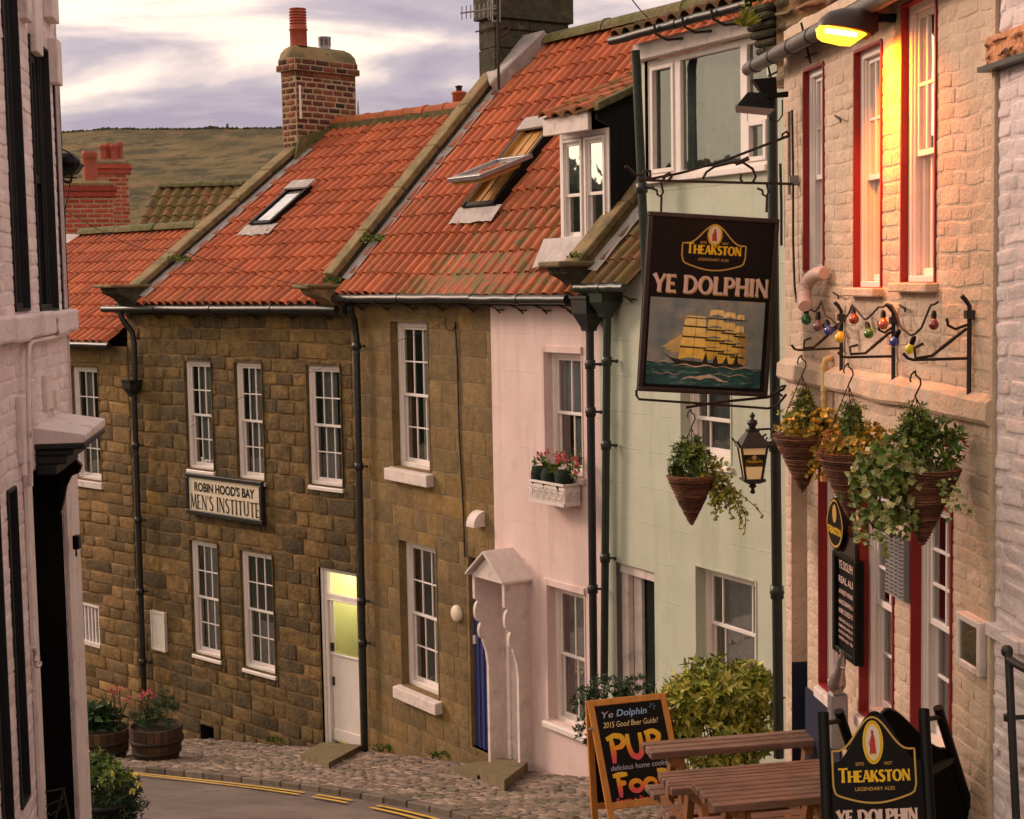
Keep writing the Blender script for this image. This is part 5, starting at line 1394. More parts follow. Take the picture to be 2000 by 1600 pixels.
c = MB(); wavy(c, FG, a0 + .03, a1 - .03, z0, z1, .28, .035, .19); c.build('curtain', M_['greycurtain'], tw)
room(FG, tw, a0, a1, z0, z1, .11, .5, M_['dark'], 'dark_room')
# fascia and upper gutter
mb = MB(); fbox(mb, FG, aBW0 - .02, aGE, -.10, .02, z1 + .005, zGt + .12); mb.build('fascia', M_['oldwhite'], rootG, bevel=.005)
zug = zGt + .16
gutter(FG, rootG, aBW0 - .12, ha(FG, 1462, 60, -.28), -.28, zug, .042)
for i, u in enumerate((1290, 1345, 1402)):
    x = ha(FG, u, 80, -.28); mb = MB(); mb.tube([FG.w(x, -.35, zug + .03), FG.w(x, -.33, zug - .06), FG.w(x + .02, -.22, zug - .11), FG.w(x + .1, -.10, zug - .10)], .013, 5); mb.build('gutter_bracket', M_['black'], rootG)
rpG2 = roofplane(FG, -.26, zug + .05, 3.0, zRB - .05)
pantiles(rpG2, aBW0 - .12, aGE + .1, .2, .33, mossf=lambda a, w: .35, root=rootG, mat_=M_['tile_old'], name='upper_roof')
ridge_tiles(FG, rootG, aBW0 - .5, aGE, 3.0, zRB - .05, .17, 1.2, M_['ridge'])
rpG = roofplane(FG, -.2, zGe, 3.0, zRB - .02)
pantiles(rpG, .0, aBW0 - .02, .2, .33, mossf=lambda a, w: .8, root=rootG, mat_=M_['tile_old'])
coping(rootG, rpG, -.32, -.02, .1, rpG['L'] * .62, .2, .08, 'coping', side_m='coping')
kneeler(rootG, FG, -.36, .0, hz(FG, 1165, 520, -.3), .42, 'darkstone', 'slab', h=.34, capth=.06)
mb = MB(); mb.hexa([FG.w(a, d, z) for z in (zGe - .3, zGt) for a, d in ((aBW0 - .03, -.0), (aBW0 + .0, -.0), (aBW0 + .0, 2.6), (aBW0 - .03, 2.6))]); mb.build('cheek', M_['blackwood'], rootG)
pG = lambda u, v, d=-.14: pI(u, v, d, FG)
downpipe(rootG, [pG(1241, 98, -.28), pG(1243, 130, -.26), pG(1262, 560, -.22)], .044, collars=(.55,), F=FG, m='pipe')
gutter(FG, rootG, -.02, aBW0 + .05, -.27, hz(FG, 1215, 562, -.27), .045, m='pipe', brackets=2)
downpipe(rootG, [pG(1186, 600, -.13), pG(1180, 1335, -.13)], .04, collars=(.14, .36, .66), F=FG, m='pipe', hopper=(pG(1183, 590, -.14), .25, .3, FG.ang))
# rubble parapet on the right
aK0, aK1 = ha(FG, 1466, 70, -.2), ha(FG, 1516, 70, -.2)
zK0, zK1 = hz(FG, 1490, 108, -.2), hz(FG, 1490, 12, -.2)
mb = MB(); 
for k_ in range(6):
    z_ = zK0 + (zK1 - zK0) * k_ / 6; z2 = zK0 + (zK1 - zK0) * (k_ + 1) / 6; e_ = -.10 * (5 - k_) / 5 + .03 * random.random()
    mb.hexa([FG.w(a, d, z) for z in (z_ + .004, z2 - .004) for a, d in ((aK0 - e_ * .8, -.30 - e_), (aK1 + .02, -.30 - e_), (aK1 + .02, 0), (aK0 - e_ * .8, 0))], rc())
mb.build('brick_corbel', M_['darkstone'], rootG, bevel=.02)
Fs = Facade(0, 0, -1); Fs.p = FG.w(aK1 + .03, 0, 0); Fs.t = FG.t; Fs.n = FG.n; Fs.M = Matrix(((Fs.t.x, Fs.n.x, 0, Fs.p.x), (Fs.t.y, Fs.n.y, 0, Fs.p.y), (0, 0, 1, 0), (0, 0, 0, 1)))
mb = MB(); fbox(mb, Fs, 0, 1.3, -.22, 2.5, zK0 - .3, zK1 + .7); rw = mb.build('party_wall', M_['mortar'], rootG)
mb = MB(); masonry(mb, Fs, 0, 1.3, zK0 - .3, zK1 + .7, [], (.09, .2), (.12, .4), .02, .05, .03, .02, warp=.03, fl=.4, out=.22); mb.build('rubble', mat('grey_rubble', ramp=[(.13, .085, .05), (.20, .15, .09), (.26, .10, .06), (.17, .12, .075), (.30, .22, .13)], var=.3, vs=9, bump=.7, rough=.95, dirt=((.08, .07, .04), 3, .5, .7, .6)), rw)
# ------------------------------------------------------------------ the pub
sF = ha(FW, 1534, 600); sN = ha(FW, 1947, 700)
rootW = thing('painted_brick_pub', 'cream painted brick pub with red window reveals and a stone band', 'pub', FW.w(sF, 0, zg(10.6)), FW.ang)
zWt = 1.62; zWb = zg(10.8) - .4
PW = [FW.rect(1572, 1610, 132, 528), FW.rect(1671, 1723, 92, 562), FW.rect(1764, 1829, -2, 552)]
PLW = [FW.rect(1602, 1640, 880, 1350), FW.rect(1682, 1746, 960, 1415), FW.rect(1783, 1859, 985, 1470)]
PDW = (ha(FW, 1546, 1200), ha(FW, 1577, 1200), zWb, hz(FW, 1560, 925))
hW = PW + PLW + [PDW]
mb = MB(); sheet_holes(mb, FW, sF, sN, zWb, zWt, hW); wallW = mb.build('wall', M_['cream'], rootW)
mb = MB(); masonry(mb, FW, sF, sN, zWb, zWt, hW, (.070, .088), (.15, .27), .004, .0030, .005, .006, warp=.035, fl=.8)
mb.build('brickwork', M_['cream'], rootW)
mb = MB()
fbox(mb, FW, sF - .02, sF, 0, 3.0, zWb, zWt); fbox(mb, FW, sF, sN + 3, 2.9, 3.0, zWb, zWt); mb.build('side_wall', M_['cream'], rootW)
for r_ in PW: window(FW, rootW, r_, .028, 'red', fwid=.045, cols=3, rows=(2, 1), rel=.012, glass='glass_bright', sill=None, frame='white', meet=.47, curtain=[(0, .5, 0, .45)], cdepth=.16, curtain_mat='whitecurtain', stile=.03)
for r_ in PLW: window(FW, rootW, r_, .045, 'red', fwid=.045, cols=2, rows=(3, 2), rel=.012, glass='glass', sill=(.04, .09, .02, 'oldwhite'), meet=.5)
for r_ in PW[1:]:
    mb = MB(); fbox(mb, FW, r_[0] - .05, r_[1] + .04, -.07, .06, r_[2] - .05, r_[2] + .0); mb.build('stone_sill', M_['cream'], rootW, bevel=.008)
zl1 = hz(FW, 1800, 752, -.05); 
mb = MB(); n = 26; vs = []
za, zb_2 = hz(FW, 1948, 790, -.05), hz(FW, 1948, 836, -.05)
for i in range(n + 1):
    a = sF - .02 + (sN - sF + .03) * i / n; w1_, w2_ = .012 * nz(a * 1.7, 3), .014 * nz(a * 1.9, 8)
    vs += [FW.w(a, -.0, za + .04 + w1_), FW.w(a, -.055 - .008 * nz(a * 4, 1), za + w1_), FW.w(a, -.06, zb_2 + .02 + w2_), FW.w(a, -.045, zb_2 + w2_), FW.w(a, 0, zb_2 - .01 + w2_)]
mb.add(vs, [(5 * i + k, 5 * i + 5 + k, 5 * i + 6 + k, 5 * i + 1 + k) for i in range(n) for k in range(4)], (.5, .5, 0), False)
mb.add(vs[-5:], [(0, 1, 2, 3, 4)])
mb.build('stone_band', M_['cream'], rootW)
# recessed doorway
a0, a1, z0, z1 = PDW
mb = MB(); zn = hz(FW, 1560, 1305)
for q0, q1, m in ((z0, zn, 'navy'), (zn, z1, 'cream')):
    mb = MB(); mb.quad(FW.w(a0, 0, q0), FW.w(a0, .5, q0), FW.w(a0, .5, q1), FW.w(a0, 0, q1)); mb.quad(FW.w(a1, 0, q0), FW.w(a1, .5, q0), FW.w(a1, .5, q1), FW.w(a1, 0, q1)); mb.build('door_reveal', M_[m], rootW)
mb = MB(); fbox(mb, FW, a0, a1, .5, .55, z0, z1); mb.build('door', M_['navy'], rootW)
mb = MB(); fbox(mb, FW, a0, a1, 0, .5, z1 - .004, z1 + .02); mb.build('door_head', M_['cream'], rootW)
mb = MB(); fbox(mb, FW, a1 + .005, PLW[0][1] + .05, -.018, -.004, zWb, hz(FW, 1590, 1352)); mb.build('plinth', M_['navy'], rootW)
mb = MB(); fbox(mb, FW, sN - .01, sN + .02, -.03, .1, zWb, zWt); mb.build('quoin_edge', M_['cream'], rootW)
# gutter with brackets and the roof edge
gz = hz(FW, 1560, 80, -.16)
mb = MB(); n = 10; g0 = FW.w(sF - .42, -.14, gz); g1 = FW.w(sN + 1.5, -.14, gz); mb.tube([g0, g1], .047, 12); gt = mb.build('gutter', M_['guttergrey'], rootW)
for i in range(5): 
    x = sF - .2 + i * .42; mb = MB(); mb.tube([FW.w(x - .01, -.14, gz), FW.w(x + .01, -.14, gz)], .052, 12); mb.build('gutter_joint', M_['black'], gt)
for u, v in ((1510, 145), (1586, 108)):
    x, z = FW.h(u, v, -.03); q = MB(); q.tube([FW.w(x, -.10, z + .2), FW.w(x, -.04, z - .05)], .008, 5); q.tube([FW.w(x - .11, -.035, z), FW.w(x + .11, -.035, z)], .007, 5); q.build('gutter_bracket', M_['rust'], rootW)
mb = MB(); mb.hexa([FW.w(a, d, z) for a, d, z in ((sF, -.10, gz + .03), (sN + 2, -.10, gz + .03), (sN + 2, 2.9, gz + 1.6), (sF, 2.9, gz + 1.6), (sF, -.10, gz + .08), (sN + 2, -.10, gz + .08), (sN + 2, 2.9, gz + 1.7), (sF, 2.9, gz + 1.7))]); mb.build('roof', M_['tile_old'], rootW)
# downpipe at the corner, ochre waste pipe, ribbed flue hose
pW = lambda u, v, d=-.1: pI(u, v, d, FW)
yy = 10.75
mb = None
downpipe(rootW, [at(1508, 180, yy), at(1509, 330, yy), at(1514, 800, yy), at(1521, 1480, yy)], .037, collars=(.10, .52), m='pipe')
mb = MB(); mb.tube([pW(1608, 800 + 140, -.05), pW(1610, 850, -.05), pW(1610, 715, -.05), pW(1612, 703, -.05), pW(1621, 700, -.02), pW(1629, 698, .02)], .019, 8)
for v in (716, 760, 778): q = pW(1610, v, -.05); mb.tube([q - Vector((0, 0, .012)), q + Vector((0, 0, .012))], .023, 8)
mb.build('waste_pipe', M_['ochrepipe'], rootW)
P_ = [(1572, 598), (1570, 588), (1570, 575), (1573, 560), (1580, 547), (1590, 538), (1600, 534), (1610, 534)]
pts = [pW(u, v, -.16 + .015 * i) for i, (u, v) in enumerate(P_)]
fine_ = []
for i in range(len(pts) - 1):
    for k in range(4): fine_.append(pts[i].lerp(pts[i + 1], k / 4))
fine_.append(pts[-1])
mb = MB(); mb.tube(fine_, [.046 if i % 2 else .037 for i in range(len(fine_))], 12); mb.build('ribbed_flue_hose', M_['pinkhose'], rootW)
# louvred vent, wall hooks, notch marks
r_ = FW.rect(1735, 1770, 1048, 1165, -.03)
mb = MB(); fbox(mb, FW, r_[0], r_[1], -.012, -.004, r_[2], r_[3]); 
n = 15
for i in range(n):
    z_ = r_[2] + (r_[3] - r_[2]) * i / n; h_ = (r_[3] - r_[2]) / n
    mb.hexa([FW.w(r_[0], -.05, z_), FW.w(r_[1], -.05, z_), FW.w(r_[1], -.015, z_ + h_ * .55), FW.w(r_[0], -.015, z_ + h_ * .55), FW.w(r_[0], -.05, z_ + h_ * .25), FW.w(r_[1], -.05, z_ + h_ * .25), FW.w(r_[1], -.015, z_ + h_ * .8), FW.w(r_[0], -.015, z_ + h_ * .8)])
for k in range(5): x = r_[0] + (r_[1] - r_[0]) * k / 4; fbox(mb, FW, x - .004, x + .004, -.045, -.012, r_[2], r_[3])
mb.build('louvred_vent', M_['grey'], rootW)
mb = MB(); mb.tube([pW(1547, 215, -.03), pW(1549, 330, -.03), pW(1549, 470, -.03), pW(1552, 560, -.03), pW(1556, 590, -.03)], .008, 5); mb.tube([pW(1524, 0 + 320, -.02), pW(1526, 400, -.02), pW(1526, 480, -.02)], .01, 5); mb.build('wall_cable', M_['rust'], rootW)
for (u, v) in ((1636, 230), (1632, 575), (1762, 600)):
    mb = MB(); mb.tube([pW(u - 5, v - 4, -.0), pW(u, v, -.04), pW(u + 5, v + 3, -.04), pW(u + 6, v + 9, -.04)], .006, 5); mb.build('wall_hook', M_['rust'], rootW)

# ------------------------------------------------------------------ white brick house at the right edge
rootR = thing('white_brick_house', 'pinkish white painted brick house cut off by the right edge of the photo', 'house', FW.w(sN + .03, 0, zg(7)), FW.ang)
a0, a1 = sN + .022, sN + 2.6; zb = zg(7.2) - .5
mb = MB(); sheet_holes(mb, FW, a0, a1, zb, 2.6, [], -.01); fbox(mb, FW, a0, a0 + .02, -.01, .3, zb, 2.6); fbox(mb, FW, a0, a1, 2.4, 2.5, zb, 2.6); fbox(mb, FW, a1 - .02, a1, -.01, 2.5, zb, 2.6); mb.build('wall', M_['whitebrick'], rootR)
zs_ = hz(FW, 1975, 1235, -.02)
mb = MB(); masonry(mb, FW, a0, a1, zb, 2.6, [], (.075, .09), (.16, .27), .008, .006, .009, .006, warp=.04, fl=.7, out=.01); mb.build('brickwork', M_['whitebrick'], rootR)
mb = MB()
n = 14
for k in range(n):
    x0, x1 = a0 - .03 + (a1 - a0) * k / n, a0 - .03 + (a1 - a0) * (k + .96) / n; j_ = random.uniform(-.01, .01)
    fbox(mb, FW, x0, x1, -.045 + j_, .0, zs_ - .07 + j_, zs_ + j_)
mb.build('string_course', M_['whitebrick'], rootR, bevel=.008)
zo0, zo1 = hz(FW, 1960, 128, -.05), hz(FW, 1960, 62, -.05)
mb = MB(); masonry(mb, FW, a0 - .05, a1, zo0 + .02, zo1, [], (.075, .085), (.1, .25), .01, .02, .02, .008, warp=.02, fl=.5, out=.05); fbox(mb, FW, a0 - .05, a1, -.052, 0, zo0 + .02, zo1, (.5, .5, 0)); mb.build('brick_hood', mat('orange_lit_brick', (.60, .27, .14), var=.3, vs=14, bump=.7, rough=.9, dirt=((.07, .04, .03), 10, .52, .62, .9)), rootR)  # the lamp's orange light is put into the brick colour
mb = MB(); fbox(mb, FW, a0 - .07, a1, -.085, 0, zo0 - .005, zo0 + .018); mb.build('hood_edge', M_['black'], rootR)
# black handrail
hr = MB(); dH = -.12
q = lambda u, v: pI(u, v, dH, FW)
hr.tube([q(1968, 1268), q(1970, 1285), q(1980, 1500), q(1990, 1700), q(1996, 1900)], .019, 8); hr.ball(q(1967, 1272), .028, 8)
hr.tube([q(1970, 1287), q(1985, 1297), q(2010, 1310), q(2060, 1335), q(2110, 1350)], .019, 8)
hr.tube([q(1972, 1402), FW.w(ha(FW, 1972, 1402, dH), -.0, hz(FW, 1972, 1402, dH))], .011, 6)
hr.tube([q(1971, 1396), q(1971, 1408)], .026, 8)
hr.build('handrail', M_['black'], label='black iron pipe handrail standing against the white brick wall at the right edge', cat='handrail')

# ------------------------------------------------------------------ pink-white brick house at the left edge
rootL = thing('whitewashed_corner_house', 'pinkish whitewashed brick corner house with black windows and doorway, at the left edge', 'house', FL.w(0, 0, zg(10.5)), FL.ang)
aL0, aL1 = -4.2, ha(FL, 137, 800); zb = zg(10.5) - .4; ztL = 2.9
LW = [FL.rect(8, 35, -300, 606), FL.rect(66, 100, 96, 606), (ha(FL, 108, 300), ha(FL, 117, 300), hz(FL, 112, 606), hz(FL, 112, 160))]
LD = (ha(FL, 69, 1300), ha(FL, 134, 1300), zg(9.5) + .1, hz(FL, 100, 896))
LS = FL.rect(26, 42, 948, 1590)
LS2 = FL.rect(-14, 5, 800, 1650)
hL = LW + [LD, LS, LS2]
mb = MB(); sheet_holes(mb, FL, aL0, aL1, zb, ztL, hL); fbox(mb, FL, aL1 - .02, aL1, 0, 2.5, zb, ztL); fbox(mb, FL, aL0, aL1, 2.4, 2.5, zb, ztL); fbox(mb, FL, aL0, aL0 + .02, 0, 2.4, zb, ztL); mb.build('wall', M_['whitebrick'], rootL)
mb = MB(); masonry(mb, FL, aL0, aL1, zb, ztL, hL, (.074, .086), (.18, .25), .005, .0034, .005, .004, warp=.035, fl=.8); mb.build('brickwork', M_['whitebrick'], rootL)
mb = MB(); fbox(mb, FL, aL1 - .0, aL1 + .015, -.012, 2.4, zb, ztL); mb.build('corner_board', M_['whitebrick'], rootL)
for r_ in LW[:2]: window(FL, rootL, r_, .03, 'blackwood', fwid=.04, cols=1, rows=(1, 1), rel=.015, glass='glass_sky', frame='blackwood', stile=.05)
window(FL, rootL, LW[2], .03, 'blackwood', fwid=.04, cols=1, rows=(1, 1), rel=.015, glass='glass_sky', frame='blackwood', stile=.03)
for r_ in (LS, LS2): window(FL, rootL, r_, .03, 'blackwood', fwid=.03, cols=1, rows=(1, 1), rel=.015, glass='glass', frame='blackwood', stile=.03)
# string course
s1_, s0_ = hz(FL, 70, 612, -.07), hz(FL, 70, 662, -.07)
mb = MB(); n = 9; 
for k in range(n):
    x0, x1 = aL0 + (aL1 + .05 - aL0) * k / n, aL0 + (aL1 + .05 - aL0) * (k + 1) / n - .006; j_ = random.uniform(-.008, .008)
    fbox(mb, FL, x0, x1, -.075 + j_, .0, s0_ + j_, s1_ + j_ * .5)
mb.build('string_course', M_['whitebrick'], rootL, bevel=.018, seg=2)
for (uL, uR, vT, vB, pj) in ((52, 62, -60, 39, .05), (71, 83, 5, 104, .05), (103, 115, -10, 40, .06), (113, 121, 80, 164, .06), (64, 70, 740, 830, .03), (92, 104, 730, 800, .03), (46, 56, 770, 905, .04), (113, 117, 760, 800, .05)):
    r_ = FL.rect(uL, uR, vT, vB, -pj); mb = MB(); fbox(mb, FL, r_[0], r_[1], -pj, 0, r_[2], r_[3]); mb.build('wall_block', M_['oldwhite'], rootL, bevel=.006)
mb = MB(); qL = lambda u, v, d=-.05: pI(u, v, d, FL)
mb.tube([qL(136, 648), qL(128, 652), qL(100, 660), qL(80, 664), qL(62, 668), qL(56, 676), qL(55, 700), qL(56, 800), qL(60, 950)], .014, 6); mb.build('waste_pipe', M_['whitebrick'], rootL)
# doorway
a0, a1, z0, z1 = LD
mb = MB(); fbox(mb, FL, a0, a1, .24, .3, z0 - .4, z1)
for i in range(5): x = a0 + (a1 - a0) * (i + .5) / 5; fbox(mb, FL, x - .01, x + .01, .225, .245, z0 - .4, z1)
for x in (a0, a1): fbox(mb, FL, x - .012, x + .012, 0, .24, z0 - .4, z1)
fbox(mb, FL, a0, a1, 0, .24, z1 - .005, z1 + .012)
mb.build('black_door', M_['signblack'], rootL)
mb = MB(); fbox(mb, FL, a1 - .10, a1 - .085, .18, .20, z0 - .4, z1 - .2); mb.build('door_edge_strip', M_['oldwhite'], rootL)  # pale strip stands for a highlight near the door's edge
for x_ in (a0 + .2, a1 - .3): mb = MB(); fbox(mb, FL, x_, x_ + .012, .205, .222, z0 - .4, z1 - .12); mb.build('door_highlight', M_['grey'], rootL)  # grey strips are thin painted highlights on the black door
mb = MB(); fbox(mb, FL, a1 + .012, aL1 + .0, -.03, -.004, zb, z1 + .02); fbox(mb, FL, a0 - .15, a0 - .012, -.03, -.004, zb, z1 + .02); mb.build('door_surround', M_['oldwhite'], rootL, bevel=.004)
# canopy
z_w, z_f = hz(FL, 90, 838), hz(FL, 90, 838) - .035
c0_, c1_ = ha(FL, 66, 870), ha(FL, 112, 808) + .05
zc1 = hz(FL, 66, 872); zc2 = hz(FL, 110, 806)
ca0, ca1 = ha(FL, 66, 870), ha(FL, 113, 806); pj = .28
zt_c = (zc1 + zc2) / 2
cnp = MB(); vs = []
K = 12
for i in range(K + 1):
    a = ca0 + (ca1 - ca0) * i / K; st = .008 * math.floor(i / 3)
    vs += [FL.w(a, 0, zt_c + .045 + st * .5 + .006 * nz(i)), FL.w(a, -pj - .012, zt_c - .005 + st * .5 + .006 * nz(i, 5)), FL.w(a, -pj - .012, zt_c - .03)]
cnp.add(vs, [(3 * i + q, 3 * i + 1 + q, 3 * i + 4 + q, 3 * i + 3 + q) for i in range(K) for q in (0, 1)], (.5, .5, 0), False); cnp.add(vs[:3] + [FL.w(ca0, 0, zt_c - .03)], [(0, 1, 2, 3)])
cnp.hexa([FL.w(a, d, z) for z in (zt_c - .05, zt_c - .029) for a, d in ((ca0, 0), (ca1, 0), (ca1, -pj), (ca0, -pj))])
cn_ = cnp.build('door_canopy', M_['oldwhite'], rootL)
mb = MB(); fbox(mb, FL, ca0 - .01, ca1 + .01, -pj - .01, 0, zt_c - .085, zt_c - .05); 
for k, (p_, h0, h1) in enumerate(((.22, .125, .085), (.18, .175, .125), (.12, .24, .175))): fbox(mb, FL, ca0 + .02, ca1 - .02, -p_, 0, zt_c - h0, zt_c - h1 - .001)
mb.build('canopy_moulding', M_['blackwood'], cn_, bevel=.008)
for a in (ca1 - .12,):
    prof = [(0, -.24), (-.12, -.24), (-.15, -.275), (-.135, -.32), (-.085, -.34), (-.05, -.41), (-.035, -.49), (-.015, -.56), (0, -.58)]
    mb = MB(); mb.prism([FL.w(a, d, zt_c + z) for d, z in prof], FL.t * .06); mb.build('carved_bracket', M_['signblack'], cn_)
# alarm box, black lamp and hook on this house
mb = MB(); q = pI(139, 1060, -.05, FL); mb.obox(q + Vector((.03, .02, 0)), (.02, 0, 0), (0, .03, 0), (0, 0, .045)); mb.tube([q + Vector((.03, 0, -.03)), q + Vector((.03, 0, -.09))], .008, 5)
mb.build('black_box', M_['signblack'], rootL, bevel=.006)
mb = MB(); qh = lambda u, v: pI(u, v, -.07, FL); mb.tube([qh(60, 1265), qh(66, 1267), qh(70, 1275), qh(69, 1292)], .014, 6); mb.tube([qh(70, 1290), qh(69, 1299), qh(74, 1303), qh(79, 1299), qh(79, 1292)], .008, 6); mb.build('wall_hook', M_['oldwhite'], rootL)
rb = thing('corner_wall_lamp', 'round black lamp with trailing wires fixed high on the corner of the whitewashed house', 'lamp', at(128, 345, 10.45))
mb = MB(); c = at(131, 318, 10.5); mb.lathe([(.001, .07), (.05, .06), (.085, .02), (.09, -.02), (.03, -.05), (.001, -.05)], c, 14); mb.build('lamp_hood', M_['signblack'], rb)
mb = MB(); mb.prism([at(122, 318, 10.45), at(158, 320, 10.45), at(145, 338, 10.45), at(124, 345, 10.45)], (0, .1, 0)); mb.build('reflector', M_['pipe'], rb)
mb = MB(); P2 = lambda L_: [at(u, v, 10.45) for u, v in L_]
mb.tube(P2([(122, 292), (135, 298), (145, 310), (148, 325), (143, 332), (138, 350), (133, 375), (127, 410), (126, 600)]), .005, 4); mb.tube(P2([(122, 300), (133, 312), (137, 332), (141, 345), (139, 357)]), .006, 4); mb.tube(P2([(123, 347), (150, 347)]), .005, 4); mb.tube(P2([(123, 353), (132, 356), (140, 353)]), .011, 5); mb.build('cable', M_['rust'], rb)

# ------------------------------------------------------------------ hanging pub sign
SPn = FW.t
SP0 = FW.w(ha(FW, 1560, 340), 0, 0)
SG = lambda u, v, off=0.0: hitp(u, v, SP0 + SPn * off, SPn)
rsg = thing('hanging_pub_sign', 'large black hanging pub sign with a painted sailing ship on a scrolled iron arm', 'pub sign', SG(1380, 770))
TL, TR, BL2, BR = SG(1265, 413), SG(1518, 428), SG(1245, 763), SG(1500, 776)
Xs = ((TR - TL) + (BR - BL2)).normalized(); Ys = ((TL - BL2) + (TR - BR)); Ys = (Ys - Xs * Ys.dot(Xs)).normalized()
SW = ((TR - TL).length + (BR - BL2).length) / 2; SH = ((TL - BL2).length + (TR - BR).length) / 2
ctr = (TL + TR + BL2 + BR) / 4; O = ctr - Xs * SW / 2 - Ys * SH / 2; Zs = Xs.cross(Ys)
sb_ = MB(); sb_.obox(ctr, Xs * SW / 2, Ys * SH / 2, Zs * .018); sb_.build('board', M_['signblack'], rsg)
fr2 = MB(); e = .016
for (x0, x1, y0, y1) in ((0, SW, SH - 2 * e, SH), (0, SW, 0, 2 * e), (0, 2 * e, 2 * e, SH - 2 * e), (SW - 2 * e, SW, 2 * e, SH - 2 * e)):
    fr2.obox(O + Xs * (x0 + x1) / 2 + Ys * (y0 + y1) / 2, Xs * (x1 - x0) / 2, Ys * (y1 - y0) / 2, Zs * .034)
fr2.build('board_frame', M_['signframe'], rsg, bevel=.008, seg=2)
S2 = frame2d(O + Zs * .018, Xs, Ys)
crest(S2, SW * .515, SH * .805, SW * .485, rsg)
mb = MB(); 
flared(mb, S2, 'YE DOLPHIN', SW * .075, SW * .955, SH * .555, SH * .098, .20, .11, 1.35, .0012, sp=.09, col=(.1, .1, 0)); 
mb.build('letter_shadow', M_['gold'], rsg)
mb = MB(); flared(mb, S2, 'YE DOLPHIN', SW * .068, SW * .948, SH * .562, SH * .098, .20, .11, 1.35, .004, sp=.09); mb.build('name_lettering', M_['signpink'], rsg)
# the painting: sea, sky and a ship under full sail
px0, px1, py0, py1 = SW * .055, SW * .935, SH * .045, SH * .53
PX_ = lambda x: px0 + (px1 - px0) * x
PY_ = lambda y: py0 + (py1 - py0) * y
msky = mat('painted_stormy_sky', ramp=[(.17, .21, .22), (.24, .26, .25), (.30, .21, .15)], var=.3, vs=4, bump=.1, rough=.45, dirt=((.46, .30, .19), 4.2, .52, .68, .8), dirt2=((.09, .16, .19), 3.5, .50, .66, .85), gvar=.1)
msea = mat('painted_green_sea', (.016, .075, .075), var=.5, vs=9, bump=.15, bs=25, rough=.45, streak=((.16, .26, .24), 9, .54, .66, .9, (1, 1, 4.5)), dirt2=((.006, .03, .035), 6, .5, .65, .8))
mb = MB(); NX = 10
flat(mb, S2, [(PX_(0), PY_(.26)), (PX_(1), PY_(.22)), (PX_(1), PY_(1)), (PX_(0), PY_(1))], .0015, 0, (.4, .5, 0))
flat(mb, S2, [(PX_(0), PY_(0)), (PX_(1), PY_(0)), (PX_(1), PY_(.225)), (PX_(0), PY_(.262))], .0016, 1)
pic = mb.build('painting', [msky, msea], rsg)
msail = mat('painted_golden_sail', ramp=[(.82, .50, .07), (.86, .56, .11), (.88, .66, .28), (.36, .20, .05)], var=.2, vs=18, bump=.1, rough=.45)
mhull = mat('painted_dark_hull', (.018, .016, .014), var=.3, bump=0, rough=.45)
mfoam = mat('painted_foam', (.55, .42, .32), var=.4, vs=30, bump=.1, rough=.45)
mb = MB()
def sail(x0, x1, x2, x3, y0, y1, c, z):      # bottom x0..x1, top x2..x3
    pts = []
    for i in range(7): t = i / 6; pts.append((PX_(x0 + (x1 - x0) * t), PY_(y0 - .0 + .022 * math.sin(math.pi * t))))
    for i in range(7): t = i / 6; pts.append((PX_(x3 + (x2 - x3) * t), PY_(y1 + .008 * math.sin(math.pi * t))))
    flat(mb, S2, pts, z, 0, (c, random.uniform(.3, .7), 0))
zc = .0022
cols_ = [(.27, .50), (.475, .655), (.60, .755), (.71, .835)]
tiers = [(.30, .47), (.45, .58), (.57, .70), (.69, .80), (.79, .88)]
for ci in (3, 2, 1, 0):
    x0, x1 = cols_[ci]
    for ti, (y0, y1) in enumerate(tiers):
        if ci == 0 and ti == 4: continue
        sh = .009 * ti; nar = .0035 * ti; dy = -.03 * ci if ti < 4 else -.02 * (ci - 1)
        zc += .00012
        sail(x0 + sh * .8 + nar, x1 + .0 + sh * .2 - nar, x0 + sh * .8 + nar + .012, x1 + sh * .2 - nar - .004, y0 + dy + .02 * (ci > 0), y1 + dy, (.3 + .1 * ti if ci == 0 else .12 + .12 * ti), zc)
for k, (bx, tx, ty) in enumerate(((.12, .30, .60), (.15, .27, .52), (.19, .29, .46))):
    zc += .00012; flat(mb, S2, [(PX_(bx), PY_(.43 - k * .03)), (PX_(tx), PY_(ty)), (PX_(.275), PY_(.40 - .01 * k))], zc, 0, (.85, .6, 0))
for k in range(3): zc += .00012; flat(mb, S2, [(PX_(.80 + .01 * k), PY_(.66 - k * .12)), (PX_(.865), PY_(.60 - k * .13)), (PX_(.86), PY_(.50 - k * .12)), (PX_(.80), PY_(.52 - k * .12))], zc, 0, (.95, .3, 0))
mb.build('sails', msail, pic)
mb = MB(); zc = .0050
flat(mb, S2, [(PX_(.10), PY_(.405)), (PX_(.20), PY_(.315)), (PX_(.30), PY_(.29)), (PX_(.50), PY_(.275)), (PX_(.70), PY_(.265)), (PX_(.83), PY_(.285)), (PX_(.84), PY_(.245)), (PX_(.60), PY_(.225)), (PX_(.26), PY_(.235)), (PX_(.22), PY_(.28))], zc)
for ci, (x0, x1) in enumerate(cols_):
    xm = (x0 + x1) / 2 + .01; ribbon(mb, S2, [(PX_(xm), PY_(.27)), (PX_(xm + .02), PY_(.97 - .05 * abs(ci - 1)))], .0022, .0052)
    for ti, (y0, y1) in enumerate(tiers):
        if ti: ribbon(mb, S2, [(PX_(x0 + .01 * ti), PY_(y0 - .005 - .03 * ci * (ti < 4))), (PX_(x1 + .01), PY_(y0 - .012 - .03 * ci * (ti < 4)))], .010 if ti < 4 else .006, .0054 + .0001 * ci)
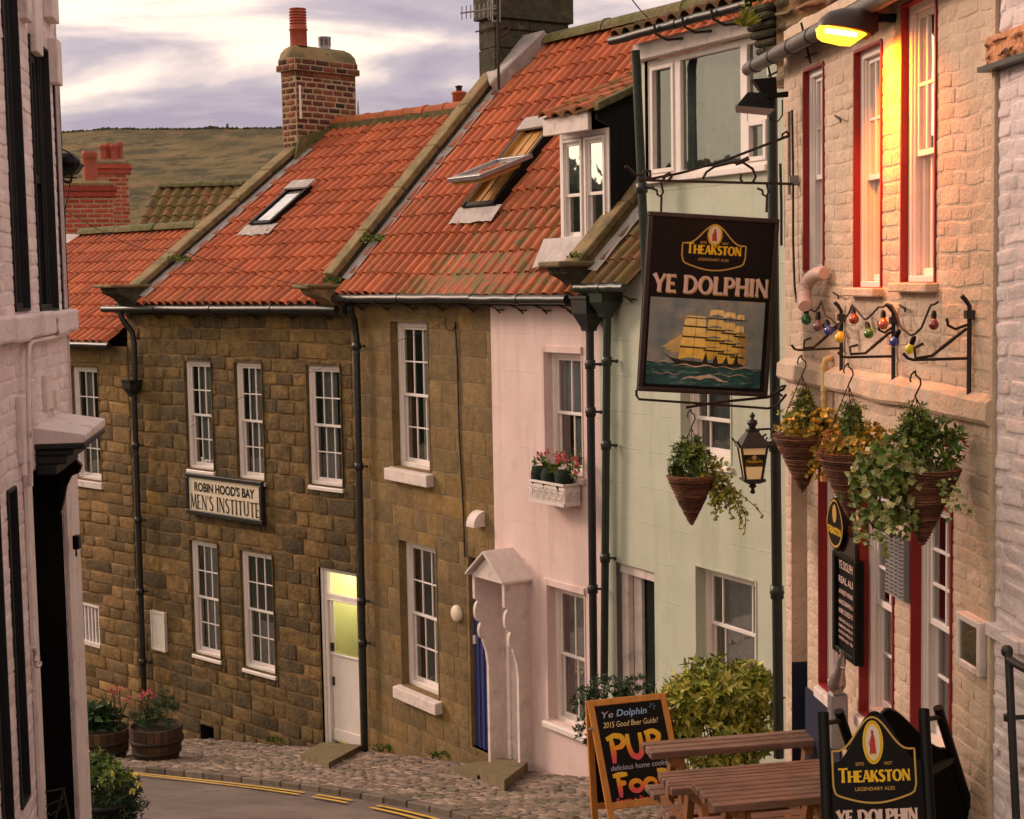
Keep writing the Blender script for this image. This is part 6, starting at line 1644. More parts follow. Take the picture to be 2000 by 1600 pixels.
for k in range(4): 
    x = .48 + .09 * k; flat(mb, S2, [(PX_(x), PY_(.27)), (PX_(x + .05), PY_(.27)), (PX_(x + .03), PY_(.40 - .02 * (k % 3)))], .0047 + .0001 * k)
mb.build('ship_hull', mhull, pic)
mb = MB()
for (x0, x1, y, w_) in ((.0, .24, .262, .006), (.22, .62, .232, .014), (.60, 1.0, .225, .009), (.3, .72, .06, .03), (.05, .3, .13, .006), (.55, .9, .14, .007)):
    pts = [(PX_(x0 + (x1 - x0) * i / 10), PY_(y + .014 * math.sin(i * 1.3 + x0 * 20) + (.05 * math.sin(math.pi * i / 10) if y < .1 else 0))) for i in range(11)]
    ribbon(mb, S2, pts, [w_ * SW * math.sin(math.pi * (i + .4) / 10.8) * random.uniform(.5, 1.2) for i in range(11)], .0060)
mb.build('foam', mfoam, pic)
# iron arm
mb = MB(); r_ = .011
T = lambda L_, r=r_, n=6: mb.tube([SG(u, v) for u, v in L_], r, n)
mb.beam(SG(1246, 352), SG(1566, 360), .022, .016)
T([(1268, 350), (1330, 338), (1420, 312), (1490, 285), (1542, 265)], .010)
T([(1372, 350), (1380, 336), (1395, 326), (1430, 318), (1452, 318), (1470, 330), (1476, 345), (1470, 357)], .009)
T([(1448, 340), (1446, 350), (1452, 358), (1463, 358)], .008)
T([(1220, 326), (1226, 326), (1234, 334), (1240, 341), (1252, 342), (1260, 334), (1270, 334), (1270, 345), (1262, 350)], .010)
T([(1295, 352), (1300, 342), (1308, 338), (1312, 345), (1306, 352)], .010)
T([(1437, 320), (1450, 315), (1462, 309)], .016); 
T([(1542, 265), (1536, 257), (1528, 262), (1528, 272)], .008)
arm = mb.build('iron_arm', M_['rust'], rsg)
mb = MB(); mb.tube([FW.w(ha(FW, 1547, 300), -.02, hz(FW, 1547, 218)), FW.w(ha(FW, 1547, 300), -.02, hz(FW, 1549, 380))], .011, 6)
mb.obox(SG(1552, 352) , (.035, 0, 0), (0, .012, 0), (0, 0, .03)); mb.tube([SG(1564, 322), SG(1564, 370)], .013, 6); mb.build('wall_plate', M_['grey'], arm)
for (u, tx) in ((1291, 1291), (1497, 1497)):
    mb = MB(); mb.tube([SG(u, 356), SG(u + 4, 376), SG(u - 1, 384), SG(u - 7, 380), SG(u - 8, 372), SG(u - 18, 368)], .008, 6); mb.tube([SG(u + 1, 382), SG(u, 415)], .008, 6); mb.build('hook', M_['rust'], arm)
mb = MB(); mb.tube([SG(1243, 762), SG(1243, 772), SG(1248, 780), SG(1395, 790), SG(1500, 798)], .009, 6); mb.tube([SG(1340, 796), SG(1400, 786), SG(1500, 776), SG(1530, 760), SG(1534, 752)], .010, 6)
mb.tube([SG(1500, 798), SG(1518, 792), SG(1528, 780), SG(1536, 770)], .009, 6)
mb.tube([SG(1530, 753), SG(1522, 758), SG(1521, 768), SG(1528, 774)], .008, 6)
mb.build('lower_stay', M_['rust'], rsg)

# ------------------------------------------------------------------ baskets
def ellipse_rim(c, r): return None
def basket(c, r, h, hookp, label, kind, seed, name='hanging_basket', group='wicker hanging baskets on the pub'):
    random.seed(seed)
    c = Vector(c)
    root = thing(name, label, 'hanging basket', c - Vector((0, 0, h)), 0, group)
    mb = MB(); n = 26; prof = []
    for i in range(n + 1):
        t = i / n; rr = r * (t ** .92) * .98 + .012
        prof += [(rr + .006, -h + h * t), (rr + .001, -h + h * (t + .6 / n))]
    prof = [(.002, -h - .01)] + prof + [(r + .015, .012), (r - .02, .014), (.001, -.02)]
    for i in range(len(prof) - 1):
        pass
    vs = []; fs = []; m = 22
    for i, (rr, z) in enumerate(prof):
        for k in range(m):
            an = 2 * math.pi * k / m; q = rr * (1 + .035 * nz(k * .9, i * .5, seed)); vs.append(c + Vector((q * math.cos(an), q * math.sin(an), z + .006 * nz(k * .5, i * .2, seed))))
    for i in range(len(prof) - 1):
        cc = rc()
        mb.add(vs[i * m:(i + 2) * m], [(k, (k + 1) % m, m + (k + 1) % m, m + k) for k in range(m)], cc, False)
    mb.build('wicker_cone', M_['wicker'], root)
    hk = Vector(hookp); j = c + Vector((hk.x - c.x, hk.y - c.y, 0)); top = hk - Vector((0, 0, .10))
    mb = MB(); mb.tube([hk + Vector((-.0, 0, .02)), hk, hk + Vector((.022, 0, -.02)), hk + Vector((.026, 0, -.045)), hk + Vector((.012, 0, -.075)), top], .0045, 6); mb.tube([hk + Vector((0, 0, .02)), hk + Vector((-.02, 0, 0)), hk + Vector((-.026, 0, -.025)), hk + Vector((-.02, 0, -.035))], .0045, 6); mb.build('hook', M_['rust'], root)
    for k in range(3):
        an = .5 + 2.1 * k; e_ = c + Vector((r * .95 * math.cos(an), r * .95 * math.sin(an), .01)); mb = MB()
        m_ = 26
        for i in range(m_):
            a, b = top.lerp(e_, i / m_), top.lerp(e_, (i + 1) / m_); mb.tube([a, b], [.0022, .0045] if i % 2 else [.0045, .0022], 4)
        mb.build('chain', M_['rust'], root)
    def cl(mname, nm, fn):
        q = MB(); fn(q); q.build(nm, M_[mname], root)
    U = Vector((0, 0, 1))
    if kind in ('gold1', 'gold2'):
        cl('leaf_green', 'small_conifer', lambda q: [bush(q, c + U * (.10 + .065 * i) + Vector((.01, 0, 0)), (.10 - .018 * i, .10 - .018 * i, .065), 460, .03, .009, .2, top=.8) for i in range(3)])
        cl('leaf_gold', 'golden_ivy', lambda q: [bush(q, c + Vector((.06, -.04, .03)), (r * 1.0, r * .9, .09), 760, .034, .028, .5), bush(q, c + Vector((.10, -.06, -.06)), (r * .75, r * .7, .14), 560, .034, .028, .5), bush(q, c + Vector((-.06, -.02, .05)), (.10, .10, .06), 260, .032, .026, .4), bush(q, c + Vector((.10, -.04, .11)), (.11, .10, .05), 220, .032, .026, .3)] + [trail(q, c + Vector((random.uniform(-.02, .17), random.uniform(-.15, 0), -.02)), random.randint(5, 9), (.5, -.2, -1), .034, .028) for _ in range(9)])
        if kind == 'gold2': cl('leaf_red', 'russet_heather', lambda q: bush(q, c + Vector((-.10, -.05, .06)), (.11, .10, .08), 420, .022, .006, .3, top=.6))
        else: cl('leaf_yellow', 'yellow_foliage', lambda q: bush(q, c + Vector((-.05, .0, .10)), (.10, .10, .10), 160, .034, .02, .3))
    if kind == 'varieg':
        cl('leaf_green', 'small_conifer', lambda q: [bush(q, c + U * (.13 + .06 * i) + Vector((-.03, 0, 0)), (.115 - .021 * i, .115 - .021 * i, .075), 480, .032, .010, .2, top=.8) for i in range(3)])
        cl('leaf_green', 'broad_leaves', lambda q: bush(q, c + Vector((.06, .0, .12)), (.12, .12, .13), 420, .055, .022, .4, top=.8))
        def iv(q):
            bush(q, c + Vector((-.16, -.05, .04)), (.17, .14, .12), 800, .036, .032, .45); bush(q, c + Vector((-.24, -.05, -.08)), (.14, .12, .17), 520, .036, .032, .45)
            bush(q, c + Vector((-.17, -.06, -.20)), (.13, .11, .12), 330, .036, .032, .4); bush(q, c + Vector((-.06, -.1, .0)), (.12, .08, .06), 160, .034, .03, .4)
            for _ in range(16): trail(q, c + Vector((random.uniform(-.34, -.08), random.uniform(-.15, .05), random.uniform(-.22, -.05))), random.randint(4, 8), (.15, -.1, -1), .034, .03)
            for _ in range(4): trail(q, c + Vector((random.uniform(-.02, .12), -.16, 0)), random.randint(3, 9), (.1, -.3, -1), .03, .026)
        cl('leaf_var', 'variegated_ivy', iv)
        cl('leaf_red', 'red_sprig', lambda q: bush(q, c + Vector((.155, .0, .12)), (.05, .05, .10), 70, .035, .012, .3, top=.8))
    if kind == 'ivy':
        cl('leaf_green', 'upright_foliage', lambda q: bush(q, c + Vector((.0, .0, .12)), (.12, .11, .15), 620, .055, .022, .25, top=.8))
        cl('leaf_green', 'grassy_tuft', lambda q: [leaf(q, c + Vector((random.uniform(-.14, -.05), random.uniform(-.06, .06), 0)), Vector((random.uniform(-.5, .4), random.uniform(-.4, .3), 1)), Vector((0, -1, 0)), random.uniform(.06, .13), .006, rc()) for _ in range(60)])
        st = MB()
        def iv(q):
            bush(q, c + Vector((.12, -.03, .02)), (.12, .10, .09), 300, .03, .026, .4); bush(q, c + Vector((.17, -.03, -.09)), (.08, .08, .14), 230, .03, .026, .4)
            for _ in range(14): trail(q, c + Vector((random.uniform(.08, .22), random.uniform(-.1, .05), random.uniform(-.08, .0))), random.randint(5, 12), (.75, -.1, -.55), .032, .022, st, dens=2, curl=.35)
            for _ in range(3): trail(q, c + Vector((.2, 0, -.05)), 14, (.85, 0, -.42), .034, .02, st, dens=1, curl=.22)
            bush(q, c + Vector((.13, 0, .10)), (.09, .07, .06), 80, .028, .018, .3)
        cl('leaf_yellow', 'trailing_ivy', iv); st.build('stems', M_['stem'], root)
    cl('leaf_red', 'moss_liner', lambda q: [leaf(q, c + Vector((r * math.cos(a_ * .2), r * math.sin(a_ * .2), .005)), rdir(), U, .02, .006, rc()) for a_ in range(120)])
    return root
def bracket(ub, vb0, vb1, arm_uv, diag_uv, hooks, label, seed):
    sa = ha(FW, ub, 680, -.02); P0 = FW.w(sa, 0, 0)
    H = lambda u, v: hitp(u, v, P0, FW.t)
    root = thing('basket_bracket', label, 'bracket', FW.w(sa, 0, hz(FW, ub, vb1)), 0, 'wrought iron basket brackets on the pub wall')
    mb = MB(); z0, z1 = hz(FW, ub, vb1), hz(FW, ub, vb0)
    mb.tube([FW.w(sa, -.02, z0), FW.w(sa, -.02, z1 - .05), FW.w(sa, -.04, z1 - .02), FW.w(sa, -.06, z1)], .0115, 6); mb.obox(FW.w(sa, -.02, z1 - .09), (.02, 0, 0), (0, .025, 0), (0, 0, .02)); mb.build('wall_bar', M_['black'], root)
    mb = MB(); mb.tube([H(*p) for p in arm_uv], .008, 6); mb.build('arm', M_['rust'], root)
    mb = MB(); D = [H(*p) for p in diag_uv]; mb.tube(D, .008, 6)
    a, b = D[1], D[2]
    for k in range(8): 
        q0, q1 = a.lerp(b, .25 + k * .06), a.lerp(b, .28 + k * .06); mb.tube([q0, q1], [.008, .0125], 5)
    mb.build('twisted_stay', M_['rust'], root)
    mb = MB(); mb.tube([H(*p) for p in hooks], .0075, 6); mb.build('scroll_hook', M_['rust'], root)
    return H, root
H1, _ = bracket(1643, 590, 730, [(1546, 674), (1552, 682), (1560, 684), (1643, 680)], [(1636, 640), (1625, 648), (1590, 678), (1570, 680), (1571, 665), (1584, 660)], [(1608, 632), (1609, 640), (1622, 642), (1643, 633)], 'wrought iron bracket carrying the farthest golden ivy basket', 1)
H2, _ = bracket(1745, 593, 753, [(1637, 688), (1645, 697), (1655, 698), (1745, 696)], [(1742, 648), (1735, 652), (1690, 690), (1662, 692), (1660, 678), (1675, 674)], [(1716, 628), (1717, 645), (1728, 650), (1742, 640)], 'wrought iron bracket carrying the middle basket with russet heather', 2)
H3, _ = bracket(1893, 577, 770, [(1764, 690), (1773, 700), (1784, 703), (1893, 700)], [(1888, 642), (1880, 648), (1820, 695), (1788, 700), (1786, 680), (1803, 671)], [(1849, 622), (1852, 636), (1866, 643), (1890, 634)], 'wrought iron bracket nearest the white house, carrying the big variegated basket', 3)
basket(H1(1567, 852), .165, .33, H1(1566, 700), 'wicker cone basket of golden ivy nearest the corner drainpipe', 'gold1', 11)
basket(H2(1660, 888), .168, .34, H2(1657, 716), 'wicker cone basket with russet heather and golden leaves, middle of the row of three', 'gold2', 12)
b3 = H3(1802, 920); basket(b3, .168, .35, H3(1788, 732), 'biggest wicker cone basket, overflowing with green and white variegated ivy', 'varieg', 13)
basket(SG(1350, 932), .15, .31, SG(1350, 805), 'wicker cone basket of trailing ivy hanging under the pub sign against the green wall', 'ivy', 14)
random.seed(21)

# ------------------------------------------------------------------ coloured bulbs
BUL = [(1575, 625, 1575, 602, (.01, .13, .045), 'green'), (1597, 638, 1598, 614, (.16, .07, .085), 'brown'), (1619, 646, 1614, 622, (.03, .045, .25), 'blue'), (1640, 660, 1642, 640, (.75, .45, .02), 'yellow'),
       (1668, 624, 1665, 600, (.28, .03, .015), 'red'), (1697, 652, 1693, 628, (.05, .15, .015), 'green'), (1725, 634, 1725, 610, (.45, .09, .04), 'red'), (1747, 668, 1757, 642, (.03, .045, .28), 'blue'),
       (1777, 682, 1786, 657, (.65, .55, .015), 'yellow'), (1824, 635, 1824, 608, (.20, .015, .015), 'red')]
rbl = thing('coloured_bulb_string', 'string of red, green, blue and yellow bulbs looped along the cream brick wall', 'string lights', FW.w(ha(FW, 1700, 680), -.1, hz(FW, 1700, 680)), FW.ang)
bm = {}
for (u, v, u2, v2, c, n_) in BUL:
    c0_, s0_ = pW(u, v, -.10), pW(u2, v2, -.09)
    ax = (s0_ - c0_).normalized(); r_ = 10 / 3000 * c0_.y
    if n_ + str(c) not in bm:
        m_ = mat(n_ + '_bulb_glass', c, var=.15, vs=30, bump=0, rough=.25, spec=.6, coat=.5); bm[n_ + str(c)] = m_
    mb = MB(); mb.lathe([(.001, -r_), (r_ * .5, -r_ * .87), (r_ * .87, -r_ * .5), (r_, 0), (r_ * .9, r_ * .45), (r_ * .62, r_ * .95), (r_ * .45, r_ * 1.3), (.001, r_ * 1.4)], c0_, 16, axis=ax)
    b_o = mb.build('bulb', bm[n_ + str(c)], rbl)
    mb = MB(); q = c0_ + ax * r_ * 1.25; mb.lathe([(r_ * .5, 0), (r_ * .55, r_ * .9), (r_ * .45, r_ * 1.5), (r_ * .3, r_ * 1.7), (.001, r_ * 1.75)], q, 10, axis=ax); mb.build('socket', M_['signblack'], b_o)
CB = [(1574, 600), (1580, 604), (1592, 609), (1600, 600), (1604, 588), (1607, 600), (1613, 618), (1622, 622), (1634, 634), (1645, 630), (1658, 612), (1664, 596), (1672, 604), (1688, 624), (1695, 622), (1705, 612), (1716, 600), (1725, 600), (1733, 594), (1742, 597), (1750, 612), (1756, 632), (1762, 642), (1778, 655), (1788, 652), (1800, 640), (1810, 615), (1818, 596), (1826, 594), (1832, 590)]
mb = MB(); mb.tube([pW(u, v, -.085) for u, v in CB], .006, 6); mb.build('cable', M_['rust'], rbl)

# ------------------------------------------------------------------ lantern, street lamp, floodlight
rl = thing('pub_wall_lantern', 'black coach lantern with cream glass, on an arm at the pub corner', 'lantern', SG(1473, 965))
c = SG(1470, 942); k = 3000 / c.y; U = Vector((0, 0, 1)); hgt = lambda v: (942 - v) / k
def sqprof(mb, pr, c, ph=R(45)): mb.lathe([(r_ * 1.41, z) for r_, z in pr], c, 4, smooth=False, phase=ph + R(4))
mb = MB(); mb.lathe([(.001, hgt(966)), (.018, hgt(963)), (.01, hgt(955)), (.028, hgt(950)), (.014, hgt(944)), (.03, hgt(940))], c, 10); sqprof(mb, [(.04, hgt(944)), (.075, hgt(938)), (.072, hgt(934)), (.055, hgt(934))], c); mb.build('base', M_['black'], rl)
mb = MB(); w0, w1_ = .052, .084; zA, zB = hgt(936), hgt(872)
for sx, sy in ((1, 1), (1, -1), (-1, 1), (-1, -1)): mb.beam(c + Vector((sx * w0, sy * w0, zA)), c + Vector((sx * w1_, sy * w1_, zB)), .012, .012)
mb.build('frame', M_['black'], rl)
mlg = bpy.data.materials.new('cream_lantern_glass'); mlg.use_nodes = True; b_ = mlg.node_tree.nodes['Principled BSDF']; b_.inputs['Base Color'].default_value = (.75, .50, .26, 1); b_.inputs['Roughness'].default_value = .3; b_.inputs['Emission Color'].default_value = (1, .62, .28, 1); b_.inputs['Emission Strength'].default_value = .12
mb = MB(); a_ = .96
vs = [c + Vector((sx * w * a_, sy * w * a_, z)) for w, z in ((w0, zA), (w1_, zB)) for sx, sy in ((-1, -1), (1, -1), (1, 1), (-1, 1))]
mb.add(vs, [(i, (i + 1) % 4, 4 + (i + 1) % 4, 4 + i) for i in range(4)]); mb.build('lantern_glass', mlg, rl)
fX = Vector((1, 0, 0)); fY = (Vector((0, -(w1_ - w0), zB - zA))).normalized()
zm = (zA + zB) / 2; LF = frame2d(c + Vector((0, -w0 * a_ - .001, zA)), fX, fY)
mb = MB(); H_ = (zB - zA) / fY.z
flat(mb, LF, [(-.062, H_ * .42), (.062, H_ * .42), (.068, H_ * .80), (-.068, H_ * .80)], .001); mb.build('badge_panel', M_['ink'], rl)
crest(lambda x, y, h=0: LF(x, y, h + .0015), 0, H_ * .58, .108, rl)
mb = MB(); sqprof(mb, [(.10, hgt(872)), (.092, hgt(866)), (.05, hgt(848)), (.038, hgt(842)), (.04, hgt(838)), (.02, hgt(836))], c); mb.lathe([(.022, hgt(842)), (.022, hgt(832)), (.036, hgt(826)), (.032, hgt(820)), (.012, hgt(818)), (.010, hgt(815)), (.02, hgt(811)), (.012, hgt(807)), (.001, hgt(803))], c, 12)
for sx, sy in ((1, -1), (-1, -1), (1, 1), (-1, 1)): mb.beam(c + Vector((sx * .085, sy * .085, hgt(872))), c + Vector((sx * .118, sy * .118, hgt(857))), .014, .006)
mb.build('hood', M_['black'], rl)
mb = MB(); mb.tube([c + U * hgt(838), SG(1500, 838), SG(1533, 838)], .008, 6); mb.tube([SG(1497, 848), SG(1490, 852), SG(1492, 862), SG(1503, 865), SG(1515, 858), SG(1530, 845)], .008, 6); mb.tube([SG(1533, 822), SG(1534, 860)], .012, 6); mb.build('arm', M_['black'], rl)

rst = thing('street_lamp', 'glowing orange sodium street lamp on a bracket between the top pub windows', 'street lamp', FW.w(ha(FW, 1750, 60), 0, hz(FW, 1750, 60)))
yl = FW.w(ha(FW, 1752, 40), 0, 0).y; Hn = lambda u, v, dy=0: at(u, v, yl + dy)
tops = [(1598, 48), (1606, 32), (1622, 20), (1648, 13), (1676, 12), (1692, 16), (1702, 10), (1716, 14)]
bots = [(1598, 52), (1606, 52), (1622, 53), (1648, 57), (1676, 62), (1692, 68), (1702, 72), (1716, 60)]
wid = [.03, .075, .098, .11, .11, .10, .07, .045]
mb = MB(); vs = []; K = 9
for (tu, tv), (bu, bv), w in zip(tops, bots, wid):
    t, b = Hn(tu, tv), Hn(bu, bv)
    for k in range(K): an = math.pi * k / (K - 1); vs.append(Vector((t.x, t.y + .04 - math.cos(an) * w, b.z + (t.z - b.z) * math.sin(an) ** .8)))
mb.add(vs, [(i * K + k, i * K + k + 1, (i + 1) * K + k + 1, (i + 1) * K + k) for i in range(7) for k in range(K - 1)], (.5, .5, 0), True); mb.add(vs[-K:], [tuple(range(K))]); mb.add(vs[:K], [tuple(range(K))])
mb.build('lamp_hood', mat('maroon_black_hood', (.035, .018, .018), var=.2, bump=.1, rough=.4), rst)
mlens = bpy.data.materials.new('sodium_lens'); mlens.use_nodes = True; t_ = mlens.node_tree; b_ = t_.nodes['Principled BSDF']; b_.inputs['Base Color'].default_value = (.9, .4, .05, 1)
b_.inputs['Emission Color'].default_value = (1, .45, .015, 1); b_.inputs['Emission Strength'].default_value = 2.8
mlens2 = emis('sodium_tube', (1, .80, .30), 5)
mb = MB(); vs = []
lt = [(1600, 51), (1612, 52), (1650, 58), (1685, 66), (1692, 68)]; lb = [(1602, 70), (1612, 76), (1650, 84), (1668, 85), (1690, 70)]
for (tu, tv), (bu, bv), w in zip(lt, lb, (.06, .08, .09, .085, .06)):
    t, b = Hn(tu, tv), Hn(bu, bv)
    vs += [Vector((t.x, t.y + .04 - w, t.z)), Vector((b.x, b.y + .04 - w * .7, b.z)), Vector((b.x, b.y + .04 + w * .7, b.z)), Vector((t.x, t.y + .04 + w, t.z))]
mb.add(vs, [(4 * i + k, 4 * i + 4 + k, 4 * i + 5 + k, 4 * i + 1 + k) for i in range(4) for k in range(3)]); mb.add(vs[:4], [(0, 1, 2, 3)]); mb.add(vs[-4:], [(0, 1, 2, 3)])
ln_ = mb.build('lamp_lens', mlens, rst)
mb = MB(); mb.tube([Hn(1612, 60, -.052), Hn(1672, 68, -.052)], .013, 6); mb.build('lit_tube', mlens2, ln_)
mb = MB(); mb.beam(Hn(1710, 36, .04), FW.w(ha(FW, 1750, 36), 0.05, Hn(1750, 36).z), .05, .045); mb.tube([Hn(1700, 14, .03), Hn(1688, 8, .03), Hn(1692, -10, .03)], .006, 5); mb.build('bracket', M_['signblack'], rst)
sod = bpy.data.lights.new('sodium_light', 'AREA'); sod.shape = 'RECTANGLE'; sod.size = .25; sod.size_y = .12; sod.energy = 27; sod.spread = R(120); sod.color = (1, .20, .001)
so2 = bpy.data.objects.new('sodium_light', sod); COL.objects.link(so2); lp_ = Hn(1652, 92, .04); so2.location = lp_
tgt = FW.w(ha(FW, 1752, 260), 0, hz(FW, 1752, 215)); so2.rotation_euler = (lp_ - tgt).to_track_quat('Z', 'Y').to_euler()

rf = thing('floodlight', 'black floodlight with a pale glass strip, above the pub sign beside the gutter end', 'floodlight', SG(1480, 230))
yf = SP0.y - .05
A = lambda u, v, dy=0: at(u, v, yf + dy)
mb = MB(); mb.hexa([A(1437, 208, -.08), A(1512, 214, -.08), A(1512, 214, .08), A(1437, 208, .08), A(1460, 180, -.04), A(1515, 182, -.04), A(1515, 182, .06), A(1460, 180, .06)]); mb.hexa([A(1510, 192, -.03), A(1540, 190, -.03), A(1540, 190, .03), A(1510, 192, .03), A(1510, 182, -.03), A(1540, 178, -.03), A(1540, 178, .03), A(1510, 182, .03)]); mb.build('housing', M_['signblack'], rf, bevel=.005)
mb = MB(); mb.hexa([A(1437, 220, -.07), A(1500, 226, -.07), A(1500, 226, .07), A(1437, 220, .07), A(1436, 206, -.09), A(1514, 213, -.09), A(1514, 213, .09), A(1436, 206, .09)]); mb.build('glass_strip', M_['aluminium'], rf)
mb = MB(); mb.prism([A(1470, 155), A(1516, 150), A(1518, 182), A(1488, 180)], (0, .08, 0)); mb.lathe([(.018, 0), (.018, .02)], A(1504, 186, -.07), 12, axis=(0, 1, 0)); mb.build('bracket', M_['signblack'], rf)
mb = MB(); mb.tube([A(1500, 222), A(1508, 236), A(1520, 237), A(1528, 225), A(1528, 195)], .005, 5); mb.build('cable', M_['rust'], rf)

# ------------------------------------------------------------------ things fixed to the pub's lower wall
r_ = FW.rect(1634, 1680, 1085, 1285, -.03)
rwb = thing('wall_ale_board', 'tall black wall board with an oval ale badge on top, beside the red window reveal', 'sign board', FW.w(r_[0], -.03, r_[2]), FW.ang)
mb = MB(); fbox(mb, FW, r_[0], r_[1], -.035, -.005, r_[2], r_[3]); mb.build('board', M_['signblack'], rwb)
mb = MB()
for q in ((r_[0], r_[0] + .05, r_[2], r_[3]), (r_[1] - .05, r_[1], r_[2], r_[3]), (r_[0] + .05, r_[1] - .05, r_[2], r_[2] + .04), (r_[0] + .05, r_[1] - .05, r_[3] - .03, r_[3])): fbox(mb, FW, q[0], q[1], -.06, -.02, q[2], q[3])
mb.build('frame', M_['signblack'], rwb, bevel=.006)
WF = frame2d(FW.w(r_[0], -.036, r_[2]), FW.t, (0, 0, 1)); wl_, hl_ = r_[1] - r_[0], r_[3] - r_[2]
mb = MB()
for i, (tx, y, h_) in enumerate((('YE DOLPHIN', .84, .085), ('REAL ALES', .70, .07), ('AWARD WINNING', .59, .05), ('HAND-DRAWN ALES', .49, .05), ('HOME COOKED FOOD', .40, .05), ('SERVED ALL DAY', .32, .03), ('FAMILIES WELCOME', .26, .03), ('DOGS WELCOME', .20, .03), ('OPEN ALL YEAR', .14, .03))): plain(mb, WF, tx, .065, wl_ - .065, hl_ * y, hl_ * h_, .001, bold=.01)
mb.build('lettering', M_['signpink'], rwb)
ov = FW.rect(1625, 1652, 972, 1072, -.05); oc = ((ov[0] + ov[1]) / 2, (ov[2] + ov[3]) / 2); oa, ob = (ov[1] - ov[0]) * .62, (ov[3] - ov[2]) / 2
def sh_(k, n=32): return [(oc[0] + oa * k * math.cos(2 * math.pi * i / n) * (1 - .25 * max(0, math.sin(2 * math.pi * i / n))), oc[1] + ob * k * math.sin(2 * math.pi * i / n)) for i in range(n)]
mb = MB(); mb.prism([FW.w(a, -.075, z) for a, z in sh_(1)], FW.n * .03); op = mb.build('badge_panel', M_['signblack'], rwb)
mb = MB(); P_ = sh_(.9); WF2 = frame2d(FW.w(0, -.076, 0), FW.t, (0, 0, 1)); ribbon(mb, WF2, P_, .012, .001, closed=True); 
flat(mb, WF2, [(oc[0] + oa * .25 * math.cos(i * .4), oc[1] + ob * (.38 + .36 * math.sin(i * .4))) for i in range(16)], .002); mb.build('badge_outline', M_['gold'], op)
mb = MB(); plain(mb, WF2, 'THEAKSTON', oc[0] - oa * .75, oc[0] + oa * .75, oc[1] - ob * .42, ob * .28, .002, bold=.03); mb.build('badge_lettering', M_['signyellow'], op)
mb = MB(); fbox(mb, FW, r_[0] + .1, r_[1] - .05, -.045, -.03, r_[3] + .0, r_[3] + .12); mb.build('wall_spacer', M_['rust'], rwb)

r_ = FW.rect(1866, 1912, 1205, 1310, -.06)
rm = thing('menu_case', 'shallow white glazed menu case on the cream brick wall near the handrail', 'menu case', FW.w(r_[0], 0, r_[2]), FW.ang)
mb = MB(); t_ = .035
fbox(mb, FW, r_[0], r_[1], -.02, 0, r_[2], r_[3])
for q in ((r_[0], r_[0] + t_, r_[2], r_[3]), (r_[1] - t_, r_[1], r_[2], r_[3]), (r_[0] + t_, r_[1] - t_, r_[2], r_[2] + t_), (r_[0] + t_, r_[1] - t_, r_[3] - t_, r_[3])): fbox(mb, FW, q[0], q[1], -.06, -.02, q[2], q[3])
mb.build('case', M_['oldwhite'], rm, bevel=.005)
mb = MB(); fbox(mb, FW, r_[0] + t_, r_[1] - t_, -.028, -.02, r_[2] + t_, r_[3] - t_); mb.build('backing', mat('dull_khaki_paper', (.26, .21, .13), bump=0), rm)
mb = MB(); mb.quad(*[FW.w(a, -.05, z) for a, z in ((r_[0] + t_, r_[2] + t_), (r_[1] - t_, r_[2] + t_), (r_[1] - t_, r_[3] - t_), (r_[0] + t_, r_[3] - t_))]); mb.build('pane', M_['glass_sky'], rm)

# leaping dolphin figure on a wall block
rd = thing('metal_dolphin', 'hammered silver dolphin diving nose down on a grey block against the pub wall', 'sculpture', pW(1640, 1396, -.12))
mb = MB(); sp = [(1647, 1274, .004), (1645, 1282, .016), (1643, 1294, .022), (1642, 1304, .020), (1640, 1315, .024), (1637, 1325, .036), (1635, 1336, .042), (1635, 1346, .036), (1637, 1352, .02)]
mb.tube([pW(u, v, -.14) for u, v, r in sp], [r * 1.3 for u, v, r in sp], 12)
mb.tube([pW(1634, 1318, -.14), pW(1628, 1324, -.14), pW(1624, 1332, -.15)], [.016, .014, .003], 6)
mb.tube([pW(1640, 1300, -.14), pW(1648, 1306, -.15), pW(1653, 1306, -.15)], [.012, .01, .002], 6)
mb.tube([pW(1647, 1280, -.14), pW(1643, 1272, -.17), pW(1641, 1273, -.20)], [.012, .012, .003], 6)
mb.build('dolphin_body', M_['silver'], rd)
mb = MB(); b0 = pW(1636, 1352, -.12); mb.obox(b0 - Vector((0, 0, .17)), FW.t * .05, FW.n * .05, Vector((0, 0, .17))); mb.build('block', M_['aluminium'], rd, bevel=.012)
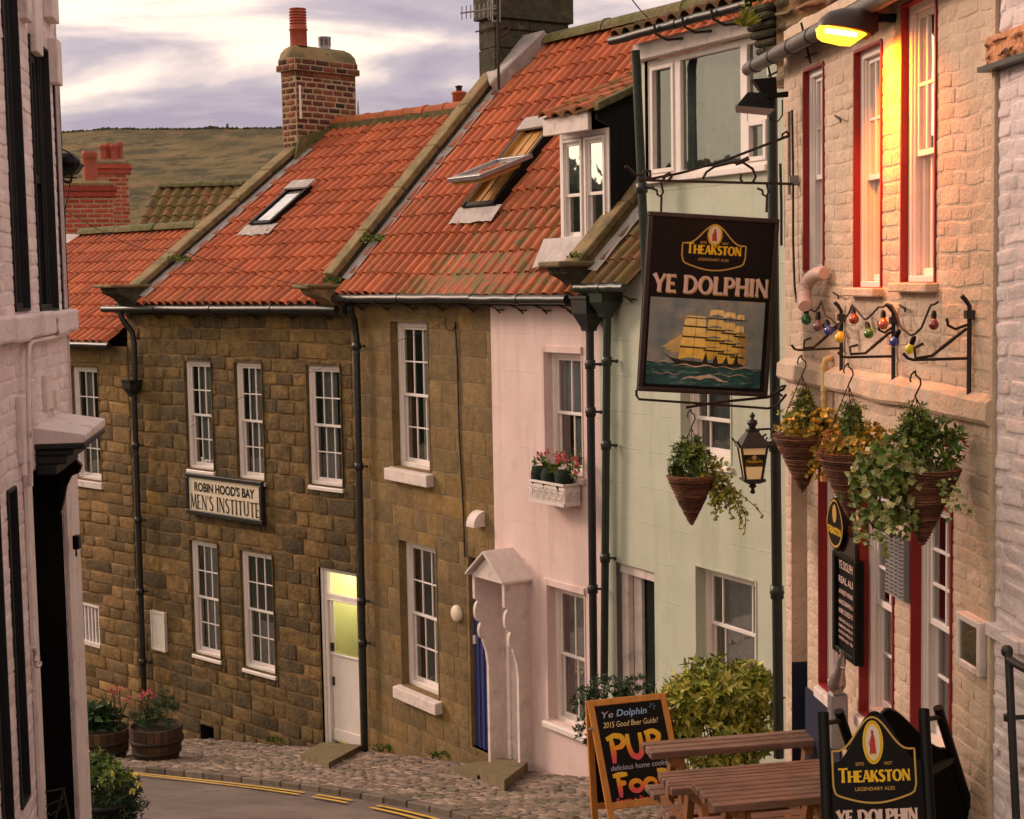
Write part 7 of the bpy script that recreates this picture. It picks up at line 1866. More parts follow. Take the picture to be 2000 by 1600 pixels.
# ------------------------------------------------------------------ forecourt and tables
def to_ground(a, b, h=0.0):
    """extend the line a->b down to the ground"""
    a, b = Vector(a), Vector(b); d = b - a
    k = (GA + GB * a.y + h - a.z) / (d.z - GB * d.y); return a + d * k
mb = MB(); fc = [Vector((1.75, 10.9, 0)), Vector((.35, 11.0, 0)), Vector((.2, 5.4, 0)), Vector((2.4, 5.4, 0))]
mb.prism([Vector((p.x, p.y, zg(p.y) + .16)) for p in fc], (0, 0, -.4)); mb.build('forecourt', M_['slab'], kind='structure')
FH = .16
def table(c00, c01, c11, c10, label, nsl, slat_m, bench=True, seed=0):
    """table from the corners of its top: back-left, front-left, front-right, back-right"""
    random.seed(seed)
    A, B, C, D = [Vector(q) for q in (c00, c01, c11, c10)]
    zt = (A.z + B.z + C.z + D.z) / 4
    for q in (A, B, C, D): q.z = zt
    ctr = (A + B + C + D) / 4
    X = ((D - A) + (C - B)).normalized(); Yv = Vector((-X.y, X.x, 0)); Wd = ((A - B).length + (D - C).length) / 2; Ln = ((D - A).length + (C - B).length) / 2
    rz = math.atan2(X.y, X.x); gz_ = zg(ctr.y) + FH
    root = thing('picnic_table', label, 'picnic table', (ctr.x, ctr.y, gz_), rz, 'wooden picnic tables outside the pub')
    for k in range(nsl):
        y0 = -Wd / 2 + Wd * k / nsl; y1 = y0 + Wd / nsl - (.012 if nsl < 5 else .010); j = random.uniform(-.006, .006); mb = MB()
        O_ = ctr + X * j
        mb.hexa([O_ + X * a + Yv * b + Vector((0, 0, z)) for z in (-.045, 0) for a, b in ((-Ln / 2, y0), (Ln / 2, y0), (Ln / 2, y1), (-Ln / 2, y1))], rc()); mb.build('top_plank', M_[slat_m], root, bevel=.004)
    Hh = zt - gz_
    for s in (-1, 1):
        x = s * (Ln / 2 - .16)
        mb = MB(); o = ctr + X * x
        mb.beam(o + Yv * (Wd * .46) - Vector((0, 0, .07)), o - Yv * (Wd * .46) - Vector((0, 0, .07)), .04, .07)
        mb.beam(o + Yv * (Wd * .46 + .2) - Vector((0, 0, Hh * .56)), o - Yv * (Wd * .46 + .2) - Vector((0, 0, Hh * .56)), .04, .08)
        mb.build('cross_rail', M_['tablewood_warm'], root)
        for t in (-1, 1):
            mb = MB(); a, b = o + Yv * t * Wd * .28 - Vector((0, 0, .05)), o + Yv * t * (Wd * .5 + .12) - Vector((0, 0, Hh)); b.z = zg(b.y) + FH - .02
            mb.beam(a + X * .04, b + X * .04, .075, .045, upv=X); mb.build('leg', M_['tablewood_warm'], root, bevel=.004)
    for t in (-1, 1):
        if not bench: break
        for k in (0, 1):
            mb = MB(); y0 = t * (Wd / 2 + .17) + (k - 1) * .11; z1 = -Hh * .50
            mb.hexa([ctr + X * a + Yv * b + Vector((0, 0, z)) for z in (z1 - .04, z1) for a, b in ((-Ln / 2 + .10, y0), (Ln / 2, y0), (Ln / 2, y0 + .10), (-Ln / 2 + .10, y0 + .10))], rc()); mb.build('bench_plank', M_[slat_m], root, bevel=.004)
    return root
def plane_pts(uvs, z):
    out = []
    for u, v in uvs: d = ray(u, v); out.append(d * (z / d.z))
    return out
def tb(uv_bl, uv_fl, zt, length, ang, **kw):
    A, B = plane_pts([uv_bl, uv_fl], zt); X = Vector((math.cos(ang), math.sin(ang), 0)); Yv = Vector((-X.y, X.x, 0))
    wd = abs((A - B).dot(Yv)); A2 = B + Yv * wd
    return table(A2, B, B + X * length, A2 + X * length, **kw)
tb((1267, 1447), (1273, 1471), -3.02, 1.25, R(11), label='weathered picnic table farthest back, in front of the yellow green laurel', nsl=3, slat_m='tablewood', seed=3)
tb((1279, 1507), (1313, 1541), -3.00, 1.05, R(11), label='middle picnic table with dull brown planks, overlapped by the table nearest the camera', nsl=6, slat_m='tablewood', seed=4)
tb((1364, 1525), (1394, 1574), -2.82, .80, R(11), label='nearest picnic table with reddish slatted top, left of the black ale board', nsl=6, slat_m='tablewood', seed=5)
random.seed(31)

# ------------------------------------------------------------------ PUB FOOD chalkboard
rk = thing('chalkboard_a_sign', 'leaning A-frame chalkboard with orange pine frame chalked PUB and FOOD', 'chalkboard', ground(1230, 1640))
Yc = 12.0
TLc = at(1146, 1369, Yc); TRc = at(1299, 1353, Yc + .24); BLc = at(1199, 1612, Yc - .34)
Xc = (TRc - TLc); Wc = Xc.length; Xc.normalize(); Yd = (TLc - BLc); Yd = (Yd - Xc * Yd.dot(Xc) * .55); Hc = Yd.length; Yd.normalize()
Zc = Xc.cross(Yd).normalized()
foot = to_ground(TLc, TLc - Yd); legL = (foot - TLc).length
OO = TLc - Yd * Hc
def cb(x0, x1, y0, y1, z0, z1, M): M.hexa([OO + Xc * x + Yd * y + Zc * z for z in (z0, z1) for x, y in ((x0, y0), (x1, y0), (x1, y1), (x0, y1))])
Bw = .052; yb = Hc - .92 if Hc > .95 else .06
yb = .115
for nm, q in (('frame_side', (0, Bw, Hc - legL, Hc)), ('frame_side', (Wc - Bw, Wc, Hc - legL, Hc)), ('frame_rail', (Bw, Wc - Bw, Hc - Bw, Hc)), ('frame_rail', (Bw, Wc - Bw, yb, yb + Bw * 1.1))):
    mb = MB(); cb(*q, -.012, .012, mb); mb.build(nm, M_['pinewood'], rk, bevel=.004)
mb = MB(); cb(Bw - .005, Wc - Bw + .005, yb + .02, Hc - Bw + .01, -.006, .004, mb); mb.build('blackboard', M_['signblack'], rk)
# rear leaf
RT = TLc - Zc * .03; rb0 = at(1156, 1600, Yc + .1); Yr = (RT - rb0).normalized(); fr_len = (to_ground(RT, rb0) - RT).length; Or = RT - Yr * fr_len
def cr2(x0, x1, y0, y1, M, t0=-.012, t1=.012):
    Zr = Xc.cross(Yr).normalized(); M.hexa([Or + Xc * x + Yr * y + Zr * z for z in (t0, t1) for x, y in ((x0, y0), (x1, y0), (x1, y1), (x0, y1))])
mb = MB(); cr2(0, Bw, 0, fr_len, mb); cr2(Wc - Bw, Wc, 0, fr_len, mb); cr2(Bw, Wc - Bw, fr_len - Bw, fr_len, mb); cr2(Bw, Wc - Bw, .2, .25, mb); rr = mb.build('rear_frame', M_['pinewood'], rk)
mb = MB(); cr2(Bw, Wc - Bw, .2, fr_len - Bw, mb, -.005, .005); mb.build('rear_board', M_['signblack'], rk)
CF = frame2d(OO + Zc * .0045, Xc, Yd)
H0 = lambda v: (1 - (v - 1369) / (1600 - 1369)) * Hc      # rough image row -> board height
mchalkb = mat('blue_chalk', (.26, .42, .62), var=.2, bump=0); mchalkw = mat('cream_chalk', (.82, .60, .30), bump=0); mchalkg = mat('grey_chalk', (.34, .32, .36), bump=0); mchalkr = mat('red_chalk', (.72, .08, .06), bump=0); mchalkl = mat('lilac_chalk', (.46, .42, .52), bump=0)
mgrad = mat('orange_to_pink_chalk_letter', ramp=[(.62, .08, .16), (.74, .09, .06), (.78, .20, .02), (.80, .36, .02), (.80, .44, .03)], var=.08, bump=0, gvar=.0)
W_ = Wc
mb = MB(); plain(mb, CF, 'Ye', W_ * .15, W_ * .29, Hc * .845, Hc * .055, .001, shear=.25, bold=.0); mb.build('lettering', mchalkl, rk)
mb = MB(); plain(mb, CF, 'Dolphin', W_ * .33, W_ * .72, Hc * .85, Hc * .055, .001, shear=.25, bold=.02)
for k in range(5): an = R(60 * k - 60); cx_, cy_ = W_ * .80, Hc * .90; ribbon(mb, CF, [(cx_ + .012 * math.cos(an), cy_ + .012 * math.sin(an)), (cx_ + .03 * math.cos(an), cy_ + .03 * math.sin(an))], .004, .001)
mb.build('lettering', mchalkb, rk)
mb = MB(); plain(mb, CF, '2015 Good Beer Guide!', W_ * .14, W_ * .84, Hc * .765, Hc * .048, .001, shear=.3, bold=.0); mb.build('lettering', mchalkw, rk)
def stroke_word(word, x0, x1, y0, h, th, M):
    """fat brush letters, each cut in bands so the paint runs from pink to orange"""
    G = {'P': (.62, [[(.16, -.12), (.2, .3), (.18, .92)], [(.02, .86), (.3, 1.0), (.55, .92), (.62, .72), (.5, .52), (.22, .48)]]),
         'U': (.68, [[(.14, 1.0), (.12, .5), (.2, .12), (.4, .02), (.55, .2), (.58, .6), (.58, 1.0)]]),
         'B': (.64, [[(.16, 0), (.17, .95)], [(.06, .95), (.36, 1.02), (.56, .85), (.5, .62), (.22, .55)], [(.22, .55), (.55, .5), (.62, .25), (.45, .04), (.1, .02)]]),
         'F': (.58, [[(.2, -.2), (.22, .3), (.2, .95)], [(.02, .95), (.3, 1.0), (.58, .98)], [(.2, .52), (.48, .55)]]),
         'o': (.56, [[(.28 + .22 * math.cos(a * .45), .32 + .27 * math.sin(a * .45)) for a in range(15)]]),
         'D': (.60, [[(.2, .1), (.22, .95)], [(.05, 1.0), (.35, .95), (.55, .6), (.48, .2), (.2, .06)]])}
    tot = sum(G[c][0] for c in word); k = (x1 - x0) / tot; x = x0; z = .0012
    for c in word:
        w, st = G[c]
        for s in st:
            P = []
            for (a, b) in zip(s, s[1:]):
                for q in range(6): P.append((a[0] + (b[0] - a[0]) * q / 6, a[1] + (b[1] - a[1]) * q / 6))
            P.append(s[-1])
            for _ in range(3): P = [P[0]] + [((P[i - 1][0] + 2 * P[i][0] + P[i + 1][0]) / 4, (P[i - 1][1] + 2 * P[i][1] + P[i + 1][1]) / 4) for i in range(1, len(P) - 1)] + [P[-1]]
            z += .0003; n = len(P); L2 = []
            for i, (px, py) in enumerate(P):
                a, b = P[max(0, i - 1)], P[min(n - 1, i + 1)]; tx, ty = (b[0] - a[0]) * k, (b[1] - a[1]) * h; l = math.hypot(tx, ty) or 1
                hw = th / 2 * (.75 + .35 * math.sin(math.pi * i / (n - 1)))
                X, Y = x + px * k, y0 + py * h; L2.append((X - ty / l * hw, Y + tx / l * hw, X + ty / l * hw, Y - tx / l * hw, py))
            for p, q in zip(L2, L2[1:]):
                M.add([CF(p[0], p[1], z), CF(p[2], p[3], z), CF(q[2], q[3], z), CF(q[0], q[1], z)], [(0, 1, 2, 3)], (max(0, min(1, (p[4] + .1) / 1.0)), .5, 0))
        x += w * k
mb = MB(); stroke_word('PUB', W_ * .14, W_ * .84, Hc * .50, Hc * .20, .042, mb); mb.build('pub_lettering', mgrad, rk)
mb = MB(); plain(mb, CF, 'delicious home cooked', W_ * .14, W_ * .90, Hc * .42, Hc * .045, .001, shear=.25); mb.build('lettering', mchalkl, rk)
mb = MB(); stroke_word('FooD', W_ * .14, W_ * .88, Hc * .235, Hc * .15, .038, mb); mb.build('food_lettering', mgrad, rk)
mb = MB(); plain(mb, CF, 'Boots + Paws welcome', W_ * .13, W_ * .90, Hc * .155, Hc * .05, .001, shear=.25, bold=.01); mb.build('lettering', mchalkr, rk)
mb = MB(); mb.obox(TLc - Yd * .22 - Xc * .008, Xc * .006, Yd * .008, Zc * .03); mb.build('hinge_strap', M_['aluminium'], rk)

# ------------------------------------------------------------------ ale A-board in front
ra = thing('ale_a_board', 'black A-board with arched top and gold outlined ale badge, in front of the pub', 'A-board', ground(1720, 1780))
YA = 7.05
tl, tr = at(1608, 1392, YA), at(1804, 1385, YA + .03); bl_ = at(1590, 1600, YA - .22)
Xa = (tr - tl); Wa = Xa.length; Xa.normalize(); Ya = (tl - bl_); Ya = (Ya - Xa * Ya.dot(Xa) * .6).normalized(); Za = Xa.cross(Ya).normalized()
ft = to_ground(tl, tl - Ya, FH); La = (ft - tl).length
for x in (0, Wa):
    mb = MB(); p = tl + Xa * x; mb.tube([p, p - Ya * La], .026, 8); mb.build('front_leg', M_['signblack'], ra)
rl0, rl1 = at(1638, 1389, YA + .10), at(1832, 1382, YA + .13)
rd_ = (at(1900, 1600, YA + .30) - rl1); rd_.normalize()
for p in (rl0, rl1):
    mb = MB(); e_ = to_ground(p, p + rd_, FH); mb.tube([p, e_], .024, 8); mb.build('rear_leg', M_['signblack'], ra)
    q = tl if p is rl0 else tr; mb = MB(); mb.tube([q - Ya * .05, p + rd_ * .055], .012, 6); mb.build('hinge', M_['rust'], ra)
mb = MB(); p0, p1 = tr - Ya * .30, rl1 + rd_ * .30; mb.beam(p0 - Za * .0, p1 + (p1 - p0).normalized() * .03, .022, .03); mb.tube([p1 + Za * .02, p1 - Za * .03], .014, 6); mb.build('stay_bar', M_['signblack'], ra)
def arch(W, z0, hT, hS, n=24):
    out = []
    for i in range(n + 1):
        t = i / n; x = W * t; q = abs(t - .5) * 2
        out.append((x, hS + (hT - hS) * (0.5 + 0.5 * math.cos(math.pi * min(1, q * 1.08))) ** 1.0))
    return out
ob = tl - Ya * La; hT = La - .002; hS = La - .235
pf = [(.028, .10), (Wa - .028, .10)] + [(.028 + x * (Wa - .056) / Wa, y) for x, y in arch(Wa, 0, hT + .0, hS)][::-1]
mb = MB(); mb.prism([ob + Xa * x + Ya * y + Za * .012 for x, y in pf], -Za * .02); mb.build('front_panel', M_['signblack'], ra, bevel=.003)
Wr = (rl1 - rl0).length; Xr = (rl1 - rl0).normalized(); Lr2 = (to_ground(rl0, rl0 + rd_, FH) - rl0).length; obr = rl0 + rd_ * Lr2; Zr_ = Xr.cross(-rd_).normalized()
pf = [(.026, .10), (Wr - .026, .10)] + [(.026 + x * (Wr - .052) / Wr, y) for x, y in arch(Wr, 0, Lr2 + .005, Lr2 - .24)][::-1]
mb = MB(); mb.prism([obr + Xr * x - rd_ * y + Zr_ * .01 for x, y in pf], -Zr_ * .02); mb.build('rear_panel', M_['signblack'], ra, bevel=.003)
AF = frame2d(ob + Za * .0125, Xa, Ya)
bx = (1700 - 1607) / 198 * Wa
crest(AF, Wa * .47, La - (1518 - 1389) / 3000 * YA, Wa * .81, ra, peak=1.40, sh=.62, oc=.80, ory=.52, ey=.26)
mb = MB(); flared(mb, AF, 'YE DOLPHIN', Wa * .09, Wa * .87, La - (1608 - 1389) / 3000 * YA, .062, .27, .15, 1.3, .0016, sp=.09); mb.build('name_lettering', M_['signpink'], ra)

# ------------------------------------------------------------------ shrubs
def shrub(name, label, base, fn, mname, potspec=None, group=None):
    root = thing(name, label, 'shrub', base, 0, group)
    q = MB(); st = MB(); fn(q, st); q.build('foliage', M_[mname], root)
    b = Vector(base)
    if st.v: st.build('branches', M_['stem'], root)
    return root
def bbase(u, v, Y): p = at(u, v, Y); return Vector((p.x, p.y, zg(p.y) + .05))
random.seed(41)
Yb = 12.55
def yb_(q, st):
    for (u, v, rx, rz, n) in ((1405, 1345, .38, .25, 1700), (1340, 1385, .27, .24, 1000), (1465, 1365, .24, .26, 1000), (1400, 1430, .42, .26, 1300), (1450, 1440, .25, .2, 500), (1405, 1495, .34, .22, 400), (1318, 1430, .19, .18, 400)):
        bush(q, at(u, v, Yb), (rx, rx * .8, rz), n, .085, .036, .55, stems=None, top=.25)
    b = bbase(1410, 1500, Yb)
    for _ in range(16):
        e = at(random.uniform(1330, 1480), random.uniform(1310, 1410), Yb + random.uniform(-.1, .2)); m = b.lerp(e, .5) + Vector((random.uniform(-.06, .06), 0, 0)); st.tube([b, m, e], [.012, .009, .004], 5)
shrub('yellow_green_laurel', 'bushy yellow green laurel shrub against the pale green wall behind the tables', bbase(1410, 1500, Yb), yb_, 'leaf_yellow')
def db_(q, st):
    for (u, v, rx, rz, n) in ((1190, 1352, .20, .14, 520), (1245, 1350, .15, .13, 330), (1150, 1375, .16, .14, 330), (1165, 1420, .18, .22, 420), (1230, 1420, .25, .2, 320)): bush(q, at(u, v, 13.1), (rx, rx * .8, rz), n, .05, .02, .5, top=.4)
    b = bbase(1190, 1500, 13.1)
    for _ in range(9): st.tube([b, at(random.uniform(1140, 1250), 1390, 13.1)], [.012, .005], 5)
shrub('dark_green_shrub', 'dark glossy green shrub behind the top of the chalkboard', bbase(1190, 1500, 13.1), db_, 'leaf_dark')
def lb_(q, st):
    Yl = 12.2
    for (u, v, rx, rz, n) in ((212, 1548, .27, .20, 1500), (190, 1600, .28, .24, 900), (232, 1580, .2, .20, 800), (215, 1640, .26, .2, 700)): bush(q, at(u, v, Yl), (rx, rx * .8, rz), n, .06, .014, .45, top=.1)
    b = bbase(200, 1600, Yl)
    for _ in range(8): st.tube([b, at(random.uniform(170, 240), 1560, Yl)], [.012, .005], 5)
ls = shrub('yellow_flowering_shrub', 'dense green shrub with a few yellow flowers in a tub by the corner house', bbase(200, 1600, 12.2), lb_, 'leaf_dark')
q = MB(); bush(q, at(186, 1505, 12.25), (.20, .17, .15), 1100, .05, .022, .45, top=.6); bush(q, at(215, 1520, 12.1), (.17, .14, .09), 500, .05, .022, .45, top=.6); q.build('bright_foliage', M_['leaf_green'], ls)
q = MB()
for (u, v) in ((262, 1514), (272, 1532), (258, 1545), (220, 1512)):
    for _ in range(14): leaf(q, at(u + random.uniform(-4, 4), v + random.uniform(-4, 4), 12.0), rdir(), Vector((0, -1, 0)), .022, .02, rc())
q.build('flowers', M_['petal_yellow'], ls)
mb = MB(); b = bbase(205, 1600, 12.2); mb.lathe([(.18, -.05), (.22, .26), (.24, .26), (.24, .29), (.20, .29), (.001, .25)], b, 20); mb.build('tub', M_['blackwood'], ls)

# planters: sawn barrels
def barrel(c, r, h, label, fl):
    root = thing('barrel_planter', label, 'planter', c, 0, 'half barrel planters by the stone wall'); c = Vector(c)
    mb = MB(); n = 22; m_ = []
    for k in range(n):
        a0, a1 = 2 * math.pi * k / n, 2 * math.pi * (k + .93) / n; col = rc(); vs = []
        for rr, z in ((r * .80, 0), (r * .95, h * .5), (r, h), (r * .93, h), (r * .88, h * .5)):
            for a in (a0, a1): vs.append(c + Vector((rr * math.cos(a), rr * math.sin(a), z)))
        mb.add(vs, [(0, 1, 3, 2), (2, 3, 5, 4), (4, 5, 7, 6), (6, 7, 9, 8), (0, 2, 4, 6, 8), (1, 9, 7, 5, 3)], col)
    mb.build('barrel', mat('barrel_oak', ramp=[(.045, .025, .014), (.075, .04, .02), (.10, .055, .028)], var=.3, vs=9, bump=.5, rough=.85), root)
    mb = MB()
    for z, rr in ((h * .26, r * .88), (h * .60, r * .975)): mb.lathe([(rr + .004, z - .022), (rr + .012, z - .022), (rr + .014, z + .022), (rr + .004, z + .022)], c, 24)
    mb.build('hoops', M_['rust'], root)
    mb = MB(); mb.lathe([(r * .93, h - .05), (.001, h - .02)], c, 16); mb.build('soil', M_['soil'], root)
    fl(root, c + Vector((0, 0, h)))
    return root
def fl1(root, c):
    q = MB(); bush(q, c + Vector((-.12, 0, .10)), (.26, .24, .18), 170, .20, .09, .25, top=.7); q.build('broad_leaves', M_['leaf_dark'], root)
    s = MB(); p = MB()
    for (u, v) in ((218, 1345), (222, 1352), (233, 1344), (248, 1370), (252, 1362)):
        e = at(u, v, c.y - .05); s.tube([c + Vector((random.uniform(.1, .25), 0, 0)), e], .006, 4)
        for _ in range(9): leaf(p, e + rdir() * .015, rdir(), Vector((0, -1, 0)), .045, .024, rc())
    s.build('stalks', M_['stem'], root); p.build('flowers', M_['petal_pink'], root)
def fl2(root, c):
    q = MB(); bush(q, c + Vector((.08, 0, .20)), (.22, .2, .26), 900, .06, .012, .3, top=.5); bush(q, c + Vector((-.18, 0, .08)), (.16, .15, .12), 360, .06, .014, .3, top=.4); q.build('feathery_leaves', M_['leaf_dark'], root)
    s = MB(); p = MB()
    for (u, v) in ((276, 1358), (282, 1352), (288, 1354), (278, 1364), (300, 1361), (292, 1352)):
        e = at(u, v, c.y - .05); s.tube([c + Vector((-.12, 0, 0)), e], .006, 4)
        for _ in range(8): leaf(p, e + rdir() * .015, rdir(), Vector((0, -1, 0)), .045, .024, rc())
    s.build('stalks', M_['stem'], root); p.build('flowers', M_['petal_pink'], root)
g1 = ground(205, 1478, .05); g2 = ground(307, 1481, .05)
barrel(g1, .34, .39, 'half barrel planter of broad leaves, partly hidden by the corner house', fl1)
barrel(g2, .345, .44, 'half barrel planter of feathery green leaves and pink flowers, right of the other', fl2)

# window box on the pink house
rw_ = thing('window_box', 'white scrolled iron window box of pink flowers under the upper pink house window', 'window box', FB.w(ha(FB, 1085, 960, -.2), -.2, hz(FB, 1085, 975, -.2)), FB.ang)
a0, a1 = ha(FB, 1032, 940, -.24), ha(FB, 1104, 955, -.24); zt_b = hz(FB, 1066, 942, -.24); zb_b = zt_b - .22; dd0, dd1 = -.26, -.04
mb = MB()
for q in ((a0, a1, dd0, dd0 + .012), (a0, a0 + .012, dd0, dd1), (a1 - .012, a1, dd0, dd1)): fbox(mb, FB, q[0], q[1], q[2], q[3], zt_b - .015, zt_b + .01); fbox(mb, FB, q[0], q[1], q[2], q[3], zb_b, zb_b + .02)
fbox(mb, FB, a0, a1, dd0, dd1, zb_b - .01, zb_b + .002); fbox(mb, FB, a0 + .01, a1 - .01, dd0 + .02, dd1, zb_b, zt_b - .03)
mb.build('box_frame', M_['white'], rw_)
def scroll(F, x, z, s, mbx, side=False, w=.07):
    pts = []
    for i in range(20): an = R(-90 + i * 27); rr = s * (1 - i / 24); pts.append((math.cos(an) * rr, math.sin(an) * rr))
    f3 = (lambda p, q: F.w(x + p, dd0 - .004, z + q)) if not side else (lambda p, q: F.w(a1 + .004, x + p, z + q))
    mbx.tube([f3(p, q) for p, q in pts], .006, 4)
mb = MB()
nS = 6
for i in range(nS):
    x = a0 + (a1 - a0) * (i + .5) / nS; s = .062 if i % 2 else -.062; scroll(FB, x, (zb_b + zt_b) / 2 - .02, .062, mb); scroll(FB, x + .03, (zb_b + zt_b) / 2 + .04, .035, mb)
for x in (dd0 + .06, dd0 + .16): scroll(FB, x, (zb_b + zt_b) / 2, .05, mb, True)
mb.build('scrollwork', M_['white'], rw_)
for x in (.12, .42, .78):
    p = FB.w(a0 + (a1 - a0) * x, -.15, zb_b + .02); mb = MB(); mb.lathe([(.075, 0), (.088, .12), (.10, .27), (.08, .34), (.001, .32)], p, 14, jit=.08); mb.build('dark_pot', mat('bristly_dark_pot', (.012, .022, .016), var=.4, bump=.8, bs=60, rough=.95), rw_)
lq = MB(); fq = MB()
for (u, v) in ((1052, 892), (1060, 905), (1085, 900), (1095, 893), (1120, 900), (1125, 915), (1070, 915)): bush(lq, pI(u, v + 6, -.15, FB), (.07, .07, .06), 26, .07, .035, .3, top=.5)
for (u, v) in ((1052, 888), (1087, 888), (1092, 895), (1100, 890), (1090, 902), (1122, 896), (1126, 908), (1124, 922), (1104, 897), (1068, 884)):
    for _ in range(16): leaf(fq, pI(u, v, -.2, FB) + rdir() * .025, rdir(), Vector((0, -1, 0)), .028, .022, rc())
lq.build('leaves', M_['leaf_green'], rw_); fq.build('flowers', M_['petal_pink'], rw_)

# small fern on the brick corbel
rfn = thing('wall_fern', 'small bright fern growing from the mossy brick stub above the top floor window', 'fern', FG.w(ha(FG, 1455, 55, -.3), -.3, hz(FG, 1455, 60, -.3)))
q = MB(); b = FG.w(ha(FG, 1457, 50, -.36), -.36, hz(FG, 1457, 52, -.36))
for k in range(46):
    d = Vector((random.uniform(-1, .8), -random.uniform(0, .8), random.uniform(.1, 1.3))); leaf(q, b + Vector((random.uniform(-.04, .04), 0, 0)), d, Vector((0, -1, .3)), random.uniform(.08, .18), .028, rc())
for k in range(120): leaf(q, b + Vector((random.uniform(-.05, .25), random.uniform(-.05, .1), random.uniform(.0, .24))), rdir(), Vector((0, -1, .3)), .04, .02, (random.random() * .4, .3, 0))
q.build('fronds', M_['leaf_yellow'], rfn)

# weeds on copings and wall feet
random.seed(77)
def weed(lab, p, s, n, m='leaf_green'):
    r_ = thing('wall_weed', lab, 'weed', p, 0, 'small weeds on walls and copings'); q = MB(); p = Vector(p)
    for _ in range(n): d = Vector((random.uniform(-1, 1), random.uniform(-1, .3), random.uniform(.1, 1))); leaf(q, p + Vector((random.uniform(-s, s), random.uniform(-s, s) * .4, random.uniform(0, s * .5))), d, Vector((0, -1, .3)), s * random.uniform(.3, .6), s * .18, rc())
    q.build('leaves', M_[m], r_)
weed('green weed sprouting beside the second stone coping', rpB['P'](.12, rpB['H'](742, 482)[1], .08), .16, 70)
weed('green weed on the kneeler stone left of the brown house', FB.w(-.02, -.25, hz(FB, 680, 553, -.25)), .12, 60)
weed('moss and weed low on the left stone coping', rpI['P'](aL + .1, rpI['H'](322, 522)[1], .08), .16, 70)
weed('moss tuft on the dark kneeler stone between pink and green houses', FG.w(-.1, -.2, hz(FG, 1172, 512, -.25) + .04), .10, 50)
for lab, (u, v) in (('weed at the foot of the brown wall by the lower doorstep', (872, 1503)), ('weed at the foot of the brown wall right of the black downpipe', (760, 1493)), ('weed at the wall foot left of the institute doorstep', (545, 1478))): F_q = FI if u < 690 else FB; a_q = ha(F_q, u, v); p_q = F_q.w(a_q, -.05, 0); p_q.z = zg(p_q.y) + .07; weed(lab, p_q, .13, 60)

# ------------------------------------------------------------------ aerials and cables
rae = thing('tv_aerial', 'spiky television aerial fixed to the sooty stone chimney at the top', 'aerial', at(968, 180, 21.0))
Pa = lambda u, v, y=21.0: at(u, v, y)
mb = MB(); mb.tube([Pa(899, 26), Pa(975, 16)], .012, 5)
mb.build('boom', M_['grey'], rae)
for i in range(7):
    u = 902 + i * 8.6; v = 25.5 - i * 1.1; mb = MB(); mb.tube([Pa(u, v - 13), Pa(u, v + 13)], .008, 4); mb.build('director', M_['grey'], rae)
mb = MB(); mb.tube([Pa(953, 3), Pa(956, 0), Pa(959, 5), Pa(959, 36), Pa(956, 40), Pa(953, 35), Pa(953, 3)], .008, 4); mb.build('dipole_loop', M_['grey'], rae)
mb = MB(); 
for k in range(4): mb.tube([Pa(961, -4 + k * 15), Pa(977, -2 + k * 15)], .01, 4)
mb.tube([Pa(962, -8), Pa(962, 42)], .01, 4); mb.tube([Pa(976, -8), Pa(976, 42)], .01, 4); mb.build('reflector', M_['aluminium'], rae)
mb = MB(); mb.tube([Pa(972, -30), Pa(974, 175)], .022, 6); mb.tube([Pa(972, 60), Pa(992, 50), Pa(994, 62), Pa(980, 72)], .02, 5); mb.build('mast', M_['rust'], rae)
def wire(label, pts, r=.0035, name='overhead_cable'):
    P = [Vector(p) for p in pts]; out = []
    for a, b in zip(P, P[1:]):
        n = 14
        for i in range(n): t = i / n; q = a.lerp(b, t); q.z -= .10 * math.sin(math.pi * t) * min(1, (b - a).length / 6); out.append(q)
    out.append(P[-1]); mb = MB(); mb.tube(out, r, 4); return mb.build(name, M_['signblack'], label=label, cat='cable', group='thin overhead cables')
wire('thin cable sagging from the corner house over the orange roofs to the brown house wall', [at(128, 412, 10.6), at(360, 492, 17), at(640, 566, 19.6), pB(872, 622, -.06)])
wire('thin cable running from the coil on the brown wall down across the institute windows', [pB(872, 628, -.06), pB(700, 688, -.3), pI(500, 760, -.3), pI(150, 935, -.4)])
wire('dark wire rising to the sky from the ridge above the top floor window', [at(1292, 48, 19.0), at(1235, 0, 16.0), at(1180, -60, 14.0)], .008)
rcb = MB(); rcb.tube([pB(889, 628, -.03), pB(893, 700, -.02), pB(897, 850, -.02), pB(905, 1000, -.02), pB(908, 1088, -.02)], .011, 5); rcb.tube([pB(872, 622, -.05), pB(868, 632, -.05), pB(874, 645, -.05), pB(886, 645, -.05), pB(889, 632, -.05)], .008, 4); rcb.build('wall_cable', M_['rust'], rootB)

# iron rack at the bottom left
rk2 = thing('iron_boot_rack', 'black wrought iron rack with crossed bars by the black doorway, at bottom left', 'iron rack', at(95, 1700, 8.6))
Pr = lambda u, v, d=0: at(u, v, 8.6 + d)
mb = MB()
for L_ in ([(63, 1552), (125, 1540)], [(62, 1552), (52, 1600), (40, 1700)], [(125, 1540), (108, 1600), (90, 1700)], [(66, 1560), (90, 1575), (122, 1560)], [(125, 1545), (136, 1600), (140, 1700)], [(60, 1568), (100, 1592), (130, 1570)], [(80, 1550), (70, 1600)], [(68, 1566), (78, 1574), (70, 1584), (66, 1576)], [(33, 1568), (60, 1562)]):
    mb.tube([Pr(u, v) for u, v in L_], .007, 5)
mb.tube([Pr(63, 1552, .2), Pr(125, 1540, .2)], .007, 5); mb.tube([Pr(63, 1552, 0), Pr(63, 1552, .2)], .007, 5); mb.tube([Pr(125, 1540, 0), Pr(125, 1540, .2)], .007, 5)
mb.build('rack_frame', M_['black'], rk2)

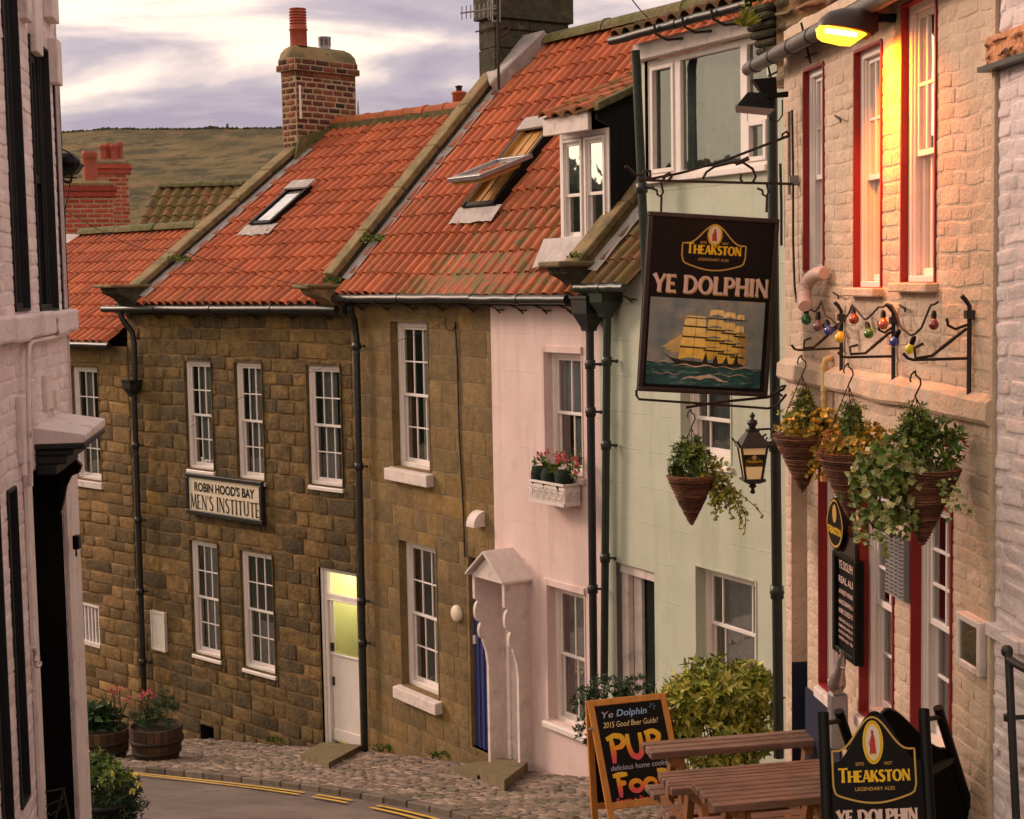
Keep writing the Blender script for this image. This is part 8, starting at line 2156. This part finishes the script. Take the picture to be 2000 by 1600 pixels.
# ------------------------------------------------------------------ houses farther off: red brick stacks and the mossy roof
def stack(name, label, uL, uR, vT, vB, Y, pots, capv):
    P = at((uL + uR) / 2, vB, Y); w = (uR - uL) / 3000 * Y; h = (vB - vT) / 3000 * Y
    X = Vector((math.cos(R(16)), math.sin(R(16)), 0)); Yv = Vector((-X.y, X.x, 0)); zb_ = P.z - 3.5; zt_ = P.z + h; dep = .7
    root = thing(name, label, 'chimney', (P.x, P.y + dep / 2, zb_), R(16), 'red brick chimney stacks beyond the roofs')
    F_ = Facade(0, 0, -1); F_.t = X; F_.n = Yv; F_.p = P - X * w / 2; F_.M = Matrix(((X.x, Yv.x, 0, F_.p.x), (X.y, Yv.y, 0, F_.p.y), (0, 0, 1, 0), (0, 0, 0, 1)))
    mb = MB(); fbox(mb, F_, 0, w, 0, dep, zb_, zt_); c = mb.build('stack', M_['brick_mortar'], root)
    mb = MB(); masonry(mb, F_, 0, w, zb_ + 1.5, zt_, [], (.105, .106), (.3, .31), .02, .01, .01, .004, bond=True)
    for k in range(2): fbox(mb, F_, -.05 - .03 * k, w + .05 + .03 * k, -.05 - .03 * k, dep + .05, zt_ - .26 + .12 * k, zt_ - .15 + .12 * k, rc())
    mb.build('brickwork', M_['brick_red'], c)
    mb = MB(); fbox(mb, F_, -.02, w + .02, -.02, dep, zt_ - .02, zt_ + .03); vs = [F_.w(a, d, z) for z, e in ((zt_ + .03, 0), (zt_ + .13, .18)) for a, d in ((e, e), (w - e, e), (w - e, dep - e), (e, dep - e))]; mb.hexa(vs); mb.build('cap', M_['coping'], c)
    for (u, v0, v1, r, dd) in pots:
        q = at(u, v1, Y + dd); mb = MB(); hh = (v1 - v0) / 3000 * Y; rr = r / 3000 * Y
        mb.lathe([(rr * 1.1, -.1), (rr * .95, hh * .55), (rr, hh * .8), (rr * 1.08, hh * .82), (rr * 1.0, hh * .86), (rr * 1.1, hh * .9), (rr * 1.05, hh), (rr * .8, hh), (rr * .78, hh * .8), (.001, hh * .8)], q, 16); mb.build('chimney_pot', M_['pot'], c)
stack('brick_chimney', 'near red brick chimney with one tall banded pot, beside the corner house', 118, 222, 362, 455, 34, [(177, 297, 358, 14, .3)], 0)
stack('brick_chimney', 'farther red brick chimney carrying four terracotta pots in front of the moor', 190, 252, 320, 380, 40, [(203, 284, 318, 8, .2), (214, 280, 318, 7, .5), (224, 283, 318, 7, .2), (234, 279, 318, 7, .45)], 0)
rmf = thing('mossy_roofed_house', 'distant house with mossy green brown pantile roof below the moor', 'house', at(330, 440, 38) - Vector((0, 0, 4)))
Fm = Facade(*at(222, 440, 36).xy, -6.0); 
zE_ = at(222, 455, 36).z
am1 = ha(Fm, 460, 400)
rpM = roofplane(Fm, 0, zE_ - .6, 2.2, hz(Fm, 330, 366, 2.2))
pantiles(rpM, .15, am1, .26, .42, mossf=lambda a, w: 1.0, root=rmf, mat_=M_['tile_old'])
ridge_tiles(Fm, rmf, .3, am1, 2.2, hz(Fm, 330, 366, 2.2), .13, .5, M_['ridge'])
mb = MB(); fbox(mb, Fm, .2, am1, .05, 4.3, zE_ - 5, zE_ - .6); mb.build('wall', M_['stone_warm'], rmf)
rst2 = thing('roof_chimney_pot', 'single small terracotta pot peeping over the institute ridge', 'chimney', at(897, 205, 32) - Vector((0, 0, 2)))
mb = MB(); b = at(897, 203, 32); mb.lathe([(.14, -2), (.14, .19), (.16, .2), (.16, .24), (.11, .25), (.001, .25)], b, 12); mb.build('pot', M_['tile'], rst2)
mb = MB(); mb.lathe([(.06, .25), (.06, .33), (.08, .34), (.08, .36), (.001, .38)], b, 10); mb.build('cowl', M_['rust'], rst2)
rod = MB(); rod.tube([at(700, 240, 30), at(699, 212, 30), at(699, 196, 30)], [.03, .02, .008], 5); rod.build('aerial_rod', M_['grey'], label='thin upright aerial rod standing behind the institute ridge', cat='aerial')
